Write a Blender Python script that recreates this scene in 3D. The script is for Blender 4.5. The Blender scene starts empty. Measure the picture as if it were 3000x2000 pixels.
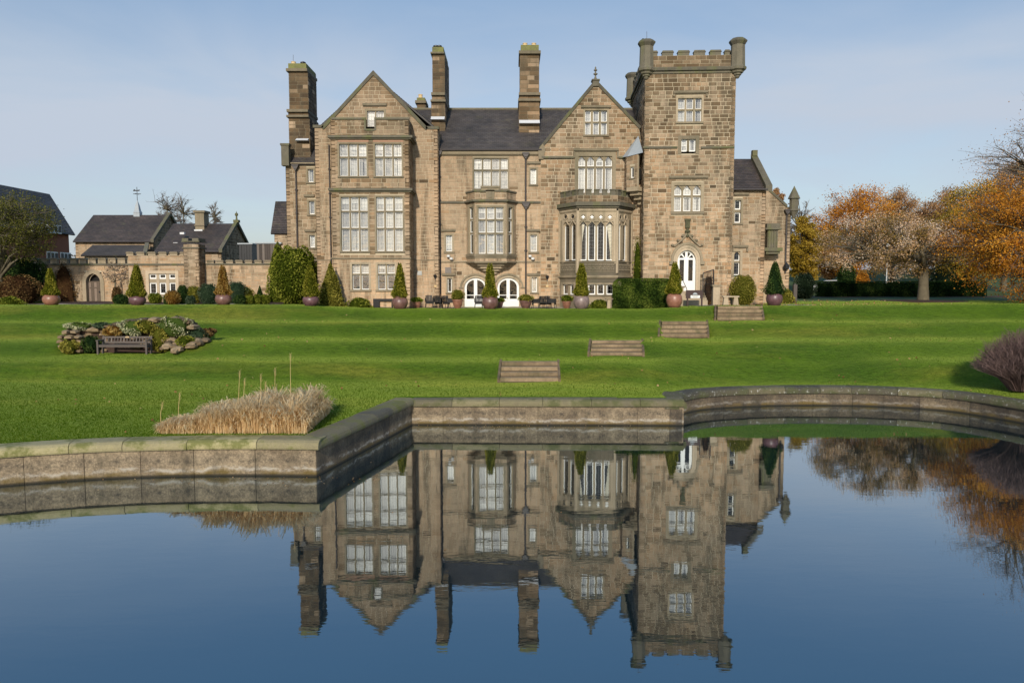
import bpy, math, random
import numpy as np
from mathutils import Vector
R = math.radians
S = bpy.context.scene
C = S.collection
# ------------------------------------------------------------------ camera
CAMZ, FPX, HOR = 6.0, 2200.0, 828.0
PITCH = math.atan((1000 - HOR) / FPX)
cam = bpy.data.cameras.new('camera'); co = bpy.data.objects.new('camera', cam); C.objects.link(co)
co.location = (0, 0, CAMZ); co.rotation_euler = (math.pi/2 - PITCH, 0, 0)
cam.sensor_width = 36; cam.lens = FPX*36/3000; cam.clip_start = .1; cam.clip_end = 3000
S.camera = co
# ------------------------------------------------------------------ light
SUN_EL, SUN_AZ = 24.0, 6.0          # behind the camera, a little to its left
w = bpy.data.worlds.new('World'); S.world = w; w.use_nodes = True
nt = w.node_tree; nt.nodes.clear()
def N(t, ty, **k):
    n = t.nodes.new(ty)
    for a, b in k.items(): setattr(n, a, b)
    return n
def L(t, a, b): t.links.new(a, b)
sky = N(nt, 'ShaderNodeTexSky', sky_type='NISHITA', sun_disc=False)
sky.sun_elevation = R(SUN_EL); sky.sun_rotation = R(180 + SUN_AZ); sky.altitude = 100
sky.air_density = 1.0; sky.dust_density = 1.6; sky.ozone_density = 1.3
tc = N(nt, 'ShaderNodeTexCoord')
mp = N(nt, 'ShaderNodeMapping'); mp.inputs['Scale'].default_value = (1.0, 1.0, 3.6); mp.inputs['Rotation'].default_value = (0, .22, 0); mp.inputs['Location'].default_value = (.35, .2, .1)
L(nt, tc.outputs['Generated'], mp.inputs['Vector'])
nz = N(nt, 'ShaderNodeTexNoise'); nz.inputs['Scale'].default_value = 2.1; nz.inputs['Detail'].default_value = 7; nz.inputs['Roughness'].default_value = .52; nz.inputs['Distortion'].default_value = .35
L(nt, mp.outputs[0], nz.inputs['Vector'])
cr = N(nt, 'ShaderNodeMapRange'); cr.inputs[1].default_value = .42; cr.inputs[2].default_value = .60; cr.inputs[3].default_value = .48; cr.inputs[4].default_value = 1.0
L(nt, nz.outputs['Fac'], cr.inputs[0])
sx = N(nt, 'ShaderNodeSeparateXYZ'); L(nt, tc.outputs['Generated'], sx.inputs[0])
hz = N(nt, 'ShaderNodeMapRange'); hz.inputs[1].default_value = .22; hz.inputs[2].default_value = .42; hz.inputs[3].default_value = 1; hz.inputs[4].default_value = .10
L(nt, sx.outputs['Z'], hz.inputs[0])
mm = N(nt, 'ShaderNodeMath', operation='MULTIPLY'); L(nt, cr.outputs[0], mm.inputs[0]); L(nt, hz.outputs[0], mm.inputs[1])
hs = N(nt, 'ShaderNodeMix', data_type='RGBA'); hs.inputs[7].default_value = (4.15, 4.7, 5.55, 1)
L(nt, sky.outputs[0], hs.inputs[6]); L(nt, mm.outputs[0], hs.inputs[0])
bg = N(nt, 'ShaderNodeBackground'); bg.inputs[1].default_value = .106
up_ = N(nt, 'ShaderNodeMapRange'); up_.inputs[1].default_value = .25; up_.inputs[2].default_value = .46; up_.inputs[3].default_value = 0; up_.inputs[4].default_value = .75
L(nt, sx.outputs['Z'], up_.inputs[0])
h2 = N(nt, 'ShaderNodeMix', data_type='RGBA'); h2.inputs[7].default_value = (1.15, 2.75, 5.0, 1); L(nt, up_.outputs[0], h2.inputs[0]); L(nt, hs.outputs[2], h2.inputs[6])
L(nt, h2.outputs[2], bg.inputs[0])
wo = N(nt, 'ShaderNodeOutputWorld'); L(nt, bg.outputs[0], wo.inputs[0])
sl = bpy.data.lights.new('sun', 'SUN'); sl.energy = 3.15; sl.angle = R(3.0); sl.color = (1, .92, .79)
so = bpy.data.objects.new('sun', sl); C.objects.link(so); so.location = (-20, -60, 60)
sdir = Vector((-math.sin(R(SUN_AZ))*math.cos(R(SUN_EL)), -math.cos(R(SUN_AZ))*math.cos(R(SUN_EL)), math.sin(R(SUN_EL))))
so.rotation_euler = sdir.to_track_quat('Z', 'Y').to_euler()
S.view_settings.view_transform = 'Standard'; S.view_settings.look = 'None'
S.view_settings.gamma = 1; S.view_settings.use_curve_mapping = False; S.view_settings.exposure = 0.28
S.render.engine = 'CYCLES'; S.cycles.max_bounces = 6; S.cycles.transparent_max_bounces = 8; S.cycles.sample_clamp_indirect = 4

# ------------------------------------------------------------------ rays
cp, sp = math.cos(PITCH), math.sin(PITCH)
def ray(px, py):
    a, b = px-1500.0, 1000.0-py
    return (a, FPX*cp + b*sp, -FPX*sp + b*cp)
def at(px, py, Y):
    r = ray(px, py); t = Y/r[1]
    return Vector((r[0]*t, Y, CAMZ + r[2]*t))
def atz(px, py, z):
    r = ray(px, py); t = (z-CAMZ)/r[2]
    return Vector((r[0]*t, r[1]*t, z))
class Fr:                                            # a vertical plane: u to the right, z up, n out of the wall
    def __init__(s, x, y, a=0.0):
        s.o = (x, y); s.a = a; s.U = (math.cos(a), math.sin(a)); s.Nn = (math.sin(a), -math.cos(a))
    @staticmethod
    def two(p, q): return Fr(p[0], p[1], math.atan2(q[1]-p[1], q[0]-p[0]))
    def uz(s, px, py):
        r = ray(px, py); d = r[0]*s.Nn[0] + r[1]*s.Nn[1]
        t = (s.o[0]*s.Nn[0] + s.o[1]*s.Nn[1])/d
        X, Y = r[0]*t, r[1]*t
        return ((X-s.o[0])*s.U[0] + (Y-s.o[1])*s.U[1], CAMZ + r[2]*t)
    def w(s, u, z, n=0.0): return (s.o[0]+u*s.U[0]+n*s.Nn[0], s.o[1]+u*s.U[1]+n*s.Nn[1], z)

# ------------------------------------------------------------------ mesh builder
class MB:
    def __init__(s): s.v = []; s.f = []; s.t = []; s.tone = .5
    def add(s, vs, fs, tone=None):
        b = len(s.v); s.v += [tuple(p) for p in vs]
        for f in fs: s.f.append(tuple(i+b for i in f)); s.t.append(s.tone if tone is None else tone)
    def hexa(s, p, tone=None):    # p: 8 points, bottom 4 ccw, top 4
        s.add(p, [(0,3,2,1), (4,5,6,7), (0,1,5,4), (1,2,6,5), (2,3,7,6), (3,0,4,7)], tone)
    def box(s, x0, x1, y0, y1, z0, z1, tone=None):
        s.hexa([(x0,y0,z0),(x1,y0,z0),(x1,y1,z0),(x0,y1,z0),(x0,y0,z1),(x1,y0,z1),(x1,y1,z1),(x0,y1,z1)], tone)
    def fbox(s, fr, u0, u1, z0, z1, n0, n1, tone=None):
        w_ = fr.w
        s.hexa([w_(u0,z0,n1),w_(u1,z0,n1),w_(u1,z0,n0),w_(u0,z0,n0),w_(u0,z1,n1),w_(u1,z1,n1),w_(u1,z1,n0),w_(u0,z1,n0)], tone)
    def prism(s, fr, pts, n0, n1, tone=None):
        k = len(pts); a = [fr.w(u, z, n1) for u, z in pts]; b = [fr.w(u, z, n0) for u, z in pts]
        s.add(a+b, [tuple(range(k)), tuple(range(2*k-1, k-1, -1))] + [(i, i+k, (i+1) % k+k, (i+1) % k) for i in range(k)], tone)
    def tube(s, pts, rad, n=6, tone=None, cap=True):
        rings = []; m = len(pts)
        for i in range(m):
            p = Vector(pts[i]); d = Vector(pts[min(i+1, m-1)]) - Vector(pts[max(i-1, 0)])
            if d.length < 1e-6: d = Vector((0,0,1))
            d.normalize(); a = d.cross(Vector((0,0,1)) if abs(d.z) < .9 else Vector((1,0,0))).normalized(); b = d.cross(a)
            r = rad[i] if hasattr(rad, '__len__') else rad
            rings.append([p + (a*math.cos(2*math.pi*k/n) + b*math.sin(2*math.pi*k/n))*r for k in range(n)])
        vs = [q for g in rings for q in g]; fs = []
        for i in range(m-1):
            for k in range(n): fs.append((i*n+k, i*n+(k+1) % n, (i+1)*n+(k+1) % n, (i+1)*n+k))
        if cap: fs.append(tuple(range(n-1, -1, -1))); fs.append(tuple((m-1)*n+k for k in range(n)))
        s.add(vs, fs, tone)
    def lathe(s, c, prof, n=16, tone=None, sx=1, sy=1, a0=0):
        vs = []; m = len(prof)
        for r, z in prof:
            for k in range(n):
                a = a0 + 2*math.pi*k/n; vs.append((c[0]+r*math.cos(a)*sx, c[1]+r*math.sin(a)*sy, c[2]+z))
        fs = [(i*n+k, i*n+(k+1) % n, (i+1)*n+(k+1) % n, (i+1)*n+k) for i in range(m-1) for k in range(n)]
        fs += [tuple(range(n-1, -1, -1)), tuple((m-1)*n+k for k in range(n))]
        s.add(vs, fs, tone)
    def build(s, name, mat, parent=None, smooth=False, local=False, kind=None):
        o3 = (0,0,0)
        if parent is not None and not local: o3 = WL.get(parent.name, (0,0,0))
        me = bpy.data.meshes.new(name)
        me.from_pydata([(x-o3[0], y-o3[1], z-o3[2]) for x, y, z in s.v], [], s.f)
        at_ = me.attributes.new('tone', 'FLOAT', 'FACE'); at_.data.foreach_set('value', s.t)
        me.materials.append(mat)
        if smooth: me.polygons.foreach_set('use_smooth', [True]*len(me.polygons))
        o = bpy.data.objects.new(name, me); C.objects.link(o)
        if parent is not None:
            o.parent = parent
            if not local: WL[o.name] = o3
        if kind: o['kind'] = kind
        return o
WL = {}
def npmesh(name, v, f, tone, mat, parent=None, kind=None, local=False):
    v = np.asarray(v, dtype=np.float32)
    if parent is not None and not local:
        v = v - np.array(WL.get(parent.name, (0,0,0)), dtype=np.float32)
    me = bpy.data.meshes.new(name); nv = len(v); nf = len(f); k = f.shape[1]
    me.vertices.add(nv); me.vertices.foreach_set('co', v.ravel())
    me.loops.add(nf*k); me.loops.foreach_set('vertex_index', f.ravel().astype(np.int32))
    me.polygons.add(nf); me.polygons.foreach_set('loop_start', np.arange(0, nf*k, k, dtype=np.int32))
    try: me.polygons.foreach_set('loop_total', np.full(nf, k, dtype=np.int32))
    except Exception: pass
    me.update(calc_edges=True)
    a = me.attributes.new('tone', 'FLOAT', 'FACE'); a.data.foreach_set('value', np.asarray(tone, dtype=np.float32))
    me.materials.append(mat)
    o = bpy.data.objects.new(name, me); C.objects.link(o)
    if parent is not None:
        o.parent = parent
        if not local: WL[o.name] = WL.get(parent.name, (0,0,0))
    if kind: o['kind'] = kind
    return o
def thing(name, label, cat, loc=(0,0,0), group=None, rz=0):
    o = bpy.data.objects.new(name, None); C.objects.link(o); o.location = loc; o.rotation_euler = (0,0,rz)
    o.empty_display_size = .2; WL[o.name] = tuple(loc)
    o['label'] = label; o['category'] = cat
    if group: o['group'] = group
    return o
def tag(o, label, cat, group=None):
    o['label'] = label; o['category'] = cat
    if group: o['group'] = group
    return o
def dup(root, loc, rz=0, label=None, group=None, scale=1):
    r = root.copy(); C.objects.link(r); r.location = loc; r.rotation_euler = (0,0,rz); r.scale = (scale,)*3
    if label: r['label'] = label
    if group: r['group'] = group
    for ch in list(root.children):
        c = ch.copy(); C.objects.link(c); c.parent = r
        for g in list(ch.children):
            d = g.copy(); C.objects.link(d); d.parent = c
    return r

# ------------------------------------------------------------------ materials
def newmat(name):
    m = bpy.data.materials.new(name); m.use_nodes = True; t = m.node_tree
    return m, t, t.nodes['Principled BSDF']
def ramp(t, stops):
    r = N(t, 'ShaderNodeValToRGB'); e = r.color_ramp.elements
    while len(e) < len(stops): e.new(.5)
    for i, (p, c) in enumerate(stops): e[i].position = p; e[i].color = (*c, 1)
    return r
def pos(t, scale=(1,1,1)):
    g = N(t, 'ShaderNodeNewGeometry'); m = N(t, 'ShaderNodeMapping'); m.inputs['Scale'].default_value = scale
    L(t, g.outputs['Position'], m.inputs['Vector']); return m.outputs[0]
def noise(t, vec, scale, detail=5, rough=.55):
    n = N(t, 'ShaderNodeTexNoise'); n.inputs['Scale'].default_value = scale; n.inputs['Detail'].default_value = detail; n.inputs['Roughness'].default_value = rough
    L(t, vec, n.inputs['Vector']); return n.outputs['Fac']
def mrange(t, a, lo, hi, o0=0, o1=1):
    n = N(t, 'ShaderNodeMapRange'); n.inputs[1].default_value = lo; n.inputs[2].default_value = hi; n.inputs[3].default_value = o0; n.inputs[4].default_value = o1
    L(t, a, n.inputs[0]); return n.outputs[0]
def math_(t, op, a, b):
    n = N(t, 'ShaderNodeMath', operation=op)
    for i, x in enumerate((a, b)):
        if isinstance(x, (int, float)): n.inputs[i].default_value = x
        else: L(t, x, n.inputs[i])
    return n.outputs[0]
def mix(t, f, a, b, mode='MIX'):
    n = N(t, 'ShaderNodeMix', data_type='RGBA', blend_type=mode)
    for i, x in ((0, f), (6, a), (7, b)):
        if isinstance(x, (int, float)): n.inputs[i].default_value = x
        elif isinstance(x, tuple): n.inputs[i].default_value = (*x, 1)
        else: L(t, x, n.inputs[i])
    return n.outputs[2]
def bump(t, b, h, strength, dist):
    n = N(t, 'ShaderNodeBump'); n.inputs['Strength'].default_value = strength; n.inputs['Distance'].default_value = dist
    L(t, h, n.inputs['Height']); L(t, n.outputs[0], b.inputs['Normal'])
def toneattr(t):
    a = N(t, 'ShaderNodeAttribute'); a.attribute_name = 'tone'; return a.outputs['Fac']
def tonemat(name, stops, nscale=3.0, namt=.35, rough=.85, bs=20, bd=.01, stain=None, spec=.3, jitter=.25, zmix=None, big=False):
    m, t, b = newmat(name)
    v = pos(t); n1 = noise(t, v, nscale)
    tv = math_(t, 'ADD', toneattr(t), math_(t, 'MULTIPLY', math_(t, 'SUBTRACT', n1, .5), jitter))
    rp = ramp(t, stops); L(t, tv, rp.inputs[0]); c = rp.outputs[0]
    n2 = noise(t, v, nscale*5.3, 6, .65)
    c = mix(t, 1.0, c, mix(t, n2, (1-namt,)*3, (1+namt,)*3), 'MULTIPLY')
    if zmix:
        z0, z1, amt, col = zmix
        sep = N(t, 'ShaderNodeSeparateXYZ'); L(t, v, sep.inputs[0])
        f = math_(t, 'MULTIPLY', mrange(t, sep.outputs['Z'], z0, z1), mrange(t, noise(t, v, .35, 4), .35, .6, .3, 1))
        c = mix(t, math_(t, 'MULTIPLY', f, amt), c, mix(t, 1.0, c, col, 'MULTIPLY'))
    if big:
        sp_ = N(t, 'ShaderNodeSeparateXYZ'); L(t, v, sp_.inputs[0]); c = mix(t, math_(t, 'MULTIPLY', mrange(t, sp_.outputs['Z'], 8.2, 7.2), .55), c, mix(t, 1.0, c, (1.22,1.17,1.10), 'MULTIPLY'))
        c = mix(t, 1.0, c, mix(t, mrange(t, noise(t, pos(t, (1,1,.7)), .3, 5, .6), .36, .64), (1.12,1.03,.95), (.84,.84,.84)), 'MULTIPLY')
    if stain:
        amt, col, sc = stain
        ns = noise(t, pos(t, (2.2, 2.2, .32) if big else (1, 1, .3)), sc, 6, .6)
        c = mix(t, math_(t, 'MULTIPLY', mrange(t, ns, .50, .66), amt), c, col)
    L(t, c, b.inputs['Base Color']); b.inputs['Roughness'].default_value = rough; b.inputs['Specular IOR Level'].default_value = spec
    bump(t, b, noise(t, v, bs, 6, .65), .6, bd)
    return m
def flat(name, col, rough=.6, namt=.2, nscale=4, metal=0, spec=.4, bd=.004, bs=25):
    m, t, b = newmat(name); v = pos(t); n1 = noise(t, v, nscale, 6, .6)
    c = mix(t, n1, tuple(x*(1-namt) for x in col), tuple(min(1, x*(1+namt)) for x in col))
    L(t, c, b.inputs['Base Color']); b.inputs['Roughness'].default_value = rough; b.inputs['Metallic'].default_value = metal; b.inputs['Specular IOR Level'].default_value = spec
    if bd: bump(t, b, noise(t, v, bs), .5, bd)
    return m
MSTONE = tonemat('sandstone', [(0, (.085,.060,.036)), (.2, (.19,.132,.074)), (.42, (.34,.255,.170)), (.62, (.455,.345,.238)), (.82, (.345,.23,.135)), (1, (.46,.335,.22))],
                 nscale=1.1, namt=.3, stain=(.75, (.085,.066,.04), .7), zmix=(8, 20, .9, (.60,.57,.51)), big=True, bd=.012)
MMORT = tonemat('lime_mortar', [(0, (.42,.35,.24)), (1, (.54,.45,.32))], nscale=2, namt=.25, zmix=(8, 20, .6, (.7,.7,.66)))
MTRIM = tonemat('dressed_stone', [(0, (.12,.10,.07)), (.5, (.30,.24,.158)), (1, (.52,.41,.285))], nscale=1.5, namt=.3, stain=(.5, (.09,.085,.05), .9), zmix=(8, 20, .5, (.7,.72,.66)))
MMOSS = tonemat('mossy_stone', [(0, (.05,.05,.03)), (.5, (.13,.125,.06)), (1, (.22,.22,.06))], nscale=2.5, namt=.4, jitter=.8)
MGREY = tonemat('weathered_coping', [(0, (.06,.055,.04)), (.5, (.16,.14,.10)), (1, (.27,.24,.17))], nscale=2.2, namt=.35, jitter=.5, stain=(.6, (.13,.14,.04), 1.2))
MWHITE = flat('white_paint', (.78,.77,.73), .4, .05)
MLEAD = flat('lead_flashing', (.62,.62,.62), .45, .12)
MLEADD = flat('lead_roofing', (.33,.36,.38), .45, .15)
MIRON = flat('black_iron', (.02,.02,.022), .45, .2)
MPIPE = flat('cast_iron_pipe', (.055,.045,.042), .5, .25)
MPOTY = flat('buff_clay', (.62,.45,.24), .8, .15)
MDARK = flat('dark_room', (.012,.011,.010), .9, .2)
MNET = tonemat('net_curtain', [(0, (.42,.41,.40)), (1, (.90,.89,.86))], nscale=2.5, namt=.08, jitter=.6, bd=0.0)
MCURT = flat('cream_curtain', (.85,.80,.68), .8, .08)
MSLEEP = tonemat('timber_sleeper', [(0, (.10,.07,.04)), (.5, (.27,.195,.115)), (1, (.38,.28,.175))], nscale=2.2, namt=.5, jitter=.9, stain=(.6, (.07,.07,.03), 1.5))
MWOOD = tonemat('weathered_teak', [(0, (.05,.04,.035)), (.5, (.11,.09,.078)), (1, (.18,.15,.13))], nscale=6, namt=.3)
MDOORW = tonemat('oak_door', [(0, (.10,.075,.055)), (1, (.24,.18,.14))], nscale=6, namt=.3)
MBRICK = tonemat('red_brick', [(0, (.16,.06,.035)), (.5, (.27,.105,.06)), (1, (.36,.17,.10))], nscale=2, namt=.3)
MBLACKW = flat('black_wicker', (.010,.009,.009), .6, .3)
MSOIL = tonemat('bark_mulch', [(0, (.03,.018,.012)), (1, (.10,.055,.038))], nscale=8, namt=.5, jitter=1, bd=.03)
MPATH = tonemat('stone_path', [(0, (.16,.15,.14)), (1, (.34,.32,.29))], nscale=1.5, namt=.25)
MGRAVEL = tonemat('buff_gravel', [(0, (.30,.24,.17)), (1, (.48,.40,.29))], nscale=4, namt=.3)
MSIGN = flat('brown_board', (.045,.022,.018), .5, .15)
MLIGHT = flat('pale_fitting', (.7,.7,.68), .4, .1)
def potmat(name, c0, c1):
    m, t, b = newmat(name); v = pos(t)
    c = mix(t, mrange(t, noise(t, v, 3.5, 5), .35, .65), c0, c1); L(t, c, b.inputs['Base Color'])
    b.inputs['Roughness'].default_value = .38; bump(t, b, noise(t, v, 14), .4, .01); return m
MPOT = [potmat('glazed_pot_brown', (.115,.055,.045), (.20,.105,.085)), potmat('glazed_pot_plum', (.095,.045,.05), (.15,.075,.08)), potmat('glazed_pot_grey', (.17,.12,.11), (.26,.19,.17)), potmat('glazed_pot_rust', (.21,.09,.055), (.32,.15,.10))]
# glass
def glassmat():
    m = bpy.data.materials.new('window_glass'); m.use_nodes = True; t = m.node_tree; t.nodes.clear()
    o = N(t, 'ShaderNodeOutputMaterial'); tr = N(t, 'ShaderNodeBsdfTransparent'); tr.inputs[0].default_value = (.88,.89,.88,1)
    gl = N(t, 'ShaderNodeBsdfGlossy'); gl.inputs['Roughness'].default_value = .03
    f = N(t, 'ShaderNodeFresnel'); f.inputs['IOR'].default_value = 1.6
    fac = math_(t, 'ADD', math_(t, 'MULTIPLY', f.outputs[0], 1.9), .16)
    mx = N(t, 'ShaderNodeMixShader'); L(t, fac, mx.inputs[0]); L(t, tr.outputs[0], mx.inputs[1]); L(t, gl.outputs[0], mx.inputs[2])
    b = N(t, 'ShaderNodeBump'); b.inputs['Strength'].default_value = .5; b.inputs['Distance'].default_value = .02
    L(t, noise(t, pos(t), 2.2, 2), b.inputs['Height']); L(t, b.outputs[0], gl.inputs['Normal']); L(t, b.outputs[0], f.inputs['Normal'])
    # leaded lattice: thin lead cames every 24 cm
    v = pos(t); s_ = N(t, 'ShaderNodeSeparateXYZ'); L(t, v, s_.inputs[0])
    def line(x, per):
        q = math_(t, 'FRACT', math_(t, 'MULTIPLY', x, 1/per), 0); return math_(t, 'LESS_THAN', q, .05)
    ln = math_(t, 'MAXIMUM', line(s_.outputs['X'], .2), line(s_.outputs['Z'], .26))
    ld = N(t, 'ShaderNodeBsdfDiffuse'); ld.inputs[0].default_value = (.22,.22,.21,1)
    m2 = N(t, 'ShaderNodeMixShader'); L(t, ln, m2.inputs[0]); L(t, mx.outputs[0], m2.inputs[1]); L(t, ld.outputs[0], m2.inputs[2])
    L(t, m2.outputs[0], o.inputs[0]); return m
MGLASS = glassmat()
def dimglass():
    m = MGLASS.copy(); m.name = 'dark_room_glass'
    for n in m.node_tree.nodes:
        if n.type == 'MATH' and n.operation == 'ADD' and abs(n.inputs[1].default_value-.16) < 1e-4: n.inputs[1].default_value = .03
        if n.type == 'MATH' and n.operation == 'MULTIPLY' and abs(n.inputs[1].default_value-1.9) < 1e-4: n.inputs[1].default_value = .8
    return m
MGLASSD = dimglass()
# slate: courses drawn with a brick texture in UV metres
def slatemat(name, c0, c1, moss=.3):
    m, t, b = newmat(name)
    uv = N(t, 'ShaderNodeUVMap'); uv.uv_map = 'uv'
    br = N(t, 'ShaderNodeTexBrick'); br.inputs['Scale'].default_value = 1; br.inputs['Brick Width'].default_value = .32; br.inputs['Row Height'].default_value = .22
    br.inputs['Mortar Size'].default_value = .012; br.inputs['Color1'].default_value = (*c0, 1); br.inputs['Color2'].default_value = (*c1, 1); br.inputs['Mortar'].default_value = (c0[0]*.5, c0[1]*.5, c0[2]*.5, 1)
    L(t, uv.outputs[0], br.inputs['Vector'])
    v = pos(t); n1 = noise(t, v, .5, 6, .6)
    c = mix(t, 1, br.outputs['Color'], mix(t, mrange(t, n1, .3, .7), (.6,.6,.6), (1.35,1.3,1.25)), 'MULTIPLY')
    c = mix(t, math_(t, 'MULTIPLY', mrange(t, noise(t, v, 1.3, 6, .65), .56, .74), moss), c, (.16,.15,.07))
    L(t, c, b.inputs['Base Color']); b.inputs['Roughness'].default_value = .62
    bump(t, b, br.outputs['Fac'], -.5, .01); return m
MSLATE = slatemat('blue_grey_slate', (.062,.053,.05), (.092,.08,.074))
MTILE = slatemat('brown_clay_tile', (.052,.042,.038), (.086,.066,.058), .4)
def leafmat(name, stops, trans=.35, jitter=.5, nscale=.9):
    m = bpy.data.materials.new(name); m.use_nodes = True; t = m.node_tree; t.nodes.clear()
    o = N(t, 'ShaderNodeOutputMaterial'); v = pos(t)
    tv = math_(t, 'ADD', toneattr(t), math_(t, 'MULTIPLY', math_(t, 'SUBTRACT', noise(t, v, nscale, 3), .5), jitter))
    rp = ramp(t, stops); L(t, tv, rp.inputs[0])
    d = N(t, 'ShaderNodeBsdfDiffuse'); tl = N(t, 'ShaderNodeBsdfTranslucent'); L(t, rp.outputs[0], d.inputs[0]); L(t, rp.outputs[0], tl.inputs[0])
    mx = N(t, 'ShaderNodeMixShader'); mx.inputs[0].default_value = trans; L(t, d.outputs[0], mx.inputs[1]); L(t, tl.outputs[0], mx.inputs[2]); L(t, mx.outputs[0], o.inputs[0])
    return m
LGREEN = leafmat('box_foliage', [(0, (.035,.05,.006)), (.5, (.13,.16,.016)), (1, (.32,.32,.05))], .35, .5, 2.5)
LDARK = leafmat('yew_foliage', [(0, (.010,.022,.008)), (.6, (.032,.062,.016)), (1, (.085,.12,.03))], .2, .5, 2)
LTOP = leafmat('olive_topiary_foliage', [(0, (.05,.06,.006)), (.5, (.16,.165,.016)), (1, (.38,.33,.05))], .35, .7, 3)
LHEDGE = leafmat('hedge_foliage', [(0, (.018,.035,.008)), (.5, (.06,.10,.016)), (1, (.16,.20,.035))], .25, .6, 2)
LGOLD = leafmat('golden_foliage', [(0, (.07,.075,.01)), (.5, (.19,.17,.028)), (1, (.36,.31,.06))], .25)
LORNG = leafmat('rusty_foliage', [(0, (.10,.045,.01)), (.5, (.27,.15,.03)), (1, (.42,.28,.09))], .25)
LBRWN = leafmat('brown_foliage', [(0, (.05,.025,.012)), (.5, (.13,.075,.03)), (1, (.24,.15,.06))], .25)
LGRGR = leafmat('grey_green_foliage', [(0, (.02,.035,.018)), (.5, (.055,.085,.045)), (1, (.11,.14,.08))], .2)
LAUT = leafmat('autumn_orange_leaves', [(0, (.22,.09,.012)), (.45, (.62,.24,.03)), (1, (.92,.47,.07))], .5)
LAUTD = leafmat('russet_leaves', [(0, (.18,.09,.04)), (.5, (.50,.28,.12)), (1, (.72,.48,.26))], .5)
LYEL = leafmat('yellow_leaves', [(0, (.12,.09,.012)), (.5, (.42,.27,.035)), (1, (.65,.46,.08))], .45)
LBLOS = leafmat('pale_pink_blossom', [(0, (.14,.09,.02)), (.3, (.38,.25,.06)), (.55, (.68,.42,.19)), (.8, (.92,.62,.40)), (1, (.96,.78,.60))], .5)
LWILL = leafmat('willow_leaves', [(0, (.05,.055,.012)), (.5, (.13,.13,.03)), (1, (.24,.22,.06))], .4)
LWHITE = leafmat('white_flowers', [(0, (.05,.08,.015)), (.55, (.16,.18,.06)), (1, (.52,.50,.30))], .2)
LREED = leafmat('dry_reeds', [(0, (.46,.30,.14)), (.5, (.88,.66,.37)), (1, (.97,.84,.58))], .55, .5, 4)
LFAR = leafmat('far_wood_leaves', [(0, (.035,.035,.03)), (.5, (.11,.09,.065)), (1, (.24,.15,.08))], .2, .6, .12)
LHAZE = leafmat('distant_twigs', [(0, (.10,.085,.085)), (1, (.20,.17,.17))], .3)
MBARK = tonemat('tree_bark', [(0, (.045,.035,.025)), (.5, (.12,.10,.065)), (1, (.22,.19,.12))], nscale=4, namt=.4, jitter=.6)
MTWIG = flat('bare_twigs', (.13,.105,.09), .8, .25)
MTWIGP = flat('purple_brown_twigs', (.12,.075,.065), .8, .3)
MROCK = tonemat('rockery_stone', [(0, (.07,.05,.03)), (.5, (.18,.125,.072)), (1, (.32,.235,.14))], nscale=2.5, namt=.4, jitter=.6, bd=.04, bs=8)

# ------------------------------------------------------------------ pond outline (water level z = 0)
def wl(px, py): p = atz(px, py, 0); return (p.x, p.y)
PL = [(-34, 8), (-27, 14.5), wl(-560, 1492), wl(-280, 1452), wl(0, 1424), wl(150, 1412), wl(290, 1403), wl(460, 1396.5), wl(640, 1393), wl(800, 1393), wl(927, 1395)]
PM = [wl(927, 1395), wl(1207, 1244), wl(2003, 1246)]
C0 = wl(2003, 1246)
PR = [(C0[0]-.05, C0[1]+.9), wl(1994, 1214), wl(2030, 1204), wl(2085, 1197), wl(2150, 1192.5), wl(2230, 1189), wl(2300, 1187.5), wl(2380, 1187), wl(2460, 1187.5), wl(2540, 1189), wl(2620, 1192.5), wl(2700, 1197), wl(2780, 1204), wl(2870, 1217), wl(3000, 1240), wl(3180, 1275), wl(3480, 1350), (26, 18), (34, 8)]
POND = PL + PM[1:] + PR + [(40, -30), (-40, -30)]
def dist_pond(X, Y):
    P = np.array(POND); n = len(P); d = np.full(X.shape, 1e9); ins = np.zeros(X.shape, bool)
    for i in range(n):
        a = P[i]; b = P[(i+1) % n]; ab = b-a
        t = np.clip(((X-a[0])*ab[0] + (Y-a[1])*ab[1])/(ab@ab), 0, 1)
        d = np.minimum(d, np.hypot(X-a[0]-t*ab[0], Y-a[1]-t*ab[1]))
        c = ((a[1] > Y) != (b[1] > Y)) & (X < (b[0]-a[0])*(Y-a[1])/(b[1]-a[1]+1e-12)+a[0])
        ins ^= c
    return np.where(ins, -d, d)
PY = np.array([-40, 20, 34.6, 36.1, 38.0, 40.0, 42.0, 44.4, 46.5, 48.3, 50.3, 57, 62, 78, 100, 130, 200, 600.])
PZ = np.array([1.1, 1.13, 1.18, 1.20, 1.98, 2.00, 2.72, 2.73, 3.54, 3.58, 4.24, 4.10, 4.18, 4.3, 4.6, 5.2, 6.5, 9.])
def profile(Y):
    i = np.clip(np.searchsorted(PY, Y)-1, 0, len(PY)-2)
    t = np.clip((Y-PY[i])/(PY[i+1]-PY[i]), 0, 1)
    steep = np.isin(i, (3, 5, 7, 9))
    ts = np.where(steep, .55*t + .45*t*t*(3-2*t), t)
    return PZ[i] + (PZ[i+1]-PZ[i])*ts
def sm(x, a, b):
    t = np.clip((x-a)/(b-a), 0, 1); return t*t*(3-2*t)
def ground(X, Y):
    X = np.asarray(X, float); Y = np.asarray(Y, float)
    z = profile(Y + .35*np.sin(X*.13+.6) + .15*np.sin(X*.37))
    up = sm(Y, 48, 51)
    dx = .26*sm(-X, 8, 16) + .22*sm(X, 8, 15) + .12*sm(X, 20, 35)
    z = z + up*dx
    z = z + 2.6*sm(X, 22, 45)*sm(Y, 85, 125)
    z = z + .025*np.sin(X*.7+Y*.45)*np.sin(Y*.9-X*.2) + .02*np.sin(X*1.9+1)*np.sin(Y*1.4)
    return z
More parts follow.
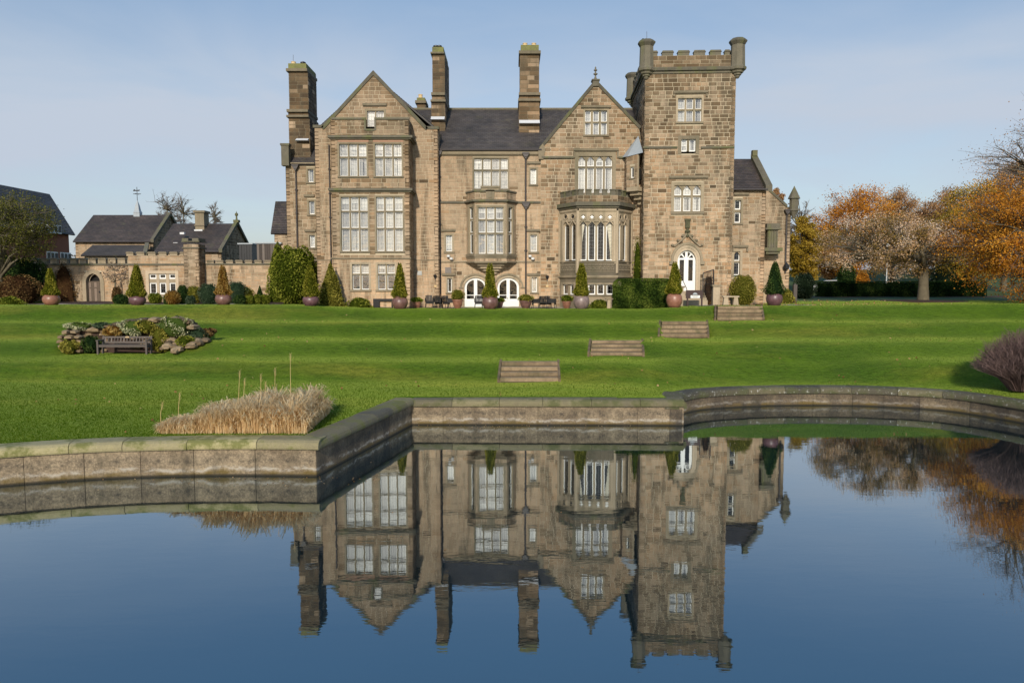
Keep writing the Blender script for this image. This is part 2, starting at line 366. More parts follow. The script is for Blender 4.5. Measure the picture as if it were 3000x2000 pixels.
def gz(X, Y): return float(ground(np.array([X]), np.array([Y]))[0])
def copt(X, Y):      # coping top height along the pond
    return np.where(X > C0[0]-.6, .93, 1.14)
def lawnmat():
    m, t, b = newmat('mown_grass'); v = pos(t)
    n1 = noise(t, pos(t, (.6, 1.2, 1)), .35, 5, .6); n2 = noise(t, pos(t, (1, 2.2, 1)), 2.4, 7, .7); n3 = noise(t, v, 16, 4, .75); n4 = noise(t, pos(t, (.35, 1.5, 2)), .22, 4)
    c = mix(t, mrange(t, n1, .32, .68), (.024,.064,.002), (.056,.108,.003))
    c = mix(t, math_(t, 'MULTIPLY', mrange(t, n4, .54, .70), .75), c, (.15,.15,.02))
    c = mix(t, 1, c, mix(t, mrange(t, n2, .32, .68), (.55,.60,.5), (1.42,1.35,1.35)), 'MULTIPLY')
    c = mix(t, 1, c, mix(t, mrange(t, n3, .25, .75), (.38,.45,.38), (1.65,1.55,1.5)), 'MULTIPLY')
    L(t, c, b.inputs['Base Color']); b.inputs['Roughness'].default_value = .9; b.inputs['Specular IOR Level'].default_value = .15
    b.inputs['Sheen Weight'].default_value = .36; b.inputs['Sheen Roughness'].default_value = .35; b.inputs['Sheen Tint'].default_value = (.62,.8,.12,1)
    bump(t, b, math_(t, 'ADD', n3, math_(t, 'MULTIPLY', n2, 1.5)), .7, .06); return m
MLAWN = lawnmat()
MWILD = tonemat('rough_field_grass', [(0, (.03,.055,.012)), (1, (.08,.11,.03))], nscale=.2, namt=.4, jitter=1)
def grid(name, xs, ys, zf, mat, cut=True):
    X, Y = np.meshgrid(xs, ys); Z = zf(X, Y)
    nx, ny = len(xs), len(ys); v = np.stack([X.ravel(), Y.ravel(), Z.ravel()], 1)
    i = (np.arange(ny-1)[:, None]*nx + np.arange(nx-1)[None, :]).ravel()
    f = np.stack([i, i+1, i+nx+1, i+nx], 1)
    o = npmesh(name, v, f, np.full(len(f), .5), mat); o['kind'] = 'structure'
    o.data.polygons.foreach_set('use_smooth', [True]*len(f)); return o
STEPS = []
for x0, x1, yt, yb, Yt, Yb_ in ((1463, 1636, 1063, 1117, 38.1, 36.0), (1726, 1882, 1005, 1047, 42.1, 39.95), (1931, 2072, 945, 987, 46.7, 44.4), (2096, 2234, 898, 935, 50.5, 48.2)):
    xa = (at(x0, yb, Yb_).x+at(x0+4*(x0 < 2000), yt, Yt).x)/2; xb = (at(x1, yb, Yb_).x+at(x1, yt, Yt).x)/2; STEPS.append((xa, xb, Yb_, Yt))
ALC = (at(186, 1036, 42).x, at(500, 1036, 42).x)
def lawnz(X, Y):
    z = ground(X, Y); d = dist_pond(X, Y)
    k = sm(d, .7, 4.2); near = copt(X, Y) - .035
    z = near*(1-k) + z*k
    for xa, xb, ya, yb in STEPS: z = np.where((X > xa+.02) & (X < xb-.02) & (Y > ya+.12) & (Y < yb-.12), z-.45, z)
    z = np.where((X > ALC[0]) & (X < ALC[1]) & (Y > 40.2) & (Y < 42.9), np.minimum(z, 2.05), z)
    return np.where(d < .42, -1.6, z)
xs = np.concatenate([np.arange(-60, -30, 1.2), np.arange(-30, 32, .3), np.arange(32, 62, 1.2)]); ys = np.concatenate([np.arange(6, 20, .6), np.arange(20, 40, .28), np.arange(40, 64.1, .35)])
grid('lawn', xs, ys, lawnz, MLAWN)
LY = float(ys[-1])
grid('field', np.concatenate([np.arange(-400, -60, 20), np.arange(-60, 62, 2.5), np.arange(62, 420, 20)]), np.concatenate([[LY-1.2, LY], np.arange(67, 130, 3), np.arange(130, 620, 20)]), lambda X, Y: ground(X, Y)-np.where(Y < LY+.5, .05, 0)-np.where(Y < LY-.5, .12, 0), MWILD)
g = MB()
for x0, x1, y0, y1 in ((-400,-59.5,-200,LY), (60.9,400,-200,LY), (-59.5,60.9,-200,-31)): g.add([(x0,y0,.98),(x1,y0,.98),(x1,y1,1.0),(x0,y1,1.0)], [(0,1,2,3)])
g.build('meadow', MWILD)['kind'] = 'structure'
# water
def watermat():
    m = bpy.data.materials.new('pond_water'); m.use_nodes = True; t = m.node_tree; t.nodes.clear()
    o = N(t, 'ShaderNodeOutputMaterial'); d = N(t, 'ShaderNodeBsdfDiffuse'); d.inputs[0].default_value = (.006,.014,.018,1)
    gl = N(t, 'ShaderNodeBsdfGlossy'); gl.inputs['Roughness'].default_value = .015; gl.inputs[0].default_value = (.86,.95,1,1)
    f = N(t, 'ShaderNodeFresnel'); f.inputs['IOR'].default_value = 1.45
    fac = mrange(t, f.outputs[0], .07, .30, .30, .60)
    v = pos(t, (.55, 1.5, 1)); h = math_(t, 'ADD', noise(t, v, 1.5, 3, .5), math_(t, 'MULTIPLY', noise(t, pos(t, (.8, 2.6, 1)), 5.0, 2, .5), .16))
    b = N(t, 'ShaderNodeBump'); b.inputs['Strength'].default_value = .5; b.inputs['Distance'].default_value = .0028
    L(t, h, b.inputs['Height'])
    for x in (gl, f): L(t, b.outputs[0], x.inputs['Normal'])
    mx = N(t, 'ShaderNodeMixShader'); L(t, fac, mx.inputs[0]); L(t, d.outputs[0], mx.inputs[1]); L(t, gl.outputs[0], mx.inputs[2]); L(t, mx.outputs[0], o.inputs[0]); return m
g = MB(); g.add([(-58,-30.5,0),(58,-30.5,0),(58,40,0),(-58,40,0)], [(0,1,2,3)]); g.build('pond_water', watermat())['kind'] = 'structure'

# ------------------------------------------------------------------ pond wall
def pondstone(name, limeamt, dark_):
    m, t, b = newmat(name); v = pos(t)
    rp = ramp(t, [(0, (.085*dark_,.065*dark_,.045*dark_)), (.45, (.20*dark_,.15*dark_,.095*dark_)), (1, (.38*dark_,.295*dark_,.19*dark_))]); L(t, math_(t, 'ADD', toneattr(t), math_(t, 'MULTIPLY', math_(t, 'SUBTRACT', noise(t, v, 1.1, 8, .7), .5), 2.2)), rp.inputs[0])
    c = mix(t, 1, rp.outputs[0], mix(t, mrange(t, noise(t, v, 16, 7, .75), .33, .67), (.5,.5,.5), (1.45,1.42,1.38)), 'MULTIPLY')
    s_ = N(t, 'ShaderNodeSeparateXYZ'); L(t, v, s_.inputs[0])
    wob = math_(t, 'MULTIPLY', math_(t, 'SUBTRACT', noise(t, pos(t, (1,1,.15)), .8, 7, .7), .5), .5)
    zz = math_(t, 'ADD', s_.outputs['Z'], wob)
    lime = math_(t, 'MULTIPLY', math_(t, 'MULTIPLY', mrange(t, zz, .13, .18), mrange(t, zz, .30, .22)), mrange(t, noise(t, pos(t, (1,1,2.5)), 2.2, 7, .75), .44, .56))
    c = mix(t, math_(t, 'MULTIPLY', lime, limeamt), c, (.56,.51,.43))
    dk = math_(t, 'MULTIPLY', mrange(t, zz, .34, .46), mrange(t, zz, .72, .5))
    c = mix(t, math_(t, 'MULTIPLY', math_(t, 'MULTIPLY', dk, mrange(t, noise(t, v, 5, 8, .8), .44, .6)), .8), c, (.05,.04,.03))
    alg = math_(t, 'MULTIPLY', mrange(t, zz, .22, .08), mrange(t, noise(t, v, 1.1, 5, .6), .40, .58)); c = mix(t, math_(t, 'MULTIPLY', alg, .9), c, (.13,.085,.015)); c = mix(t, math_(t, 'MULTIPLY', mrange(t, noise(t, pos(t, (1,1,.35)), 1.9, 7, .7), .52, .66), .55), c, (.075,.06,.035))
    c = mix(t, math_(t, 'MULTIPLY', mrange(t, s_.outputs['Z'], .09, .03), .9), c, (.022,.018,.010))
    L(t, c, b.inputs['Base Color']); b.inputs['Roughness'].default_value = .88; bump(t, b, noise(t, v, 22, 8, .8), 1.0, .05); return m
def copestone(name, k_, moss, spot):
    m, t, b = newmat(name); v = pos(t)
    rp = ramp(t, [(0, (.085*k_,.075*k_,.055*k_)), (.5, (.22*k_,.185*k_,.10*k_)), (1, (.40*k_,.34*k_,.17*k_))]); L(t, math_(t, 'ADD', toneattr(t), math_(t, 'MULTIPLY', math_(t, 'SUBTRACT', noise(t, v, 1.3, 6), .5), .8)), rp.inputs[0])
    c = mix(t, 1, rp.outputs[0], mix(t, noise(t, v, 18, 6, .7), (.6,.6,.6), (1.4,1.4,1.4)), 'MULTIPLY')
    c = mix(t, math_(t, 'MULTIPLY', mrange(t, noise(t, v, 1.3, 7, .7), .47, .60), .85), c, moss)
    c = mix(t, mrange(t, noise(t, v, 8, 6, .8), spot, spot+.03), c, (.48,.47,.42))
    L(t, c, b.inputs['Base Color']); b.inputs['Roughness'].default_value = .85; bump(t, b, noise(t, v, 20, 7, .7), .8, .03); return m
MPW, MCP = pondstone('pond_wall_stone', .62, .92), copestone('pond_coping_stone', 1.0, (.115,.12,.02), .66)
MPWR, MCPR = pondstone('dark_pond_wall_stone', .3, .72), copestone('lichened_coping_stone', .5, (.06,.065,.02), .60)  # right-hand walls: darker stone with a fainter lime line
rp_ = random.Random(5)
def resample(P, rnd, lo, hi):
    # walk the polyline and cut it at random stone lengths
    out = [0]; segs = [math.dist(P[i], P[i+1]) for i in range(len(P)-1)]; T = sum(segs); s = 0
    while s < T-.3:
        s = min(T, s + rnd.uniform(lo, hi))
        if T-s < lo*.5: s = T
        out.append(s)
    def pt(s):
        for i, d in enumerate(segs):
            if s <= d+1e-9 or i == len(segs)-1:
                k = s/d; return (P[i][0]+(P[i+1][0]-P[i][0])*k, P[i][1]+(P[i+1][1]-P[i][1])*k)
            s -= d
    return out, pt, T
def smooth_poly(P, k=4):
    out = []
    for i in range(len(P)-1):
        p0 = P[max(i-1,0)]; p1 = P[i]; p2 = P[i+1]; p3 = P[min(i+2, len(P)-1)]
        for j in range(k):
            t = j/k
            out.append(tuple(.5*(2*p1[a] + (p2[a]-p0[a])*t + (2*p0[a]-5*p1[a]+4*p2[a]-p3[a])*t*t + (3*p1[a]-p0[a]-3*p2[a]+p3[a])*t**3) for a in (0,1)))
    out.append(P[-1]); return out
def pond_wall(P, lip, top, label, seed, tones, ext0=0, ext1=0, MPW=MPW, MCP=MCP):
    rnd = random.Random(seed); root = thing('pond_wall', label, 'pond wall', (P[0][0], P[0][1], 0), 'stone walls round the pond')
    cuts, pt, T = resample(P, rnd, 1.5, 2.4)
    def nrm(s):
        a = pt(max(0, s-.15)); b = pt(min(T, s+.15)); d = (b[0]-a[0], b[1]-a[1]); l = math.hypot(*d)
        return (-d[1]/l, d[0]/l)          # away from the water (left of travel)
    back = MB()
    ss = [T*i/60 for i in range(61)]
    for i in range(60):
        a, b = pt(ss[i]), pt(ss[i+1]); na, nb = nrm(ss[i]), nrm(ss[i+1])
        q = lambda p, n, o, z: (p[0]+n[0]*o, p[1]+n[1]*o, z)
        back.hexa([q(a,na,.04,-1.2), q(b,nb,.04,-1.2), q(b,nb,.6,-1.2), q(a,na,.6,-1.2), q(a,na,.04,lip-.01), q(b,nb,.04,lip-.01), q(b,nb,.6,lip-.01), q(a,na,.6,lip-.01)], .25)
    back.build('wall_core', MPW, root)
    for row in range(1):
        cuts2, _, _ = resample(P, rnd, 1.3, 2.6)
        for i in range(len(cuts2)-1):
            g = MB(); s0, s1 = cuts2[i]+.008, cuts2[i+1]-.008; tn = rnd.uniform(*tones); out = rnd.uniform(-.006, .012); k = 3
            for j in range(k):
                sa, sb = s0+(s1-s0)*j/k, s0+(s1-s0)*(j+1)/k; a, b = pt(sa), pt(sb); na, nb = nrm(sa), nrm(sb)
                g.hexa([(p[0]+n_[0]*o_, p[1]+n_[1]*o_, z) for z in (-.6, lip) for p, n_, o_ in ((a,na,-out),(b,nb,-out),(b,nb,.06),(a,na,.06))], tn)
            g.build('wall_block', MPW, root)
    prof = [(-.11, lip), (-.13, lip+.05), (-.13, top-.17), (-.09, top-.08), (0, top-.02), (.12, top), (.74, top-.015), (.80, top-.05), (.80, lip)]
    for i in range(len(cuts)-1):
        g = MB(); s0, s1 = cuts[i]+.009, cuts[i+1]-.009
        if i == 0: s0 -= ext0
        if i == len(cuts)-2: s1 += ext1
        tn = rnd.uniform(*tones); k = 4; dz = rnd.uniform(-.008, .008); rings = []
        for j in range(k+1):
            s_ = s0+(s1-s0)*j/k; sc = min(max(s_, 0), T); p = pt(sc); n_ = nrm(sc); tdx = (n_[1], -n_[0]); e = s_-sc
            rings += [(p[0]+n_[0]*o_+tdx[0]*e, p[1]+n_[1]*o_+tdx[1]*e, z+dz) for o_, z in prof]
        m = len(prof); fs = [(j*m+a, (j+1)*m+a, (j+1)*m+(a+1) % m, j*m+(a+1) % m) for j in range(k) for a in range(m)]
        fs += [tuple(range(m)), tuple(k*m+a for a in range(m-1, -1, -1))]
        g.add(rings, fs, tn); g.build('coping_stone', MCP, root)
    return root
pond_wall(smooth_poly(PL, 4), .86, 1.15, 'long curved foreground pond wall with pale mossy coping below the dry reeds', 1, (.5, 1.0), 0, .13)
pond_wall([PM[0], PM[1]], .858, 1.146, 'shaded oblique pond wall with thick green moss on its coping', 2, (.1, .5), -.02, .1, MPW, MCP)
pond_wall([PM[1], PM[2]], .80, 1.10, 'straight middle pond wall facing the camera, below the wooden steps', 3, (.2, .8), .0, .0, MPW, copestone('dull_coping_stone', .7, (.07,.075,.02), .64))
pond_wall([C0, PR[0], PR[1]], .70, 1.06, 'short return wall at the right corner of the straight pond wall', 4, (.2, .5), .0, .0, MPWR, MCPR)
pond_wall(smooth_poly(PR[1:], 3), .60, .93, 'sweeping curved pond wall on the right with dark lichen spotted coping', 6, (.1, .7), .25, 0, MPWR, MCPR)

# ------------------------------------------------------------------ masonry
STONES = {}
def wall(fr, root, name, zlo, zhi, Lf, Rf, holes=(), course=(.23,.32), width=(.34,.78), tone=(.35,.65), seed=0, thick=.3, prouds=.012, joint=.028, back=MMORT, stones=True, odd=0.0):
    """backing with real openings, plus separate stones laid in courses. Lf/Rf: lists of (u,z) polylines"""
    rnd = random.Random(seed*7+len(name))
    def itp(pl, z):
        if isinstance(pl, (int, float)): return pl
        for (u0, z0), (u1, z1) in zip(pl, pl[1:]):
            if z <= z1 or (u1, z1) == pl[-1]:
                k = min(max((z-z0)/(z1-z0+1e-9), 0), 1); return u0+(u1-u0)*k
        return pl[-1][0]
    zb = {zlo, zhi}
    for h in holes: zb |= {h[2], h[3]}
    for pl in (Lf, Rf):
        if not isinstance(pl, (int, float)): zb |= {p[1] for p in pl}
    zb = sorted(z for z in zb if zlo <= z <= zhi)
    g = MB()
    for z0, z1 in zip(zb, zb[1:]):
        if z1-z0 < 1e-4: continue
        zm = (z0+z1)/2
        hs_ = sorted([(h[0], h[1]) for h in holes if h[2] < zm < h[3]])
        l0, l1, r0, r1 = itp(Lf, z0+1e-5), itp(Lf, z1-1e-5), itp(Rf, z0+1e-5), itp(Rf, z1-1e-5)
        cur = (l0, l1)
        for a, b in hs_ + [(None, None)]:
            nx_ = (r0, r1) if a is None else (a, a)
            if max(nx_[0]-cur[0], nx_[1]-cur[1]) > 1e-3:
                q = [(cur[0], z0), (nx_[0], z0), (nx_[1], z1), (cur[1], z1)]
                g.prism(fr, q, -thick, 0, rnd.random())
            cur = (b, b)
    wo_ = g.build(name, back, root)
    if not stones: return wo_
    z = zlo
    while z < zhi-.05:
        h = rnd.uniform(*course); z1 = min(z+h, zhi)
        if zhi-z1 < .12: z1 = zhi
        l0, l1, r0, r1 = itp(Lf, z), itp(Lf, z1), itp(Rf, z), itp(Rf, z1)
        blocked = []
        for a, b, c, d in holes:
            ov = min(z1, d)-max(z, c)
            if ov > .35*(z1-z): blocked.append((a, b))
        blocked.sort(); ivs = []; cur = None
        edges = [((l0, l1), None)]; s0, s1 = l0, l1
        for a, b in blocked:
            if a > max(s0, s1): ivs.append(((s0, s1), (a, a)))
            s0 = s1 = b
        ivs.append(((s0, s1), (r0, r1)))
        for (a0, a1), (b0, b1) in ivs:
            u = max(a0, a1) ; e = min(b0, b1)
            if max(b0-a0, b1-a1) < .06: continue
            cutsu = []; x = max(a0, a1)
            while True:
                x += rnd.uniform(*width)
                if x > e-width[0]*.6: break
                cutsu.append(x)
            pts = [(a0, a1)] + [(c, c) for c in cutsu] + [(b0, b1)]
            for (p0, p1), (q0, q1) in zip(pts, pts[1:]):
                j = joint/2
                P = [(p0+j, z+j), (max(q0-j, p0+j+.005), z+j), (max(q1-j, p1+j+.001), z1-j), (p1+j, z1-j)]
                tn = rnd.uniform(*tone)
                if rnd.random() < odd: tn = rnd.random()
                n1 = .018+rnd.random()*prouds
                STONES.setdefault(root.name, []).append((wo_, root, fr, P, n1, tn, (max(q0-p0, q1-p1))*(z1-z)/(fr.o[1]**2)))
        z = z1
    return wo_
def flush_stones(mat=None, limit=300):
    for rn, lst in STONES.items():
        lst.sort(key=lambda s: -s[6]); rest = MB()
        for i, (wo_, root, fr, P, n1, tn, _) in enumerate(lst):
            g = MB() if i < limit else rest
            b = .008; Q = [(P[0][0]+b, P[0][1]+b), (P[1][0]-b, P[1][1]+b), (P[2][0]-b, P[2][1]-b), (P[3][0]+b, P[3][1]-b)]
            vs = [fr.w(u, z, -.002) for u, z in P] + [fr.w(u, z, n1) for u, z in Q]
            g.add(vs, [(4,5,6,7), (0,1,5,4), (1,2,6,5), (2,3,7,6), (3,0,4,7)], tn)
            if i < limit: g.build('stone', mat or MSTONE, wo_)
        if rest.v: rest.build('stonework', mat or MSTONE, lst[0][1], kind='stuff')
    STONES.clear()
GUV = []
def roofquad(root, name, a, b, c, d, mat, thick=.12):
    """a,b eave left/right, c,d ridge right/left: slate courses stepped like real slates"""
    a, b, c, d = map(Vector, (a, b, c, d)); n = (b-a).cross(d-a).normalized()
    if n.z < 0: n = -n
    o3 = WL.get(root.name, (0,0,0)); sl_ = (d-a).length; rows = max(2, int(sl_/.22)); vs = []; fs = []; uvs = []
    for i in range(rows):
        t0, t1 = i/rows, (i+1)/rows; p0, p1 = a.lerp(d, t0), b.lerp(c, t0); q0, q1 = a.lerp(d, t1), b.lerp(c, t1)
        k = len(vs); up = n*.035
        vs += [p0+up, p1+up, q1+n*.008, q0+n*.008, p0-n*.004, p1-n*.004]
        w0 = (p0-a).dot((b-a).normalized()); w1 = (p1-a).dot((b-a).normalized()); x0 = (q0-a).dot((b-a).normalized()); x1 = (q1-a).dot((b-a).normalized())
        fs += [(k,k+1,k+2,k+3), (k+4,k+5,k+1,k)]
        uvs += [(w0, i*.22), (w1, i*.22), (x1, i*.22+.22), (x0, i*.22+.22), (w0, i*.22), (w1, i*.22), (w1, i*.22+.02), (w0, i*.22+.02)]
    k = len(vs); vs += [a-n*thick, b-n*thick, c-n*thick, d-n*thick, a.copy(), b.copy(), c.copy(), d.copy()]
    fs += [(k+3,k+2,k+1,k), (k,k+1,k+5,k+4), (k+1,k+2,k+6,k+5), (k+2,k+3,k+7,k+6), (k+3,k,k+4,k+7)]; uvs += [(0,0)]*20
    me = bpy.data.meshes.new(name); me.from_pydata([(v.x-o3[0], v.y-o3[1], v.z-o3[2]) for v in vs], [], fs)
    uv = me.uv_layers.new(name='uv'); uv.data.foreach_set('uv', [x for p in uvs for x in p]); me.materials.append(mat)
    o = bpy.data.objects.new(name, me); C.objects.link(o); o.parent = root; WL[o.name] = o3; return o
def strip(fr, root, name, x0, x1, y0, y1, proj=.12, mat=None, tone=.4, n0=0.0):
    (u0, za), (u1, _) = fr.uz(x0, y0), fr.uz(x1, y0); zb_ = fr.uz((x0+x1)/2, y1)[1]
    g = MB(); h = za-zb_
    g.prism(fr, [(u0, zb_+h*.25), (u1, zb_+h*.25), (u1, za), (u0, za)], n0-.02, n0+proj, tone)
    g.prism(fr, [(u0+.02, zb_), (u1-.02, zb_), (u1-.02, zb_+h*.25), (u0+.02, zb_+h*.25)], n0-.02, n0+proj*.55, tone*.8)
    return g.build(name, mat or MTRIM, root)
def arch_pts(u0, u1, zs, za, n=6, pointed=True):
    """points from (u0,zs) over the apex to (u1,zs)"""
    um = (u0+u1)/2; hw = (u1-u0)/2; H = za-zs; L_ = []
    for i in range(n+1):
        t = i/n
        if pointed:
            k = (hw*hw+H*H)/(2*hw); a = math.asin(min(1, H/k))*t; L_.append((u0+k-k*math.cos(a), zs+k*math.sin(a)))
        else:
            a = math.pi/2*t; L_.append((um-hw*math.cos(a), zs+H*math.sin(a)))
    return L_ + [(2*um-x, z) for x, z in reversed(L_[:-1])]
HOLES = {}
def window(fr, root, cols, rows, sur=6, hood=None, arched=False, fill='net', case=True, sill=True, tone=.55, label=None, casemat=None, hooddrop=0, rec=.2):
    """cols: px x-ranges; rows: px y-ranges (top to bottom). returns hole rect"""
    ym = (rows[0][0]+rows[-1][1])/2; xm = (cols[0][0]+cols[-1][1])/2
    U = [(fr.uz(a, ym)[0], fr.uz(b, ym)[0]) for a, b in cols]; Z = [(fr.uz(xm, a)[1], fr.uz(xm, b)[1]) for a, b in rows]   # (top,bottom)
    px = abs(fr.uz(xm+1, ym)[0]-fr.uz(xm, ym)[0]); s = sur*px
    u0, u1, zt, zb_ = U[0][0], U[-1][1], Z[0][0], Z[-1][1]
    g = MB(); dn, up = -.40, .045
    g.fbox(fr, u0-s, u0, zb_-s*.9, zt+s, dn, up, tone); g.fbox(fr, u1, u1+s, zb_-s*.9, zt+s, dn, up, tone+.03)
    g.fbox(fr, u0, u1, zt, zt+s, dn, up-.002, tone-.04)
    for (a, b), (c, d) in zip(U, U[1:]): g.fbox(fr, b, c, zb_, zt, dn, -.05, tone*.85)
    for (a, b), (c, d) in zip(Z, Z[1:]):
        for ua, ub in U: g.fbox(fr, ua, ub, c, b, dn, -.058, tone*.6)
    if arched:
        for ua, ub in U:
            P = arch_pts(ua, ub, zt-(ub-ua)*.85, zt-.01, 5); h = len(P)//2
            g.prism(fr, [(ua, zt)]+P[:h+1]+[((ua+ub)/2, zt)], dn, -.07, tone); g.prism(fr, [((ua+ub)/2, zt)]+P[h:]+[(ub, zt)], dn, -.07, tone)
    wn = g.build('window', MTRIM, root)
    if label: wn['label'] = label
    if sill:
        k = MB(); k.prism(fr, [(u0-s*1.1, zb_-s*.95), (u1+s*1.1, zb_-s*.95), (u1+s*1.1, zb_-.005), (u0-s*1.1, zb_-.005)], -.3, .12, tone*.5); k.build('sill', MTRIM, wn)
    if hood:
        hx0, hx1, hy = hood; k = MB(); a, zc = fr.uz(hx0, hy); b, _ = fr.uz(hx1, hy)
        k.fbox(fr, a, b, zc-.06, zc+.10, -.02, .17, .25); k.fbox(fr, a+.03, b-.03, zc-.12, zc-.06, -.02, .09, .2)
        if hooddrop:
            k.fbox(fr, a, a+.12, zc-hooddrop, zc-.12, -.02, .13, .25); k.fbox(fr, b-.12, b, zc-hooddrop, zc-.12, -.02, .13, .25)
        k.build('hood_mould', MTRIM, wn)
    if case:
        k = MB(); t_ = .045 if case is True else case
        for ua, ub in U:
            for za, zc in Z:
                k.fbox(fr, ua, ua+t_, zc, za, -rec-.03, -rec+.03); k.fbox(fr, ub-t_, ub, zc, za, -rec-.03, -rec+.03)
                k.fbox(fr, ua+t_, ub-t_, zc, zc+t_*1.2, -rec-.03, -rec+.03); k.fbox(fr, ua+t_, ub-t_, za-t_, za, -rec-.03, -rec+.03)
        k.build('casement', casemat or MWHITE, wn)
    for ua, ub in U:
        for za, zc in Z:
            k = MB(); k.add([fr.w(ua, zc, -rec-.005), fr.w(ub, zc, -rec-.005), fr.w(ub, za, -rec-.005), fr.w(ua, za, -rec-.005)], [(0,1,2,3)]); k.build('pane', MGLASSD if fill == 'dark' else MGLASS, wn)
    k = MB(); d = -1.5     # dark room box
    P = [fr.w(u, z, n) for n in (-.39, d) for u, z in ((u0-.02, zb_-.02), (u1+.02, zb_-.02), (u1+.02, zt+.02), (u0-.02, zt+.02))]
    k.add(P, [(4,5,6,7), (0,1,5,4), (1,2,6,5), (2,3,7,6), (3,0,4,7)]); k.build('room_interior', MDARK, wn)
    rnd = random.Random(int(xm*7+ym))
    if fill in ('net', 'half'):
        for ua, ub in U:
            k = MB(); zz = zb_ if fill == 'net' else (zt+zb_)/2; m = 12
            tn = rnd.uniform(.15, 1.0); gap = rnd.choice((0, 0, 0, 1, 2)) if ub-ua > .4 else 0; gp = rnd.randint(3, 8)
            for i in range(m):
                if gp <= i < gp+gap: continue
                a, b = ua+(ub-ua)*i/m, ua+(ub-ua)*(i+1)/m
                na, nb = -.36+.015*math.sin(i*1.9), -.36+.015*math.sin((i+1)*1.9)
                k.add([fr.w(a, zz, na), fr.w(b, zz, nb), fr.w(b, zt, nb), fr.w(a, zt, na)], [(0,1,2,3)], tn)
            k.build('curtain', MNET, wn)
            if len(Z) == 3 or rnd.random() < .3:
                k = MB(); zb9 = Z[0][0]-(Z[0][0]-Z[0][1])*rnd.choice((.45, .5, .55, .9)); k.fbox(fr, ua+.01, ub-.01, zb9, zt, -.31, -.30, 1.0); k.build('blind', MNET, wn)
    return (u0-s*.75, u1+s*.75, zb_-s*.7, zt+s*.75)

house = thing('manor_house', 'large sandstone manor with gables, tall chimneys and a battlemented tower above the lawn', 'manor house', (0, 60, 4.1))
GB = 3.9      # bottom of the walls (just under the ground)
# ---- frames
F0 = Fr(0, 57.5)                 # left gabled wing
FB = Fr(0, 55.4)                 # its square bay
FL = Fr(0, 59.6)                 # low wing on the far left
FC = Fr(0, 58.4)                 # central range
FG = Fr(0, 58.2)                 # right gable
tL = at(1887, 520, 56.0); FT = Fr(tL.x, 56.0, R(-2.9))     # tower
FRW = Fr(0, 57.6)                # wing right of the tower
FE = Fr(0, 60.2)                 # far right gable
def xr(fr, px, py=600): return fr.uz(px, py)[0]

# left gabled wing ---------------------------------------------------
h = []
h.append(window(F0, house, [(1076,1098), (1102,1125)], [(325,372)], 6, (1063,1133,308), fill='net', tone=.5))
uz = F0.uz
apex = uz(1094, 214); shL = uz(921, 373); shR = uz(1282, 377); kL = uz(945, 377); kR = uz(1251, 379)
bayrect = (xr(FB, 974)*57.5/55.4+.25, xr(FB, 1198)*57.5/55.4-.25, GB, uz(1100, 420)[1])
wall(F0, house, 'gable_wall', GB, shL[1], shL[0], shR[0], h+[bayrect], tone=(.44,.64), seed=1, odd=.06)
wall(F0, house, 'gable_wall', kL[1], apex[1]-.05, [kL, apex], [kR, (apex[0]+.02, apex[1])], h, tone=(.30,.55), seed=2)
g = MB()
for p, q in ((kL, apex), (kR, apex)):
    dx, dz = q[0]-p[0], q[1]-p[1]; l = math.hypot(dx, dz); nx, nz_ = -dz/l, dx/l
    if nz_ < 0: nx, nz_ = -nx, -nz_
    g.prism(F0, [(p[0]-nx*.12, p[1]-nz_*.12), (q[0]-(0 if dx > 0 else 0), q[1]-.12/abs(nz_)), (q[0], q[1]+.12/abs(nz_)), (p[0]+nx*.12, p[1]+nz_*.12)], -.5, .10, .2)
g.fbox(F0, shL[0]-.1, kL[0]+.08, shL[1]-.05, shL[1]+.16, -.5, .10, .25); g.fbox(F0, kR[0]-.08, shR[0]+.1, shR[1]-.05, shR[1]+.16, -.5, .10, .25)
g.build('gable_coping', MGREY, house)
# side walls and roof of the wing
x0, x1 = shL[0], shR[0]; zsh = shL[1]; Yb = 69.0
SL = Fr(x0, Yb, R(-90)); SR = Fr(x1, 57.5, R(90))
wall(SL, house, 'side_wall', GB, zsh, 0, Yb-57.5, stones=False); wall(SR, house, 'side_wall', GB, zsh, .0, Yb-57.5, tone=(.3,.6), seed=9, width=(.4,.9))
zr = apex[1]-.1
roofquad(house, 'roof', (x1, 57.9, zsh-.1), (x1, Yb, zsh-.1), (apex[0], Yb, zr), (apex[0], 57.9, zr), MSLATE)
roofquad(house, 'roof', (x0, Yb, zsh-.1), (x0, 57.9, zsh-.1), (apex[0], 57.9, zr), (apex[0], Yb, zr), MSLATE)
g = MB(); g.add([(x0,Yb,GB),(x1,Yb,GB),(x1,Yb,zsh),(apex[0],Yb,zr),(x0,Yb,zsh)], [(0,4,3,2,1)]); g.build('back_wall', MSTONE, house)

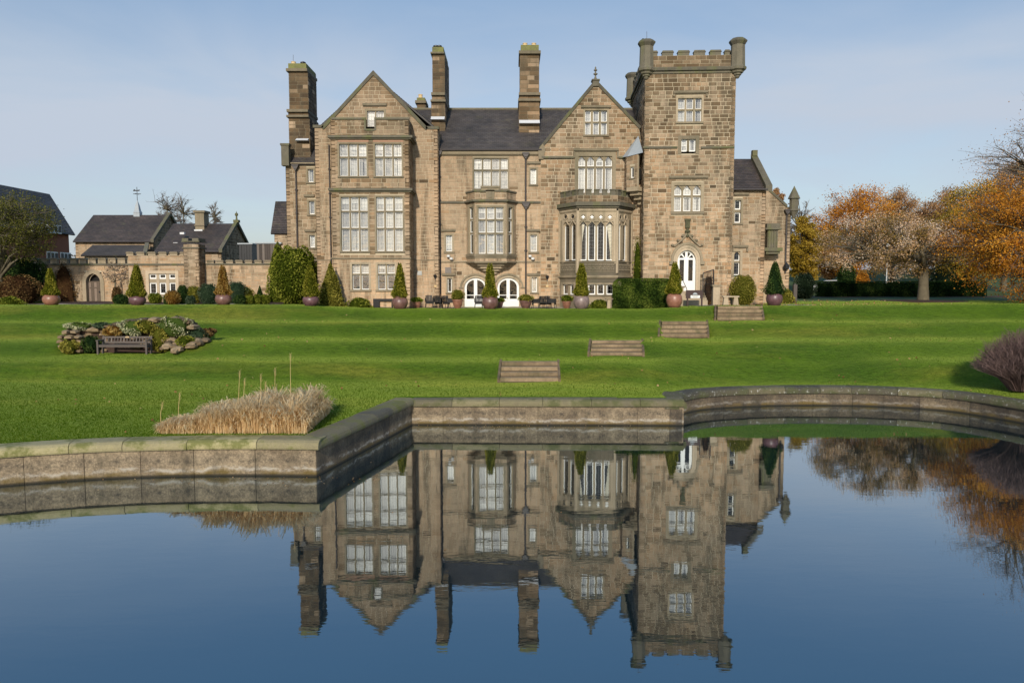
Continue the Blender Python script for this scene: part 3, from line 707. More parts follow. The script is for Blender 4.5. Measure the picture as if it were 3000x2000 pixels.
# square bay ---------------------------------------------------------
hb = []
t2 = [(994.5,1018.5),(1023.5,1046),(1050.5,1074)]
hb.append(window(FB, house, t2, [(422,458),(463,516)], 5, tone=.4)); hb.append(window(FB, house, [(1099,1122),(1126.5,1148.5),(1153,1176.5)], [(422,458),(463,516)], 5, tone=.4))
hb.append(window(FB, house, [(1000,1023.5),(1028,1050.5),(1055,1078)], [(577,617),(621,667),(671,735)], 5, tone=.4)); hb.append(window(FB, house, [(1103,1125),(1130,1152),(1156.5,1180)], [(577,617),(621,667),(671,735)], 5, tone=.4))
hb.append(window(FB, house, [(1032,1054),(1058.5,1081)], [(774,801),(805,848)], 6, tone=.7, fill='half')); hb.append(window(FB, house, [(1107,1129),(1134,1157)], [(774,801),(805,848)], 6, tone=.7, fill='half'))
bt = FB.uz(1085, 349)[1]; bl, brr = FB.uz(973, 600)[0], FB.uz(1199.5, 600)[0]
nl, nr, nb_ = FB.uz(1072, 350)[0], FB.uz(1097, 350)[0], FB.uz(1085, 378)[1]
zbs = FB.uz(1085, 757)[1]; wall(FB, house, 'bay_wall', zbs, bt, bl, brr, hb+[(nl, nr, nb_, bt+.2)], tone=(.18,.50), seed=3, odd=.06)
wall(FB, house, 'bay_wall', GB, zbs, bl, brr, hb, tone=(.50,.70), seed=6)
wall(Fr(brr, 55.4, R(90)), house, 'bay_side_wall', GB, bt, 0.0, 2.1, tone=(.2,.45), seed=4); wall(Fr(bl, 57.5, R(-90)), house, 'bay_side_wall', GB, bt, 0.0, 2.1, tone=(.2,.45), seed=5)
strip(FB, house, 'parapet_coping', 971, 1072, 345, 352, .1, MGREY, .4); strip(FB, house, 'parapet_coping', 1097, 1200, 345, 352, .1, MGREY, .4)
g = MB(); g.fbox(FB, nl-.12, nl, nb_-.1, bt-.02, -.32, .07, .4); g.fbox(FB, nr, nr+.12, nb_-.1, bt-.02, -.32, .07, .4); g.fbox(FB, nl-.0, nr+.0, nb_-.14, nb_, -.32, .07, .4); g.build('crenel_edging', MGREY, house)
bRf = Fr(brr, 55.4, R(90))
def ring(fr, root, name, x0, x1, y0, y1, proj, side, mat=MTRIM, tone=.3):
    """moulding round the front and both returns of a box bay"""
    (u0, za), (u1, _) = fr.uz(x0, y0), fr.uz(x1, y0); zb_ = fr.uz((x0+x1)/2, y1)[1]; g = MB(); hh = za-zb_
    for k0, k1, pj in ((0, .35, proj*.5), (.35, 1, proj)):
        z0, z1 = zb_+hh*k0, zb_+hh*k1
        g.fbox(fr, u0-pj, u1+pj, z0, z1, -.01, pj, tone)
        g.fbox(fr, u0-pj, u0+.01, z0, z1, -side, -.012, tone); g.fbox(fr, u1-.01, u1+pj, z0, z1, -side, -.012, tone)
    return g.build(name, mat, root)
ring(FB, house, 'cornice', 973, 1199, 398, 409, .26, 2.05, MGREY, .35); ring(FB, house, 'cornice', 973, 1199.5, 552, 563, .24, 2.05, MGREY, .35); ring(FB, house, 'string_course', 974, 1200, 755, 760, .12, 2.05, MTRIM, .3)
g = MB(); g.add([FB.w(bl, bt-.5, -.3), FB.w(brr, bt-.5, -.3), FB.w(brr, bt-.5, -2.1), FB.w(bl, bt-.5, -2.1)], [(0,1,2,3)]); g.build('bay_roof', MLEADD, house)
for a, b in ((921, 972), (1212, 1283)): strip(F0, house, 'string_course', a, b, 761, 764, .05, MTRIM, .35)
for X0, X1 in ((990, 1080), (1093, 1182)): strip(FB, house, 'pink_lintel', X0, X1, 411, 417.5, .035, tonemat('pink_sandstone', [(0, (.30,.17,.11)), (1, (.42,.25,.17))]) if X0 == 990 else bpy.data.materials['pink_sandstone'], .5)

# low wing at far left -------------------------------------------------
hl = [window(FL, house, [(902,918.5)], [(496,534)], 5, fill='net', tone=.4, case=.07), window(FL, house, [(905,921.5)], [(589,628)], 5, (891,922,574), tone=.4, case=.07), window(FL, house, [(907,923)], [(689,725)], 5, (893,925,676), tone=.45, case=.07)]
lz = FL.uz(880, 482)[1]; lx0 = xr(FL, 839); lx1 = shL[0]-.02
wall(FL, house, 'low_wing_wall', GB, lz, lx0, lx1*59.6/57.5+.5, hl, tone=(.25,.55), seed=11, odd=.05)
SLL = Fr(lx0, 66.5, R(-90)); wall(SLL, house, 'side_wall', GB, lz, 0, 66.5-59.6, stones=False)
zt_ = at(880, 402, 63).z
roofquad(house, 'roof', (lx0+.25, 59.45, lz), (shL[0], 59.45, lz), (shL[0], 63, zt_), (lx0+.25, 63, zt_), MSLATE)
roofquad(house, 'roof', (shL[0], 66.5, lz), (lx0+.25, 66.5, lz), (lx0+.25, 63, zt_), (shL[0], 63, zt_), MSLATE)
g = MB(); g.hexa([(lx0-.05,59.4,lz-.1),(lx0+.3,59.4,lz-.1),(lx0+.3,63,zt_-.1),(lx0-.05,63,zt_-.1),(lx0-.05,59.4,lz+.35),(lx0+.3,59.4,lz+.35),(lx0+.3,63,zt_+.35),(lx0-.05,63,zt_+.35)], .3)
g.add([(lx0-.04,59.6,lz-.1),(lx0-.04,63,lz-.1),(lx0-.04,63,zt_)], [(0,1,2)], .4); a_ = at(841, 428, 59.4)
g.box(lx0-.18, lx0+.4, 59.15, 59.7, lz-.15, a_.z, .35); g.box(lx0-.24, lx0+.46, 59.1, 59.75, a_.z, a_.z+.16, .3); g.build('gable_coping', MGREY, house)
strip(FL, house, 'eaves_cornice', 842, 922, 477, 484, .14, MTRIM, .45)

# drainpipes
def pipe(fr, px0, py0, px1, py1, hopper=None, r=.065, off=.12):
    a, za = fr.uz(px0, py0); b, zb_ = fr.uz(px1, py1)
    if abs(px0-px1) < 12: b = a = (a+b)/2
    g = MB(); g.tube([fr.w(a, za, off), fr.w(b, zb_, off)], r, 8)
    n = int((za-zb_)/1.8)
    for i in range(1, n): g.tube([fr.w(a, za-i*1.8-.06, off), fr.w(a, za-i*1.8+.06, off)], r*1.5, 8); g.fbox(fr, a-.12, a+.12, za-i*1.8-.02, za-i*1.8+.02, 0, off)
    p = g.build('drainpipe', MPIPE, house)
    if hopper:
        k = MB(); s = hopper; k.prism(fr, [(a-s*.45, za-s), (a+s*.45, za-s), (a+s, za), (a-s, za)], .02, .36); k.fbox(fr, a-s*1.1, a+s*1.1, za, za+.09, .02, .4); k.prism(fr, [(a-s*.2, za-s*1.5), (a+s*.2, za-s*1.5), (a+s*.35, za-s), (a-s*.35, za-s)], .05, .3); k.build('rainwater_hopper', MPIPE, p)
pipe(FL, 868, 488, 872, 724, .24); pipe(FC, 1288, 448, 1290, 862, .2); pipe(FC, 1540, 452, 1540, 590, .25); pipe(FC, 1540, 596, 1541, 860, .3)
pipe(F0, 967, 425, 969, 776, None, .05)

# central range --------------------------------------------------------
hc = []
hc.append(window(FC, house, [(1389,1411),(1415.5,1437),(1441.5,1462.5),(1467,1487)], [(465,496),(501,553)], 5, tone=.35, case=.03))
hc.append(window(FC, house, [(1554,1571)], [(495,540)], 5, (1544,1584,478), tone=.4, case=.06))
hc.append(window(FC, house, [(1306,1324.5)], [(689,736)], 6, (1293,1334,675), tone=.55, case=.05)); hc.append(window(FC, house, [(1554,1573)], [(688,737)], 6, (1543,1582,675), tone=.55, case=.05))
hc.append(window(FC, house, [(1311,1323.5)], [(815,856)], 5, (1295,1334,804), tone=.6, fill='dark', case=.06)); hc.append(window(FC, house, [(1558,1573)], [(812,856)], 5, (1544,1583,804), tone=.6, case=.06))
eav = FC.uz(1430, 452)[1]; cx0 = shR[0]; cx1 = xr(FC, 1586)
bx0, bx1 = FC.uz(1370, 650)[0], FC.uz(1508, 650)[0]; bz0 = FC.uz(1440, 762)[1]; bz1 = FC.uz(1440, 600)[1]
d1 = (*[FC.uz(x, 860)[0] for x in (1360.5, 1426)], GB, FC.uz(1393, 812)[1]); d2 = (*[FC.uz(x, 860)[0] for x in (1456.5, 1521)], GB, FC.uz(1489, 812)[1])
wall(FC, house, 'central_wall', GB, eav, cx0, cx1, hc+[(bx0+.3, bx1-.3, bz0, bz1), d1, d2], tone=(.42,.66), seed=21, odd=.08)
strip(FC, house, 'eaves_cornice', 1289, 1586, 444, 456, .22, MTRIM, .4)
g = MB(); zz = FC.uz(1430, 441)[1]; g.tube([FC.w(cx0+.1, zz, .3), FC.w(cx1, zz, .3)], .085, 8); g.build('gutter', MPIPE, house)
strip(FC, house, 'string_course', 1291, 1366, 590, 597, .14, MGREY, .35); strip(FC, house, 'string_course', 1512, 1585, 590, 597, .14, MGREY, .35)
strip(FC, house, 'string_course', 1292, 1370, 765, 770, .08); strip(FC, house, 'string_course', 1508, 1586, 765, 770, .08)
# main roof
ridge = at(1440, 321, 63.6); ez = FC.uz(1440, 441)[1]; rx0 = at(1150, 321, 63.6).x; rx1 = at(1905, 321, 63.6).x
roofquad(house, 'roof', (xr(FC, 1180), 58.2, ez), (xr(FC, 1900), 58.2, ez), (rx1, 63.6, ridge.z), (rx0, 63.6, ridge.z), MSLATE)
roofquad(house, 'roof', (xr(FC, 1900), 69, ez), (xr(FC, 1180), 69, ez), (rx0, 63.6, ridge.z), (rx1, 63.6, ridge.z), MSLATE)
g = MB(); g.tube([(rx0, 63.6, ridge.z+.02), (rx1, 63.6, ridge.z+.02)], .12, 6); g.build('ridge_tiles', MSLATE if False else MGREY, house)
g = MB(); g.box(-9, 12, 68.9, 69, GB, ez); g.build('back_wall', MSTONE, house)

# canted bay with stepped parapet -----------------------------------------
def canted(fa, px0, pxa, pxb, px1, py, Yf):
    """returns frames left, front, right of a canted bay; px0,px1 on plane fa, pxa,pxb on plane Y=Yf"""
    a = fa.w(fa.uz(px0, py)[0], 0); d = fa.w(fa.uz(px1, py)[0], 0)
    b = at(pxa, py, Yf); c = at(pxb, py, Yf)
    return Fr.two(a, b), Fr.two(b, c), Fr.two(c, d), [math.dist(a[:2], b[:2]), math.dist(b[:2], c[:2]), math.dist(c[:2], d[:2])], [a, b, c, d]
K = canted(FC, 1367, 1392, 1483, 1511, 670, 57.2)
rowsb = [(607,641),(646,681),(686,743)]
hk = [[window(K[0], house, [(1375.5,1387)], rowsb, 4, fill='dark', tone=.5, case=.05, rec=.12)], [window(K[1], house, [(1402,1422),(1427,1448),(1453,1475)], rowsb, 6, tone=.5)], [window(K[2], house, [(1488.5,1501)], rowsb, 4, fill='dark', tone=.5, case=.05, rec=.12)]]
kt = K[1].uz(1437, 560)[1]; kb = K[1].uz(1437, 768)[1]
for i in range(3): wall(K[i], house, 'bay_wall', kb, kt, 0.0, K[3][i], hk[i], tone=(.38,.6), seed=30+i, thick=.28, width=(.3,.6))
def bandpoly(pts, z0, z1, proj, name, mat, tone=.35, close=False):
    """moulding following a canted plan; pts = plan corner points left..right, walls facing the camera"""
    g = MB(); off = []
    for i, p in enumerate(pts):
        ns = []
        for a, b in (((pts[i-1], p) if i else (None, None)), ((p, pts[i+1]) if i < len(pts)-1 else (None, None))):
            if a is None: continue
            dx, dy = b[0]-a[0], b[1]-a[1]; l = math.hypot(dx, dy); ns.append((dy/l, -dx/l))
        nx_, ny_ = sum(n[0] for n in ns), sum(n[1] for n in ns); l = math.hypot(nx_, ny_); nx_, ny_ = nx_/l, ny_/l
        k = 1/max(.4, nx_*ns[0][0]+ny_*ns[0][1]); off.append((nx_*k, ny_*k))
    for i in range(len(pts)-1):
        p, q, a, b = pts[i], pts[i+1], off[i], off[i+1]
        for zz0, zz1, pj in ((z0, z0+(z1-z0)*.35, proj*.5), (z0+(z1-z0)*.35, z1, proj)):
            pl = [(p[0]+a[0]*pj, p[1]+a[1]*pj), (q[0]+b[0]*pj, q[1]+b[1]*pj), (q[0]-b[0]*.25, q[1]-b[1]*.25), (p[0]-a[0]*.25, p[1]-a[1]*.25)]
            g.hexa([(x, y, z) for z in (zz0, zz1) for x, y in pl], tone)
    return g.build(name, mat, house)
kp = [p[:2] for p in K[4]]; zc = lambda py: K[1].uz(1437, py)[1]
bandpoly(kp, zc(593), zc(585), .22, 'cornice', MGREY); bandpoly(kp, zc(757), zc(744), .09, 'bay_sill_band', MTRIM, .3); bandpoly(kp, zc(771), zc(765), .12, 'string_course', MTRIM)
# parapet coping, stepped up over the middle
bandpoly(kp, zc(563), zc(557), .1, 'parapet_coping', MGREY); g = MB(); u0, u1 = K[1].uz(1410, 550)[0], K[1].uz(1461, 550)[0]
g.fbox(K[1], u0, u1, zc(562), zc(551), -.25, .02, .55); g.fbox(K[1], u0-.06, u1+.06, zc(551), zc(545), -.3, .1, .3); g.build('parapet_step', MTRIM, house)
g = MB(); um, z_ = K[1].uz(1436, 567); g.prism(K[1], [(um-.3, z_-.42), (um+.3, z_-.42), (um+.34, z_+.25), (um, z_+.42), (um-.34, z_+.25)], 0, .1, .3); g.prism(K[1], [(um-.14, z_-.3), (um+.14, z_-.3), (um+.16, z_+.15), (um-.16, z_+.15)], .1, .16, .25); g.build('carved_shield', MTRIM, house)
# corbelling under the bay
for i, (a, b, y0, y1, pj) in enumerate(((1376,1502,771,779,.95), (1390,1488,779,787,.72), (1404,1476,787,794,.5), (1418,1462,794,802,.28))):
    g = MB(); ua, zt2 = FC.uz(a, y0); ub, _ = FC.uz(b, y0); zb2 = FC.uz(a, y1)[1]; k = min(.8, (ub-ua)*.2)
    pts = [(ua, 58.4), (ua+k, 58.4-pj), (ub-k, 58.4-pj), (ub, 58.4)]
    g.hexa([(x, y, z) for z in (zb2, zt2-.05) for x, y in (pts[1], pts[2], pts[3], pts[0])], .7)
    pts = [(ua-.06, 58.4), (ua+k-.05, 58.4-pj-.05), (ub-k+.05, 58.4-pj-.05), (ub+.06, 58.4)]
    g.hexa([(x, y, z) for z in (zt2-.05, zt2) for x, y in (pts[1], pts[2], pts[3], pts[0])], .5); g.build('corbel', MTRIM, house)
# arched french doors
def arched_door(a, b, ytop, ybot, label):
    fr = FC; u0, zb2 = fr.uz(a, ybot); u1, _ = fr.uz(b, ybot); zt2 = fr.uz((a+b)/2, ytop)[1]; hw = (u1-u0)/2; zs = zt2-hw*.86; um = (u0+u1)/2
    def archz(r, u): return zs + .86*math.sqrt(max(0, r*r-(u-um)**2))
    g = MB()     # stone reveal filling the spandrels, proud hood mould
    P = arch_pts(u0, u1, zs, zt2, 8, False); h = len(P)//2
    g.prism(fr, [(u0, zt2+.02)]+P[:h+1]+[(um, zt2+.02)], -.3, .03, .75); g.prism(fr, [(um, zt2+.02)]+P[h:]+[(u1, zt2+.02)], -.3, .03, .75)
    ro, ri = hw+.34, hw+.22; seg = 14
    for i in range(seg):
        t0, t1 = math.pi*i/seg, math.pi*(i+1)/seg
        g.prism(fr, [(um-ri*math.cos(t0), zs+.86*ri*math.sin(t0)), (um-ri*math.cos(t1), zs+.86*ri*math.sin(t1)), (um-ro*math.cos(t1), zs+.9*ro*math.sin(t1)), (um-ro*math.cos(t0), zs+.9*ro*math.sin(t0))], -.01, .13, .4)
    for s_ in (-1, 1): g.fbox(fr, um+s_*(hw+.28)-.16, um+s_*(hw+.28)+.16, zs-.08, zs, -.01, .15, .4)
    g.build('door_surround', MTRIM, house)
    d = MB(); n0, n1 = -.2, -.12; t_ = .17
    Pi = arch_pts(u0+t_, u1-t_, zs, zt2-t_, 8, False)
    for i in range(len(P)-1): d.prism(fr, [P[i], Pi[i], Pi[i+1], P[i+1]], n0, n1)
    d.fbox(fr, u0, u0+t_, zb2, zs, n0, n1); d.fbox(fr, u1-t_, u1, zb2, zs, n0, n1); d.fbox(fr, um-.13, um+.13, zb2, zt2-.03, n0, n1+.004)
    zp = zb2+(zt2-zb2)*.30
    for s0, s1 in ((u0+t_, um-.13), (um+.13, u1-t_)):
        d.fbox(fr, s0, s1, zb2, zp, n0, n1-.01); d.fbox(fr, s0+.1, s1-.1, zb2+.12, zp-.1, n0, n1+.01); d.fbox(fr, s0, s1, zp+.26, zp+.31, n0, n1-.01)
    dr = d.build('french_door', MWHITE, house); dr['label'] = label
    for lo, hi, s_ in ((u0+t_, um-.13, 0), (um+.13, u1-t_, 1)):
        k = MB(); pts = [(lo, zp), (hi, zp)] + [(u, archz(hw-t_+.02, u)) for u in [hi+(lo-hi)*i/6 for i in range(7)]]
        k.add([fr.w(u, z, -.16) for u, z in pts], [tuple(range(len(pts)))]); k.build('pane', MGLASSP, dr)
    k = MB(); k.fbox(fr, um-.06, um-.03, zp-.02, zp+.12, n1, n1+.06); k.build('handle', MIRON, dr)
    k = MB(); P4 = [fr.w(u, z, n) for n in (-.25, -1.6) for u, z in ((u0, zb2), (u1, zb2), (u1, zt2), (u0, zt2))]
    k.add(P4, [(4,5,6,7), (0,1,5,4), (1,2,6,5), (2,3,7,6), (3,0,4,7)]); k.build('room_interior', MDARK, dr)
def plainglass():
    m = MGLASSD.copy(); m.name = 'door_glass'; t = m.node_tree
    out = [n for n in t.nodes if n.type == 'OUTPUT_MATERIAL'][0]; mx = [n for n in t.nodes if n.type == 'MIX_SHADER'][0]
    L(t, mx.outputs[0], out.inputs[0]); return m
MGLASSP = plainglass()
arched_door(1361, 1425.5, 813, 902, 'left arched white french door'); arched_door(1457, 1520.5, 813, 902, 'right arched white french door')
g = MB(); u, z = FC.uz(1304, 800); u1_, z1_ = FC.uz(1322, 783); g.fbox(FC, u, u1_, z, z1_, 0, .04); 
for i in range(5): g.fbox(FC, u+.03, u1_-.03, z+.05+i*.085, z+.09+i*.085, .04, .08)
g.build('vent_grille', flat('grey_vent', (.22,.19,.17), .6), house)
g = MB(); u, z = F0.uz(1223, 806); u1_, z1_ = F0.uz(1236, 794); g.fbox(F0, u, u1_, z, z1_, 0, .06); g.fbox(F0, u+.06, u1_-.06, z+.06, z1_-.06, .06, .08); g.build('vent_grille', flat('pale_vent', (.42,.42,.40), .6), house)
for px, py, fr in ((1319, 755, FC), (1557, 755, FC)):
    g = MB(); u, z = fr.uz(px, py); g.fbox(fr, u-.04, u+.04, z-.02, z+.02, 0, .25)
    for dx, dz in ((-.12, .10), (.10, -.10)): g.lathe(fr.w(u+dx, z+dz-.09, .3), [(.03, 0), (.13, .04), (.14, .15), (.05, .2)], 10)
    g.build('floodlight', MLIGHT, house)
for px, py, fr in ((1275, 812, F0), (1603, 814, FG)):
    g = MB(); u, z = fr.uz(px, py); g.fbox(fr, u-.03, u+.03, z-.25, z+.05, 0, .06); g.lathe(fr.w(u, z-.05, .2), [(.05, 0), (.12, .14), (.14, .2), (.04, .25)], 8); g.build('wall_lantern', MIRON, house)
for px, py, fr in ((1276, 838, F0), (1603, 838, FG)):
    g = MB(); u, z = fr.uz(px, py); g.fbox(fr, u-.09, u+.09, z-.08, z+.08, 0, .07); g.build('alarm_box', flat('orange_box', (.6,.42,.2), .5) if px < 1500 else bpy.data.materials['orange_box'], house)

# chimneys -------------------------------------------------------------
def chimney(Yf, depth, secs, pots, flash, seed, tone=(.0,.3), label=None):
    """secs: (x0,x1,ytop,ybot,proj,kind)"""
    fr = Fr(0, Yf); core = MB(); first = None
    for x0, x1, yt, yb, kind in secs:
        u0, zt2 = fr.uz(x0, yt); u1, _ = fr.uz(x1, yt); zb2 = fr.uz(x0, yb)[1]
        if kind == 's':
            core.fbox(fr, u0, u1, zb2, zt2, -depth, 0, .3)
        else:
            e = -xr(fr, x0, 300)+0; core.fbox(fr, u0, u1, zb2, zt2, -depth-.25, .25 if kind == 'm' else .12, .2 if kind == 'm' else .5)
    ch = core.build('chimney', MMOSS if False else MTRIM, house)
    if label: ch['label'] = label
    for i, (x0, x1, yt, yb, kind) in enumerate(secs):
        if kind == 'c':
            u0, zt2 = fr.uz(x0, yt); u1, _ = fr.uz(x1, yt); zb2 = fr.uz(x0, yb)[1]
            g = MB(); g.fbox(fr, u0-.01, u1+.01, zb2, zt2+.01, -depth+.01, .14, .7); g.build('mossy_crown', MMOSS, ch)
        if kind != 's': continue
        u0, zt2 = fr.uz(x0, yt); u1, _ = fr.uz(x1, yt); zb2 = fr.uz(x0, yb)[1]
        for f2, w2 in ((fr, u1-u0), (Fr(u1, Yf, R(90)), depth), (Fr(u0, Yf+depth, R(-90)), depth)):
            a0 = u0 if f2 is fr else 0.0
            rnd = random.Random(seed+i); z = zb2
            while z < zt2-.05:
                z1 = min(z+rnd.uniform(.26,.36), zt2)
                if zt2-z1 < .12: z1 = zt2
                cs = [a0]; x = a0
                while True:
                    x += rnd.uniform(.45, .85)
                    if x > a0+w2-.3: break
                    cs.append(x)
                cs.append(a0+w2)
                for p, q in zip(cs, cs[1:]):
                    STONES.setdefault(house.name, []).append((ch, house, f2, [(p+.012, z+.012), (q-.012, z+.012), (q-.012, z1-.012), (p+.012, z1-.012)], .025, rnd.uniform(*tone) if rnd.random() > .15 else rnd.uniform(.4, .75), (q-p)*(z1-z)/Yf**2))
                z = z1
    for px, ptop, pbot, kind in pots:
        p = at(px, pbot, Yf+depth*.4); q = at(px, ptop, Yf+depth*.4); hh = q.z-p.z
        g = MB()
        if kind == 'clay': g.lathe((p.x, p.y, p.z-.02), [(.2, 0), (.17, hh*.8), (.2, hh*.85), (.19, hh), (.1, hh)], 12); g.build('chimney_pot', MPOTY, ch, smooth=False)
        else: g.lathe((p.x, p.y, p.z-.02), [(.14, 0), (.12, hh*.4), (.22, hh*.45), (.22, hh*.75), (.06, hh)], 10); g.build('chimney_cowl', MIRON, ch)
    if flash:
        x0, x1, y0, y1 = flash; u0, za = fr.uz(x0, y0); u1, _ = fr.uz(x1, y0); zb2 = fr.uz(x0, y1)[1]
        g = MB(); g.hexa([fr.w(u0, zb2, .42), fr.w(u1, zb2, .42), fr.w(u1, zb2-.02, .1), fr.w(u0, zb2-.02, .1), fr.w(u0, za, .035), fr.w(u1, za, .035), fr.w(u1, za, 0), fr.w(u0, za, 0)]); g.build('flashing', MLEAD, ch)
    return ch
chimney(60.3, 2.6, [(846,898,188,204,'c'),(840,902,203,211,'m'),(846,901,211,322,'s'),(842,904,322,330,'m'),(845,903,330,339,'s'),(841,906,339,345,'m'),(846,906,345,470,'s')], [(860,181,190,'clay'),(888,180,190,'cowl')], (869,905,406,414), 50, (.0,.2), 'left end chimney')
g = MB(); p = at(859, 188, 61.5); g.tube([p, at(859, 161, 61.5)], .015, 5); g.build('lightning_rod', MIRON, house)
chimney(60.6, 4.0, [(1267,1299,140,155,'c'),(1262,1302,155,160,'m'),(1267,1302,160,273,'s'),(1264,1304,273,281,'m'),(1266,1303,281,294,'s'),(1262,1306,294,300,'m'),(1264,1303,300,420,'s')], [(1277,132,142,'cowl'),(1287,132,142,'cowl')], (1263,1303,342,353), 51, (.02,.3), 'middle left slender chimney')
chimney(60.4, 3.2, [(1526,1578,134,151,'c'),(1520,1584,151,160,'m'),(1524,1579,160,273,'s'),(1520,1583,273,281,'m'),(1522,1581,281,291,'s'),(1518,1584,291,298,'m'),(1521,1580,298,430,'s')], [(1538,127,136,'clay'),(1564,127,136,'clay')], (1521,1581,352,364), 52, (.08,.34), 'broad middle right chimney')
chimney(67.0, 1.4, [(1222,1245,288,296,'c'),(1217,1249,296,304,'m'),(1222,1246,304,345,'s')], [(1232,277,290,'clay')], None, 53, (.1,.4), 'small chimney behind the ridge')

# right gable ----------------------------------------------------------
hg = []
hg.append(window(FG, house, [(1714,1731),(1737.5,1755),(1761,1778.5)], [(324,356),(360,395)], 5, (1702,1790,314), tone=.6))
hg.append(window(FG, house, [(1694.5,1714.5),(1720.5,1740.5),(1746.5,1767),(1772.5,1793)], [(458,487),(492,565)], 11, (1680,1812,440), arched=True, tone=.42, hooddrop=.6, case=.05))
ap = FG.uz(1745, 240); gl0 = FG.uz(1586, 432); gl1 = FG.uz(1872, 372); gx0, gx1 = xr(FG, 1584), xr(FG, 1878)
O = canted(FG, 1640, 1692, 1808, 1850, 700, 56.2)
obz0, obz1 = FG.uz(1745, 815)[1], FG.uz(1745, 600)[1]
hg.append((xr(FG, 1640)+.4, xr(FG, 1850)-.4, GB, obz1))
wall(FG, house, 'right_gable_wall', GB, gl0[1], gx0, gx1, hg, tone=(.2,1.0), seed=40, width=(.3,.66), odd=.25, joint=.036)
wall(FG, house, 'right_gable_wall', gl0[1], ap[1]-.05, [gl0, ap], [(gx1, gl0[1]), (gl1[0], gl1[1]), (ap[0]+.02, ap[1])], hg, tone=(.1,.8), seed=41, width=(.3,.66), odd=.2, joint=.036)
g = MB()
for p, q in (((gl0[0]-.1, gl0[1]-.1), ap), ((gl1[0]+.1, gl1[1]-.1), ap)):
    dx, dz = q[0]-p[0], q[1]-p[1]; l = math.hypot(dx, dz); nx_, nz_ = (-dz/l, dx/l) if dx > 0 else (dz/l, -dx/l)
    g.prism(FG, [(p[0]-nx_*.1, p[1]-nz_*.1), (q[0], q[1]-.1/abs(nz_)), (q[0], q[1]+.12/abs(nz_)), (p[0]+nx_*.12, p[1]+nz_*.12)], -.5, .1, .15)
g.build('gable_coping', MGREY, house)
g = MB(); c = FG.w(ap[0], ap[1]-.1, -.15); g.fbox(FG, ap[0]-.24, ap[0]+.24, ap[1]-.35, ap[1]+.05, -.45, .14, .3); g.fbox(FG, ap[0]-.3, ap[0]+.3, ap[1]+.05, ap[1]+.16, -.5, .2, .2)
g.lathe(c, [(.2,.26),(.1,.4),(.05,.55),(.05,.6),(.16,.68),(.16,.74),(.05,.8),(.05,.9),(.14,.97),(.13,1.03),(.04,1.08),(.07,1.14),(.0,1.3)], 8); g.build('finial', MGREY, house)
rb = 66.0; zrg = ap[1]-.1
roofquad(house, 'roof', (gl1[0]+.3, 58.5, gl1[1]-.5), (gl1[0]+.3, rb, gl1[1]-.5), (ap[0], rb, zrg), (ap[0], 58.5, zrg), MSLATE)
roofquad(house, 'roof', (gl0[0], rb, gl0[1]-.1), (gl0[0], 58.5, gl0[1]-.1), (ap[0], 58.5, zrg), (ap[0], rb, zrg), MSLATE)
strip(FG, house, 'string_course', 1587, 1680, 459, 466, .16, MGREY, .35); strip(FG, house, 'string_course', 1812, 1832, 459, 466, .16, MGREY, .35)
g = MB(); u, z = FG.uz(1586, 432); g.prism(FG, [(u-.2, z-.9), (u+.15, z-.9), (u+.3, z-.1), (u+.1, z+.25), (u-.25, z-.2)], -.4, .14, .3); g.build('kneeler', MTRIM, house)
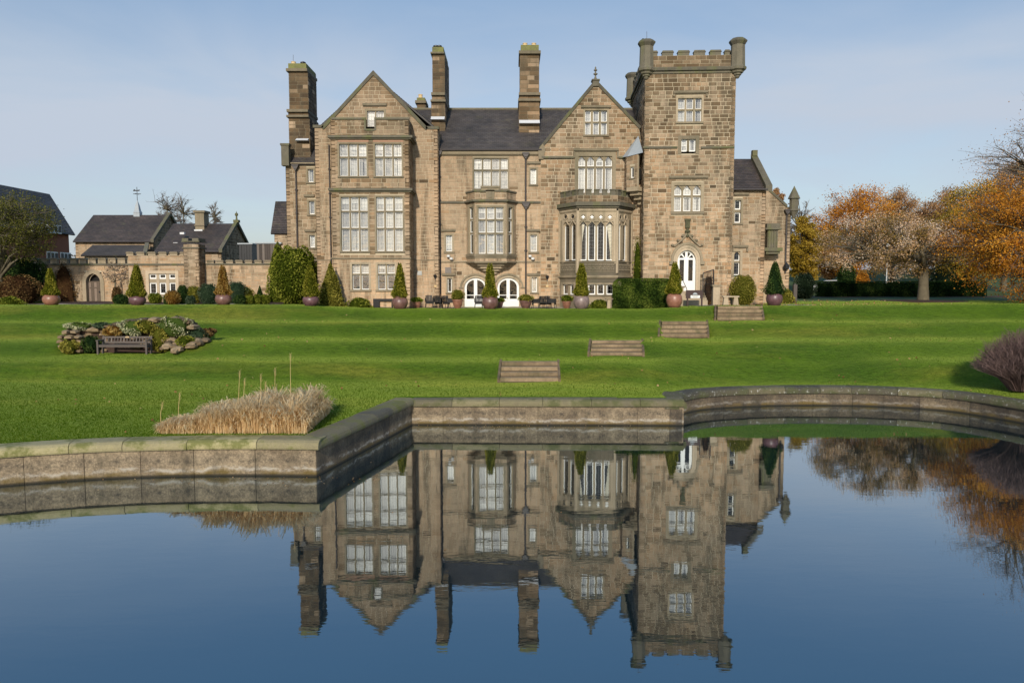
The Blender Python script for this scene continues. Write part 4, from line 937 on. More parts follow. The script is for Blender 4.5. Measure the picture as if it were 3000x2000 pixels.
# oriel: base, carved panels, lights, tracery, cornice, battlement
oz = lambda py: O[1].uz(1750, py)[1]
Lc = [[(1652,1666),(1672,1687.5)], [(1698,1719),(1724,1744),(1750,1770),(1776,1797)], [(1811,1820),(1827,1836)]]
Sb = [[(1648,1662),(1668,1682)], [(1698,1718),(1724,1744),(1750,1770),(1777,1797)], []]
for i in range(3):
    hh = [window(O[i], house, Lc[i], [(650,763)], 5, arched=True, tone=.72, fill='dark', case=.06, sill=False, rec=.14)]
    if Sb[i]: hh.append(window(O[i], house, Sb[i], [(833,863)], 4, tone=.6, fill='dark' if i else 'net', case=.07, rec=.14))
    wall(O[i], house, 'oriel_wall', GB, oz(604), 0.0, O[3][i], hh, tone=(.5,.75), seed=60+i, thick=.25, stones=False, back=MTRIM)
    # tracery band: small quatrefoils cut as raised rings above each light
    g = MB()
    for a, b in Lc[i]:
        ua, z_ = O[i].uz(a, 636); ub, _ = O[i].uz(b, 636); um = (ua+ub)/2; r = (ub-ua)*.5
        for k in range(4):
            an = math.pi/2*k; g.lathe(O[i].w(um+r*.45*math.cos(an), z_+.2*math.sin(an), .0), [(.0,-.0)], 3) if False else None
        for k in range(10):
            t0, t1 = 2*math.pi*k/10, 2*math.pi*(k+1)/10
            g.prism(O[i], [(um+r*.95*math.cos(t0), z_+.24*math.sin(t0)), (um+r*.7*math.cos(t0), z_+.17*math.sin(t0)), (um+r*.7*math.cos(t1), z_+.17*math.sin(t1)), (um+r*.95*math.cos(t1), z_+.24*math.sin(t1))], .0, .09, .8)
        for s_ in (-1, 1): g.prism(O[i], [(um, z_-.28), (um+s_*r*.2, z_-.25), (um+s_*r, z_-.55), (um+s_*r, z_-.62)], .0, .08, .8)
    g.build('tracery', MTRIM, house)
    g = MB()   # white glazed quatrefoil hearts
    for a, b in Lc[i]:
        ua, z_ = O[i].uz(a, 636); ub, _ = O[i].uz(b, 636); um = (ua+ub)/2; r = (ub-ua)*.5
        g.prism(O[i], [(um-r*.16, z_-.13), (um+r*.16, z_-.13), (um+r*.16, z_+.13), (um-r*.16, z_+.13)], 0, .055, .5); g.prism(O[i], [(um-r*.48, z_-.05), (um+r*.48, z_-.05), (um+r*.48, z_+.05), (um-r*.48, z_+.05)], 0, .056, .5)
    g.build('quatrefoil_light', MWHITE if i == 1 else MDARK, house)
    g = MB(); m = 9 if i == 1 else 4     # carved panel of leafwork under the lights
    ca, cb = O[i].uz([1644,1697,1811][i], 780)[0], O[i].uz([1688,1800,1846][i], 780)[0]
    for j in range(m):
        ua, ub = ca+(cb-ca)*j/m, ca+(cb-ca)*(j+1)/m; um = (ua+ub)/2; zl, zh = oz(797), oz(770); zm = (zl+zh)/2
        g.fbox(O[i], ua+.01, ub-.01, zl, zh, .0, .03, .15)
        for sx_, sz_ in ((-1,-1),(1,-1),(-1,1),(1,1),(0,0)): g.lathe(O[i].w(um+sx_*(ub-ua)*.25, zm+sz_*.17-.06, .03), [(.03, 0), (.075, .05), (.03, .12)], 6, .22)
    g.build('carved_panel', MTRIM, house)
    if i < 3:
        g = MB(); g.fbox(O[i], -.04, .08, oz(800), oz(612), 0, .1, .75); g.build('corner_shaft', MTRIM, house); g = MB(); g.fbox(O[i], O[3][i]-.08, O[3][i]+.04, oz(800), oz(612), 0, .1, .75); g.build('corner_shaft', MTRIM, house)
op = [p[:2] for p in O[4]]
bandpoly(op, oz(609), oz(592), .30, 'cornice', MGREY, .3); bandpoly(op, oz(815), oz(807), .16, 'string_course', MTRIM, .5); bandpoly(op, oz(769), oz(765), .08, 'bay_sill_band', MTRIM, .3); bandpoly(op, oz(620), oz(612), .1, 'string_course', MTRIM, .75)
for i in range(3):
    ln = O[3][i]; f_ = O[i]; zl, zm, zh = oz(594), oz(572), oz(557)
    par = wall(f_, house, 'balcony_parapet', zl, zm, 0.0, ln, (), tone=(.1,.4), seed=70+i, thick=.22, width=(.3,.6))
    m = 5 if i == 1 else 3
    for j in range(m):
        g = MB(); ua, ub = ln*(j+.08)/m, ln*(j+.72)/m; g.fbox(f_, ua, ub, zm, zh, -.22, 0, .3); g.fbox(f_, ua-.03, ub+.03, zh, zh+.07, -.26, .07, .35); g.build('merlon', MGREY, par)
g = MB(); g.add([(p[0], p[1]+.1, oz(592)) for p in O[4]], [(0,1,2,3)]); g.build('bay_roof', MLEADD, house)
# cream curtains in the oriel's outer front lights
for a, b, s_ in ((1697,1714,1), (1797,1778,-1)):
    g = MB(); f_ = O[1]; ut, zt2 = f_.uz(a, 655); ub_, _ = f_.uz(b, 655); u3 = f_.uz(a+s_*5, 655)[0]; zb2 = f_.uz(a, 762)[1]; m = 12
    for i in range(m):
        for j in range(4):
            def P(i, j):
                t = j/4*(1 if j else 0); zz = zt2+(zb2-zt2)*j/4; wdt = (ub_-ut)*(1-.62*min(1, (j/4)*1.2)**.8); return f_.w(ut+wdt*i/m, zz, -.27+.025*math.sin(i*2.1))
            g.add([P(i, j), P(i+1, j), P(i+1, j+1), P(i, j+1)], [(0,1,2,3)])
    g.build('curtain', MCURT, house)

# stair turret in the corner of gable and tower --------------------------
a = FG.w(xr(FG, 1829), 0); b = at(1836, 520, 57.2); c = at(1868, 520, 56.6); tcn = (FT.w(0, 0)[0]+.3, 57.6)
TF = [Fr.two(a, b), Fr.two(b, c)]; tl = [math.dist(a[:2], b[:2]), math.dist(b[:2], c[:2])]; tz = lambda py: TF[1].uz(1852, py)[1]
ht = window(TF[1], house, [(1848,1857.5)], [(490,522)], 2.5, fill='dark', tone=.5, case=.07, sill=True, rec=.1)
wall(TF[0], house, 'stair_turret_wall', tz(548), tz(455), 0.0, tl[0], (), tone=(.2,.95), seed=80, thick=.2, width=(.3,.5)); wall(TF[1], house, 'stair_turret_wall', tz(548), tz(455), 0.0, tl[1], [ht], tone=(.2,.95), seed=81, thick=.2, width=(.3,.6))
g = MB(); apx = at(1870, 398, 58.0); e = [at(1823, 461, 57.9), at(1838, 459, 57.05), at(1884, 447, 56.3), at(1884, 447, 58.1)]
g.add([tuple(x) for x in e]+[tuple(apx)], [(0,1,4), (1,2,4), (2,3,4), (3,0,4), (3,2,1,0)]); g.build('lead_turret_roof', MLEADD, house)
for i, (y0, y1, k) in enumerate(((548,560,1.0), (560,571,.8), (571,583,.58), (583,596,.36))):
    g = MB(); A = Vector((TF[0].w(0,0)[0], 58.2)); ctr = Vector((10.1, 58.2)); pts = [Vector(a[:2]), Vector(b[:2]), Vector(c[:2]), Vector((FT.w(0,0)[0], 56.9)), Vector((FT.w(0,0)[0], 58.2))]
    q = [ctr + (p-ctr)*k for p in pts]; zt2, zb2 = tz(y0), tz(y1)
    n_ = len(q); g.add([(p.x, p.y, zb2) for p in q]+[(p.x, p.y, zt2) for p in q], [tuple(range(n_-1,-1,-1)), tuple(range(n_, 2*n_))]+[(i_, (i_+1) % n_, (i_+1) % n_+n_, i_+n_) for i_ in range(n_)], .6); g.build('corbel', MTRIM, house)

# tower ------------------------------------------------------------------
tw = FT.uz(2149, 520)[0]; td = 8.6
ht = []
ht.append(window(FT, house, [(1986,2006),(2011,2031),(2037,2055)], [(288,319),(324,357)], 6, (1972,2073,272), tone=.75, fill='net', hooddrop=.3, case=.04))
ht.append(window(FT, house, [(1996,2013),(2020,2038)], [(408,443)], 10, tone=.25, case=.06, sill=False))
ht.append(window(FT, house, [(1975,1996.5),(2002,2024),(2030.5,2053)], [(543,572),(577,619)], 9, (1960,2074,520), arched=True, tone=.55, hooddrop=.0, case=.06))
db = (*[FT.uz(x, 800)[0] for x in (1984, 2038)], GB, FT.uz(2011, 733)[1])
ht.append(db)
tzc = FT.uz(2016, 205)[1]; tzp = FT.uz(2016, 163)[1]; tzm = FT.uz(2016, 150)[1]
zmid = FT.uz(2016, 436)[1]
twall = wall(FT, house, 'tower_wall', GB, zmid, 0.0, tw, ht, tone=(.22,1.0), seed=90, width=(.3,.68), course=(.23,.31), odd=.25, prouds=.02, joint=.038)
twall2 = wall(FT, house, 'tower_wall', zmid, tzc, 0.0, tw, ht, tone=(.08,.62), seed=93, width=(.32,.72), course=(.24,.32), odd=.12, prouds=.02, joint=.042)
FTL = Fr(FT.w(0,0)[0]+td*math.sin(R(2.9)), FT.w(0,0)[1]+td*math.cos(R(2.9)), R(-92.9)); FTR = Fr(*FT.w(tw, 0)[:2], R(87.1))
wall(FTL, house, 'tower_side_wall', GB, tzc, 0.0, td, (), tone=(.1,.6), seed=91); wall(FTR, house, 'tower_side_wall', GB, tzc, 0.0, td, (), tone=(.1,.6), seed=92)
FTB = Fr(*FTR.w(td, 0)[:2], R(177.1)); wall(FTB, house, 'tower_back_wall', GB, tzp, 0.0, tw, (), stones=False)
sides = ((FT, tw, 1), (FTL, td, 0), (FTR, td, 0), (FTB, tw, 0))
for f_, ln, fr_ in sides:
    g = MB(); z_ = tzc
    g.fbox(f_, -.02, ln+.02, z_-.26, z_-.08, -.1, .1, .4); g.fbox(f_, -.06, ln+.06, z_-.08, z_+.08, -.1, .24, .2); g.fbox(f_, -.04, ln+.04, z_+.08, z_+.18, -.1, .16, .3); g.build('tower_cornice', MGREY, house)
    par = wall(f_, house, 'tower_parapet', tzc+.18, tzp, 0.0, ln, (), tone=(.15,.5), seed=95, thick=.35, width=(.5,1.1))
    if fr_: mer = [(1912,1926),(1940,1972.5),(1986,2019.5),(2033,2066),(2080,2112.5),(2123,2138)]; ms = [(FT.uz(a, 156)[0], FT.uz(b, 156)[0]) for a, b in mer]
    else: k = int(ln/1.2); ms = [(ln*(j+.12)/k, ln*(j+.82)/k) for j in range(k)]
    for a_, b_ in ms:
        g = MB(); g.fbox(f_, a_, b_, tzp, tzm-.08, -.35, 0, .4); g.prism(f_, [(a_-.05, tzm-.08), (b_+.05, tzm-.08), (b_-.03, tzm+.05), (a_+.03, tzm+.05)], -.4, .05, .35); g.build('merlon', MGREY, par)
g = MB(); z_ = tzc+.3; g.add([FT.w(0,z_,0), FT.w(tw,z_,0), FTR.w(td,z_,0), FTL.w(0,z_,0)], [(0,1,2,3)]); g.build('tower_roof', MLEADD, house)
strip(FT, house, 'string_course', 1884, 1984, 430, 436, .13, MGREY, .4); strip(FT, house, 'string_course', 2053, 2151, 430, 436, .13, MGREY, .4)
zt2 = FT.uz(2016, 135)[1]; zt3 = FT.uz(2016, 119)[1]
for f_, u_ in ((FT, 0.05), (FT, tw+.1), (FTL, 0.0), (FTR, td)):
    c = f_.w(u_, 0, .02); g = MB(); r = .51
    g.lathe((c[0], c[1], 0), [(.10, tzc-.66), (.18, tzc-.56), (.18, tzc-.48), (.28, tzc-.44), (.30, tzc-.33), (.42, tzc-.28), (.45, tzc-.17), (r+.10, tzc-.08), (r+.13, tzc+.08), (r+.02, tzc+.18), (r-.02, zt2)], 8, .45, a0=math.pi/8)
    t_ = g.build('corner_turret', MGREY, house)
    g = MB(); g.lathe((c[0], c[1], 0), [(r, zt2-.02), (r+.05, zt2+.06), (r+.14, zt2+.2), (r+.14, zt2+.28), (r-.05, zt3+.05), (.1, zt3+.08)], 8, .2, a0=math.pi/8); g.build('turret_cap', MGREY, t_)
g = MB(); p = at(1895, 118, 56.2); g.tube([p, at(1895, 93, 56.2)], .015, 5); g.build('lightning_rod', MIRON, house)
for dx in (-9, -4, 1): tag_ = None
g = MB(); 
for x_ in (1884, 1893): q = at(x_, 117, 56.1); g.lathe((q.x, q.y, q.z-.15), [(.02, 0), (.12, .06), (.13, .16), (.04, .24)], 8)
g.build('roof_fixture', MIRON, house)
# ogee doorway
f_ = FT; u0, u1 = db[0], db[1]; um = (u0+u1)/2; hw = (u1-u0)/2; zt2 = db[3]; zs = f_.uz(2011, 765)[1]; zb2 = f_.uz(2011, 852)[1]
P = arch_pts(u0, u1, zs, zt2, 7, False); h_ = len(P)//2; g = MB()
g.prism(f_, [(u0-.02, zt2+.01)]+P[:h_+1]+[(um, zt2+.01)], -.4, .03, .85); g.prism(f_, [(um, zt2+.01)]+P[h_:]+[(u1+.02, zt2+.01)], -.4, .03, .85)
for k, (wd, pj, tn) in enumerate(((.16, .09, .9), (.32, .13, .8), (.5, .17, .45))):
    a0 = .0 if k == 0 else (.16 if k == 1 else .34)
    o_ = arch_pts(u0-wd, u1+wd, zs, zt2+wd*1.15, 7, False); i_ = arch_pts(u0-a0, u1+a0, zs, zt2+a0*1.15, 7, False)
    for j in range(len(o_)-1): g.prism(f_, [o_[j], i_[j], i_[j+1], o_[j+1]], -.0, pj, tn)
    if k < 2:
        for s_, e_ in ((u0, -1), (u1, 1)): g.fbox(f_, min(s_+e_*a0, s_+e_*wd), max(s_+e_*a0, s_+e_*wd), zb2-.3, zs, 0, pj, tn)
    else:
        for s_, e_ in ((u0, -1), (u1, 1)): g.fbox(f_, min(s_+e_*.3, s_+e_*.62), max(s_+e_*.3, s_+e_*.62), zs-.25, zs, 0, .2, .4)
zt4 = f_.uz(2011, 682)[1]
for s_ in (-1, 1):   # ogee ribs rising to the finial
    pts = [(um+s_*.95, zt2+.28), (um+s_*.55, zt2+.62), (um+s_*.22, zt2+.95), (um+s_*.06, zt4)]
    for (a_, b_), (c_, d_) in zip(pts, pts[1:]): g.prism(f_, [(a_-.08, b_), (a_+.08, b_), (c_+.07, d_), (c_-.07, d_)], 0, .2, .4)
    for a_, b_ in pts[:3]: g.lathe(f_.w(a_+s_*.12, b_, .14), [(.03, 0), (.11, .06), (.11, .13), (.03, .2)], 6, .3)
g.build('ogee_door_surround', MTRIM, house)
g = MB(); q = f_.w(um, zt4, .14); g.lathe(q, [(.08, -.3), (.07, -.05), (.2, .05), (.2, .15), (.08, .22), (.07, .3)], 8, .2); zf = f_.uz(2011, 668)[1]; g.fbox(f_, um-.17, um+.17, zf, zf+.62, 0, .2, .15); g.fbox(f_, um-.22, um+.22, zf+.55, zf+.66, 0, .25, .2); g.build('carved_finial', MMOSS, house)
d = MB(); n0, n1 = -.22, -.14; t_ = .12; Pi = arch_pts(u0+t_, u1-t_, zs, zt2-t_, 7, False)
for i in range(len(P)-1): d.prism(f_, [P[i], Pi[i], Pi[i+1], P[i+1]], n0, n1)
d.fbox(f_, u0, u0+t_, zb2, zs, n0, n1); d.fbox(f_, u1-t_, u1, zb2, zs, n0, n1); d.fbox(f_, um-.09, um+.09, zb2, zt2-.02, n0, n1+.004); zk = f_.uz(2011, 757)[1]
d.fbox(f_, u0+t_, u1-t_, zk-.1, zk+.04, n0, n1-.003)
for s_ in (-1, 1):
    d.prism(f_, [(um+s_*.05, zk), (um+s_*.12, zk), (um+s_*.42, zt2-.3), (um+s_*.34, zt2-.2)], n0, n1-.004)
for s0, s1 in ((u0+t_, um-.09), (um+.09, u1-t_)): d.fbox(f_, s0, s1, zb2, zb2+.75, n0, n1-.01); d.fbox(f_, s0, s0+.07, zb2, zk, n0, n1-.012); d.fbox(f_, s1-.07, s1, zb2, zk, n0, n1-.012)
dr = d.build('front_door', MWHITE, house); dr['label'] = 'arched white glazed door in the tower'
for lo, hi in ((u0+t_, um-.09), (um+.09, u1-t_)):
    k = MB(); pts = [(lo, zb2+.7), (hi, zb2+.7)] + [(u, zs+(zt2-zs-.1)*math.sqrt(max(0, 1-((u-um)/(hw-.05))**2))) for u in [hi+(lo-hi)*i/6 for i in range(7)]]
    k.add([f_.w(u, z, -.18) for u, z in pts], [tuple(range(len(pts)))]); k.build('pane', MGLASSP, dr)
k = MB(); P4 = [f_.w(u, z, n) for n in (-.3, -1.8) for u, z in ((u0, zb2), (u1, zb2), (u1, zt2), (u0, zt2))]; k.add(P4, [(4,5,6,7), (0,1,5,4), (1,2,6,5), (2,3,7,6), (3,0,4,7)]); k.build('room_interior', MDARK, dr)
k = MB(); k.fbox(f_, u0, u1, GB, zb2, -.4, -.02, .6); k.build('door_plinth', MTRIM, house)

# wing right of the tower -----------------------------------------------
hr = [window(FRW, house, [(2152,2170.5)], [(587,614),(622,653)], 6, (2149,2193,569), tone=.5, fill='dark', case=.08), window(FRW, house, [(2150,2167.5)], [(737,764),(769,806)], 7, (2145,2191,722), arched=True, tone=.65, fill='dark', case=.06, sill=False, hooddrop=.4)]
ez2 = FRW.uz(2200, 556)[1]; rx = xr(FRW, 2243)
wall(FRW, house, 'right_wing_wall', GB, ez2, FT.w(tw,0)[0]-.3, rx, hr, tone=(.3,.9), seed=100, odd=.1)
wall(Fr(rx, 57.6, R(90)), house, 'side_wall', GB, ez2, 0.0, 6, (), tone=(.3,.6), seed=101)
rz = at(2180, 466, 61); lx = FT.w(tw,0)[0]-.2
roofquad(house, 'roof', (lx, 57.4, ez2), (rx, 57.4, ez2), (rx, 61.0, rz.z), (lx, 61.0, rz.z), MTILE); roofquad(house, 'roof', (rx, 64.6, ez2), (lx, 64.6, ez2), (lx, 61.0, rz.z), (rx, 61.0, rz.z), MTILE)
g = MB()
g.hexa([(rx-.15,57.2,ez2-.15),(rx+.35,57.2,ez2-.15),(rx+.35,61,rz.z-.1),(rx-.15,61,rz.z-.1),(rx-.15,57.2,ez2+.3),(rx+.35,57.2,ez2+.3),(rx+.35,61,rz.z+.35),(rx-.15,61,rz.z+.35)], .3); g.box(rx-.1, rx+.3, 60.7, 61.1, rz.z+.2, rz.z+.65, .3)
g.add([(rx,57.6,ez2),(rx,64.6,ez2),(rx,61,rz.z)], [(0,1,2)], .4); g.build('gable_coping', MGREY, house)
g = MB(); g.tube([(lx, 57.25, ez2-.02), (rx, 57.25, ez2-.02)], .08, 8); g.build('gutter', MPIPE, house)
# far right gable end
e0 = FE.uz(2250, 556); e1 = FE.uz(2302, 606); ex1 = xr(FE, 2313, 750)
he = [window(FE, house, [(2248,2258)], [(672,705)], 3, fill='dark', tone=.6, case=.05)]
wall(FE, house, 'end_gable_wall', GB, e1[1], rx*60.2/57.6-.6, ex1, he, tone=(.4,.7), seed=110, odd=.05)
wall(FE, house, 'end_gable_wall', e1[1], e0[1], rx*60.2/57.6-.6, [e1, e0], (), tone=(.4,.7), seed=111)
wall(Fr(ex1, 60.2, R(90)), house, 'side_wall', GB, e1[1], 0.0, 6, (), tone=(.3,.6), seed=112)
g = MB(); g.prism(FE, [(e1[0]+.1, e1[1]-.08), (e1[0]+.1, e1[1]+.16), (e0[0]-.3, e0[1]+.45), (e0[0]-.3, e0[1]+.2)], -.4, .1, .25); g.build('gable_coping', MGREY, house)
roofquad(house, 'roof', (e1[0], 60.5, e1[1]-.05), (e1[0], 67, e1[1]-.05), (rx-.3, 67, e0[1]+.6), (rx-.3, 60.5, e0[1]+.6), MTILE)
g = MB(); c = FE.w(xr(FE, 2323, 600), 0, .2); zp = lambda y: FE.uz(2323, y)[1]
g.lathe((c[0], c[1], 0), [(.1, zp(640)), (.2, zp(630)), (.34, zp(620)), (.42, zp(618)), (.36, zp(614)), (.36, zp(584)), (.5, zp(583)), (.46, zp(580)), (.28, zp(566)), (.05, zp(549)), (.02, zp(546))], 8, .35); g.build('pinnacle', MGREY, house)
pipe(FE, 2303, 618, 2300, 800, .22); 
g = MB(); u, z = FE.uz(2299, 785); g.fbox(FE, u-.03, u+.03, z-.3, z+.3, 0, .1); g.lathe(FE.w(u, z-.15, .35), [(.06, 0), (.2, .1), (.24, .35), (.1, .5), (.02, .6)], 6); g.build('wall_lantern', MIRON, house)
# small oriel on the end gable
g = MB(); fo = Fr(0, 59.2); a_, z1 = fo.uz(2250, 655); b_, _ = fo.uz(2280, 655)
for y0, y1, e_ in ((655,668,.12), (668,673,.24), (673,726,.0), (726,736,.3), (736,744,.15)): z0, z1 = fo.uz(2265, y1)[1], fo.uz(2265, y0)[1]; g.fbox(fo, a_-e_, b_+e_, z0, z1, -1.0, e_, .35 if e_ else .5)
for i in range(4): u = a_+(b_-a_)*(i+.5)/4; g.fbox(fo, u-.05, u+.05, fo.uz(2265, 724)[1], fo.uz(2265, 676)[1], 0, .06, .3)
g.build('stone_oriel', MGREY, house)
# fragment of the house seen left of the low wing
p0, p1 = at(793, 684, 66), at(845, 684, 66); p2 = at(836, 590, 69.0)
roofquad(house, 'roof', (p0.x, 66, p0.z), (p1.x+1, 66, p0.z), (p1.x+1, 69, p2.z), (p2.x-.9, 69, p2.z), MTILE)
FX = Fr(0, 66.2); wall(FX, house, 'rear_wing_wall', GB, p0.z, p0.x+.25, p1.x+1, (), tone=(.5,.75), seed=120); wall(Fr(p0.x+.25, 72, R(-90)), house, 'side_wall', GB, p0.z, 0, 5.8, (), stones=False)
flush_stones()

#PART2
# ------------------------------------------------------------------ foliage tools
def leafq(P, size, rng, aspect=.6, up=0.0):
    n = len(P); a = rng.normal(size=(n, 3)); a[:, 2] += up; a /= np.linalg.norm(a, axis=1)[:, None]
    b = rng.normal(size=(n, 3)); b -= (b*a).sum(1)[:, None]*a; b /= np.linalg.norm(b, axis=1)[:, None]
    s = size*rng.uniform(.6, 1.3, n)[:, None]; a = a*s; b = b*s*aspect
    V = np.stack([P-a*.5, P+b*.5, P+a*.5, P-b*.5], 1).reshape(-1, 3)
    return V, np.arange(4*n).reshape(n, 4)
def prof_r(kind, t):
    if kind == 'ball': return np.sqrt(np.clip(1-(2*t*.93+.07-1)**2, 0, 1))
    if kind == 'cone': return np.clip(1-t, 0, 1)**.85*np.clip(t*12+.55, 0, 1)
    if kind == 'bell': return np.where(t < .30, .62+.38*np.sin(np.clip(t/.16, 0, 1)*np.pi/2)-np.clip((t-.12)/.18, 0, 1)*.30, .70*np.clip((1.05-t)/.75, 0, 1)**.62+.02)
    if kind == 'mound': return np.sqrt(np.clip(1-t*t, 0, 1))
    return np.ones_like(t)
def foliage(kind, c, rx, ry, h, n, leaf, rng, lump=.12, freq=3.0):
    # core
    m, k = 12, 16; tt = np.linspace(0, 1, m); r = prof_r(kind, tt)*.86; an = np.linspace(0, 2*np.pi, k, endpoint=False)
    V = np.stack([c[0]+rx*r[:, None]*np.cos(an)[None], c[1]+ry*r[:, None]*np.sin(an)[None], np.repeat((c[2]+tt*h*.95)[:, None], k, 1)], 2).reshape(-1, 3)
    F = np.array([(i*k+j, i*k+(j+1) % k, (i+1)*k+(j+1) % k, (i+1)*k+j) for i in range(m-1) for j in range(k)])
    t = rng.uniform(0, 1, n*3); w = prof_r(kind, t); keep = rng.uniform(0, 1, n*3) < (w*.9+.08); t = t[keep][:n]; a = rng.uniform(0, 2*np.pi, len(t)); r = prof_r(kind, t)
    ph = rng.uniform(0, 6, 4)
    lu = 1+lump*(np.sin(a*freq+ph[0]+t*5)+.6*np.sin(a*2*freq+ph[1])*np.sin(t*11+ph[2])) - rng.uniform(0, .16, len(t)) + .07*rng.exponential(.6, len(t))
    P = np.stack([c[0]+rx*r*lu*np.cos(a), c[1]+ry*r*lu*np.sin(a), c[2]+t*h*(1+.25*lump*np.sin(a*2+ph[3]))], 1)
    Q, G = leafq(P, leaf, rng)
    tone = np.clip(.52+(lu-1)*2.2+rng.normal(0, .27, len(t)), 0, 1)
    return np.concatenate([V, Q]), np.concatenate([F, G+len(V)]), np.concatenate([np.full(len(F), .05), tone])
def bush(name, label, cat, kind, px, pybase, pxw, pytop, Y, mat, n=1500, leaf=.12, group=None, seed=0, lump=.12, depth=None):
    """px centre, pybase/pytop in photo pixels at distance Y; built on the ground there"""
    p = at(px, pybase, Y); q = at(px, pytop, Y); rx = pxw/2*Y/FPX; zb_ = min(p.z, gz(p.x, Y))-.05
    o3 = (p.x, Y, zb_); rng = np.random.default_rng(seed+int(px))
    V, F, T = foliage(kind, (0,0,0), rx, depth or rx, q.z-zb_, n, leaf, rng, lump)
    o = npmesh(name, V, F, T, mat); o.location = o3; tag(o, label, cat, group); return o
# ------------------------------------------------------------------ garden wall, lodge
def merlons(fr, root, xs_, ytop, ycren, depth=.32, cap=True, mat=None):
    for a, b in xs_:
        u0, zt2 = fr.uz(a, ytop); u1, _ = fr.uz(b, ytop); zc2 = fr.uz(a, ycren)[1]; g = MB()
        g.fbox(fr, u0, u1, zc2, zt2-.1, -depth, 0, .62); g.prism(fr, [(u0-.06, zt2-.1), (u1+.06, zt2-.1), (u1-.02, zt2+.04), (u0+.02, zt2+.04)], -depth-.05, .06, .25); g.build('merlon', MTRIM, root)
FW = Fr(0, 62.2)
gw = thing('garden_wall', 'crenellated garden wall with a pointed archway, left of the stone lodge', 'garden wall', (xr(FW, 220), 62.2, 4.0), 'crenellated walls of the kitchen garden')
gu0, gu1, gap_ = FW.uz(254, 850)[0], FW.uz(296, 850)[0], FW.uz(275, 797)[1]
zcr = FW.uz(250, 772)[1]; spr = FW.uz(275, 826)[1]
wall(FW, gw, 'wall_face', 3.9, zcr, xr(FW, 10), xr(FW, 369), [(gu0-.1, gu1+.1, 3.9, gap_)], tone=(.4,.75), seed=201, width=(.35,.8), thick=.4, odd=.08)
merlons(FW, gw, [(a, a+19) for a in (60, 89, 118, 147, 176, 205, 232, 261, 290, 319, 347)], 757, 772)
g = MB(); g.fbox(FW, xr(FW, 10), xr(FW, 368), zcr-.16, zcr, -.45, .1, .3); g.build('string_course', MGREY, gw)
g = MB(); P = arch_pts(gu0, gu1, spr, gap_-.12, 7); h_ = len(P)//2; um = (gu0+gu1)/2
o_ = arch_pts(gu0-.3, gu1+.3, spr, gap_+.25, 7)
for j in range(len(P)-1): g.prism(FW, [o_[j], P[j], P[j+1], o_[j+1]], -.4, .09, .6)
g.fbox(FW, gu0-.3, gu0, 3.9, spr, -.4, .09, .6); g.fbox(FW, gu1, gu1+.3, 3.9, spr, -.4, .09, .6); g.build('arch_surround', MTRIM, gw)
dd = MB(); zg = FW.uz(275, 886)[1]; zd = FW.uz(275, 827)[1]
for i in range(5): a_ = gu0+(gu1-gu0)*i/5; dd.fbox(FW, a_+.008, a_+(gu1-gu0)/5-.008, 3.95, zd, -.32, -.26, random.Random(i).random())
dd.fbox(FW, gu0, gu1, zd, zd+.1, -.34, -.24, .2); dd.fbox(FW, gu0+.1, gu1-.1, zd-.5, zd-.4, -.27, -.23, .2)
dg = dd.build('gate', MDOORW, gw); k = MB(); k.fbox(FW, gu1-.3, gu1-.2, zg+.8, zg+.95, -.26, -.18); k.build('latch', MIRON, dg)
k = MB(); k.add([FW.w(u, z, -.5) for u, z in [(gu0, 4)]+P+[(gu1, 4)]], [tuple(range(len(P)+2))]); k.build('painted_passage_shade', MDARK, gw)  # near-black sheet: the archway's shade is put into its colour
FLg = Fr(0, 61.6)
lg = thing('garden_lodge', 'stone lodge front with crenellations and a three light white window', 'lodge', (xr(FLg, 480), 61.6, 4.0))
zl = FLg.uz(480, 749)[1]
hw_ = [window(FLg, lg, [(437,458),(466,486),(495,515)], [(802,817),(828,862)], 9, tone=.95, fill='dark', case=.09, rec=.14)]
wall(FLg, lg, 'lodge_wall', 3.9, zl, xr(FLg, 369), xr(FLg, 580), hw_, tone=(.55,.9), seed=210, width=(.4,.85), thick=.35)
merlons(FLg, lg, [(370,390),(400,422),(433,455),(465,487),(497,519),(528,537)], 739, 750)
strip(FLg, lg, 'string_course', 369, 592, 772, 778, .12, MGREY, .4)
FP = Fr(0, 61.1); pu0, pz = FP.uz(537, 706); pu1, _ = FP.uz(581, 706)
wall(FP, lg, 'pier', 3.9, pz-.25, pu0, pu1, (), tone=(.3,.6), seed=211, thick=.5); wall(Fr(pu1, 61.1, R(90)), lg, 'pier_side', 3.9, pz-.25, 0, 1.3, (), tone=(.1,.4), seed=212); wall(Fr(pu0, 62.4, R(-90)), lg, 'pier_side', 3.9, pz-.25, 0, 1.3, (), tone=(.3,.6), seed=213)
g = MB(); g.box(pu0-.1, pu1+.1, 61.0, 62.5, pz-.6, pz-.5, .3); g.box(pu0-.12, pu1+.12, 60.98, 62.5, pz-.08, pz, .35)
for a_ in (0, .68): g.box(pu0-.08+a_*(pu1-pu0), pu0-.08+(a_+.42)*(pu1-pu0), 61.02, 62.45, pz, pz+.22, .4)
g.build('pier_cap', MGREY, lg)
gw2 = thing('garden_wall', 'stained crenellated garden wall between the stone lodge and the manor', 'garden wall', (xr(FW, 700), 62.2, 4.0), 'crenellated walls of the kitchen garden')
z2 = FW.uz(700, 771)[1]; wall(FW, gw2, 'wall_face', 3.9, z2, pu1*62.2/61.1, xr(FW, 850), (), tone=(.35,.8), seed=214, width=(.35,.8), thick=.4, odd=.1)
merlons(FW, gw2, [(a, a+20) for a in (606, 634, 662, 690, 718, 746, 774)], 763, 771); g = MB(); g.fbox(FW, pu1*62.2/61.1, xr(FW, 850), z2-.14, z2, -.45, .08, .3); g.build('string_course', MGREY, gw2)
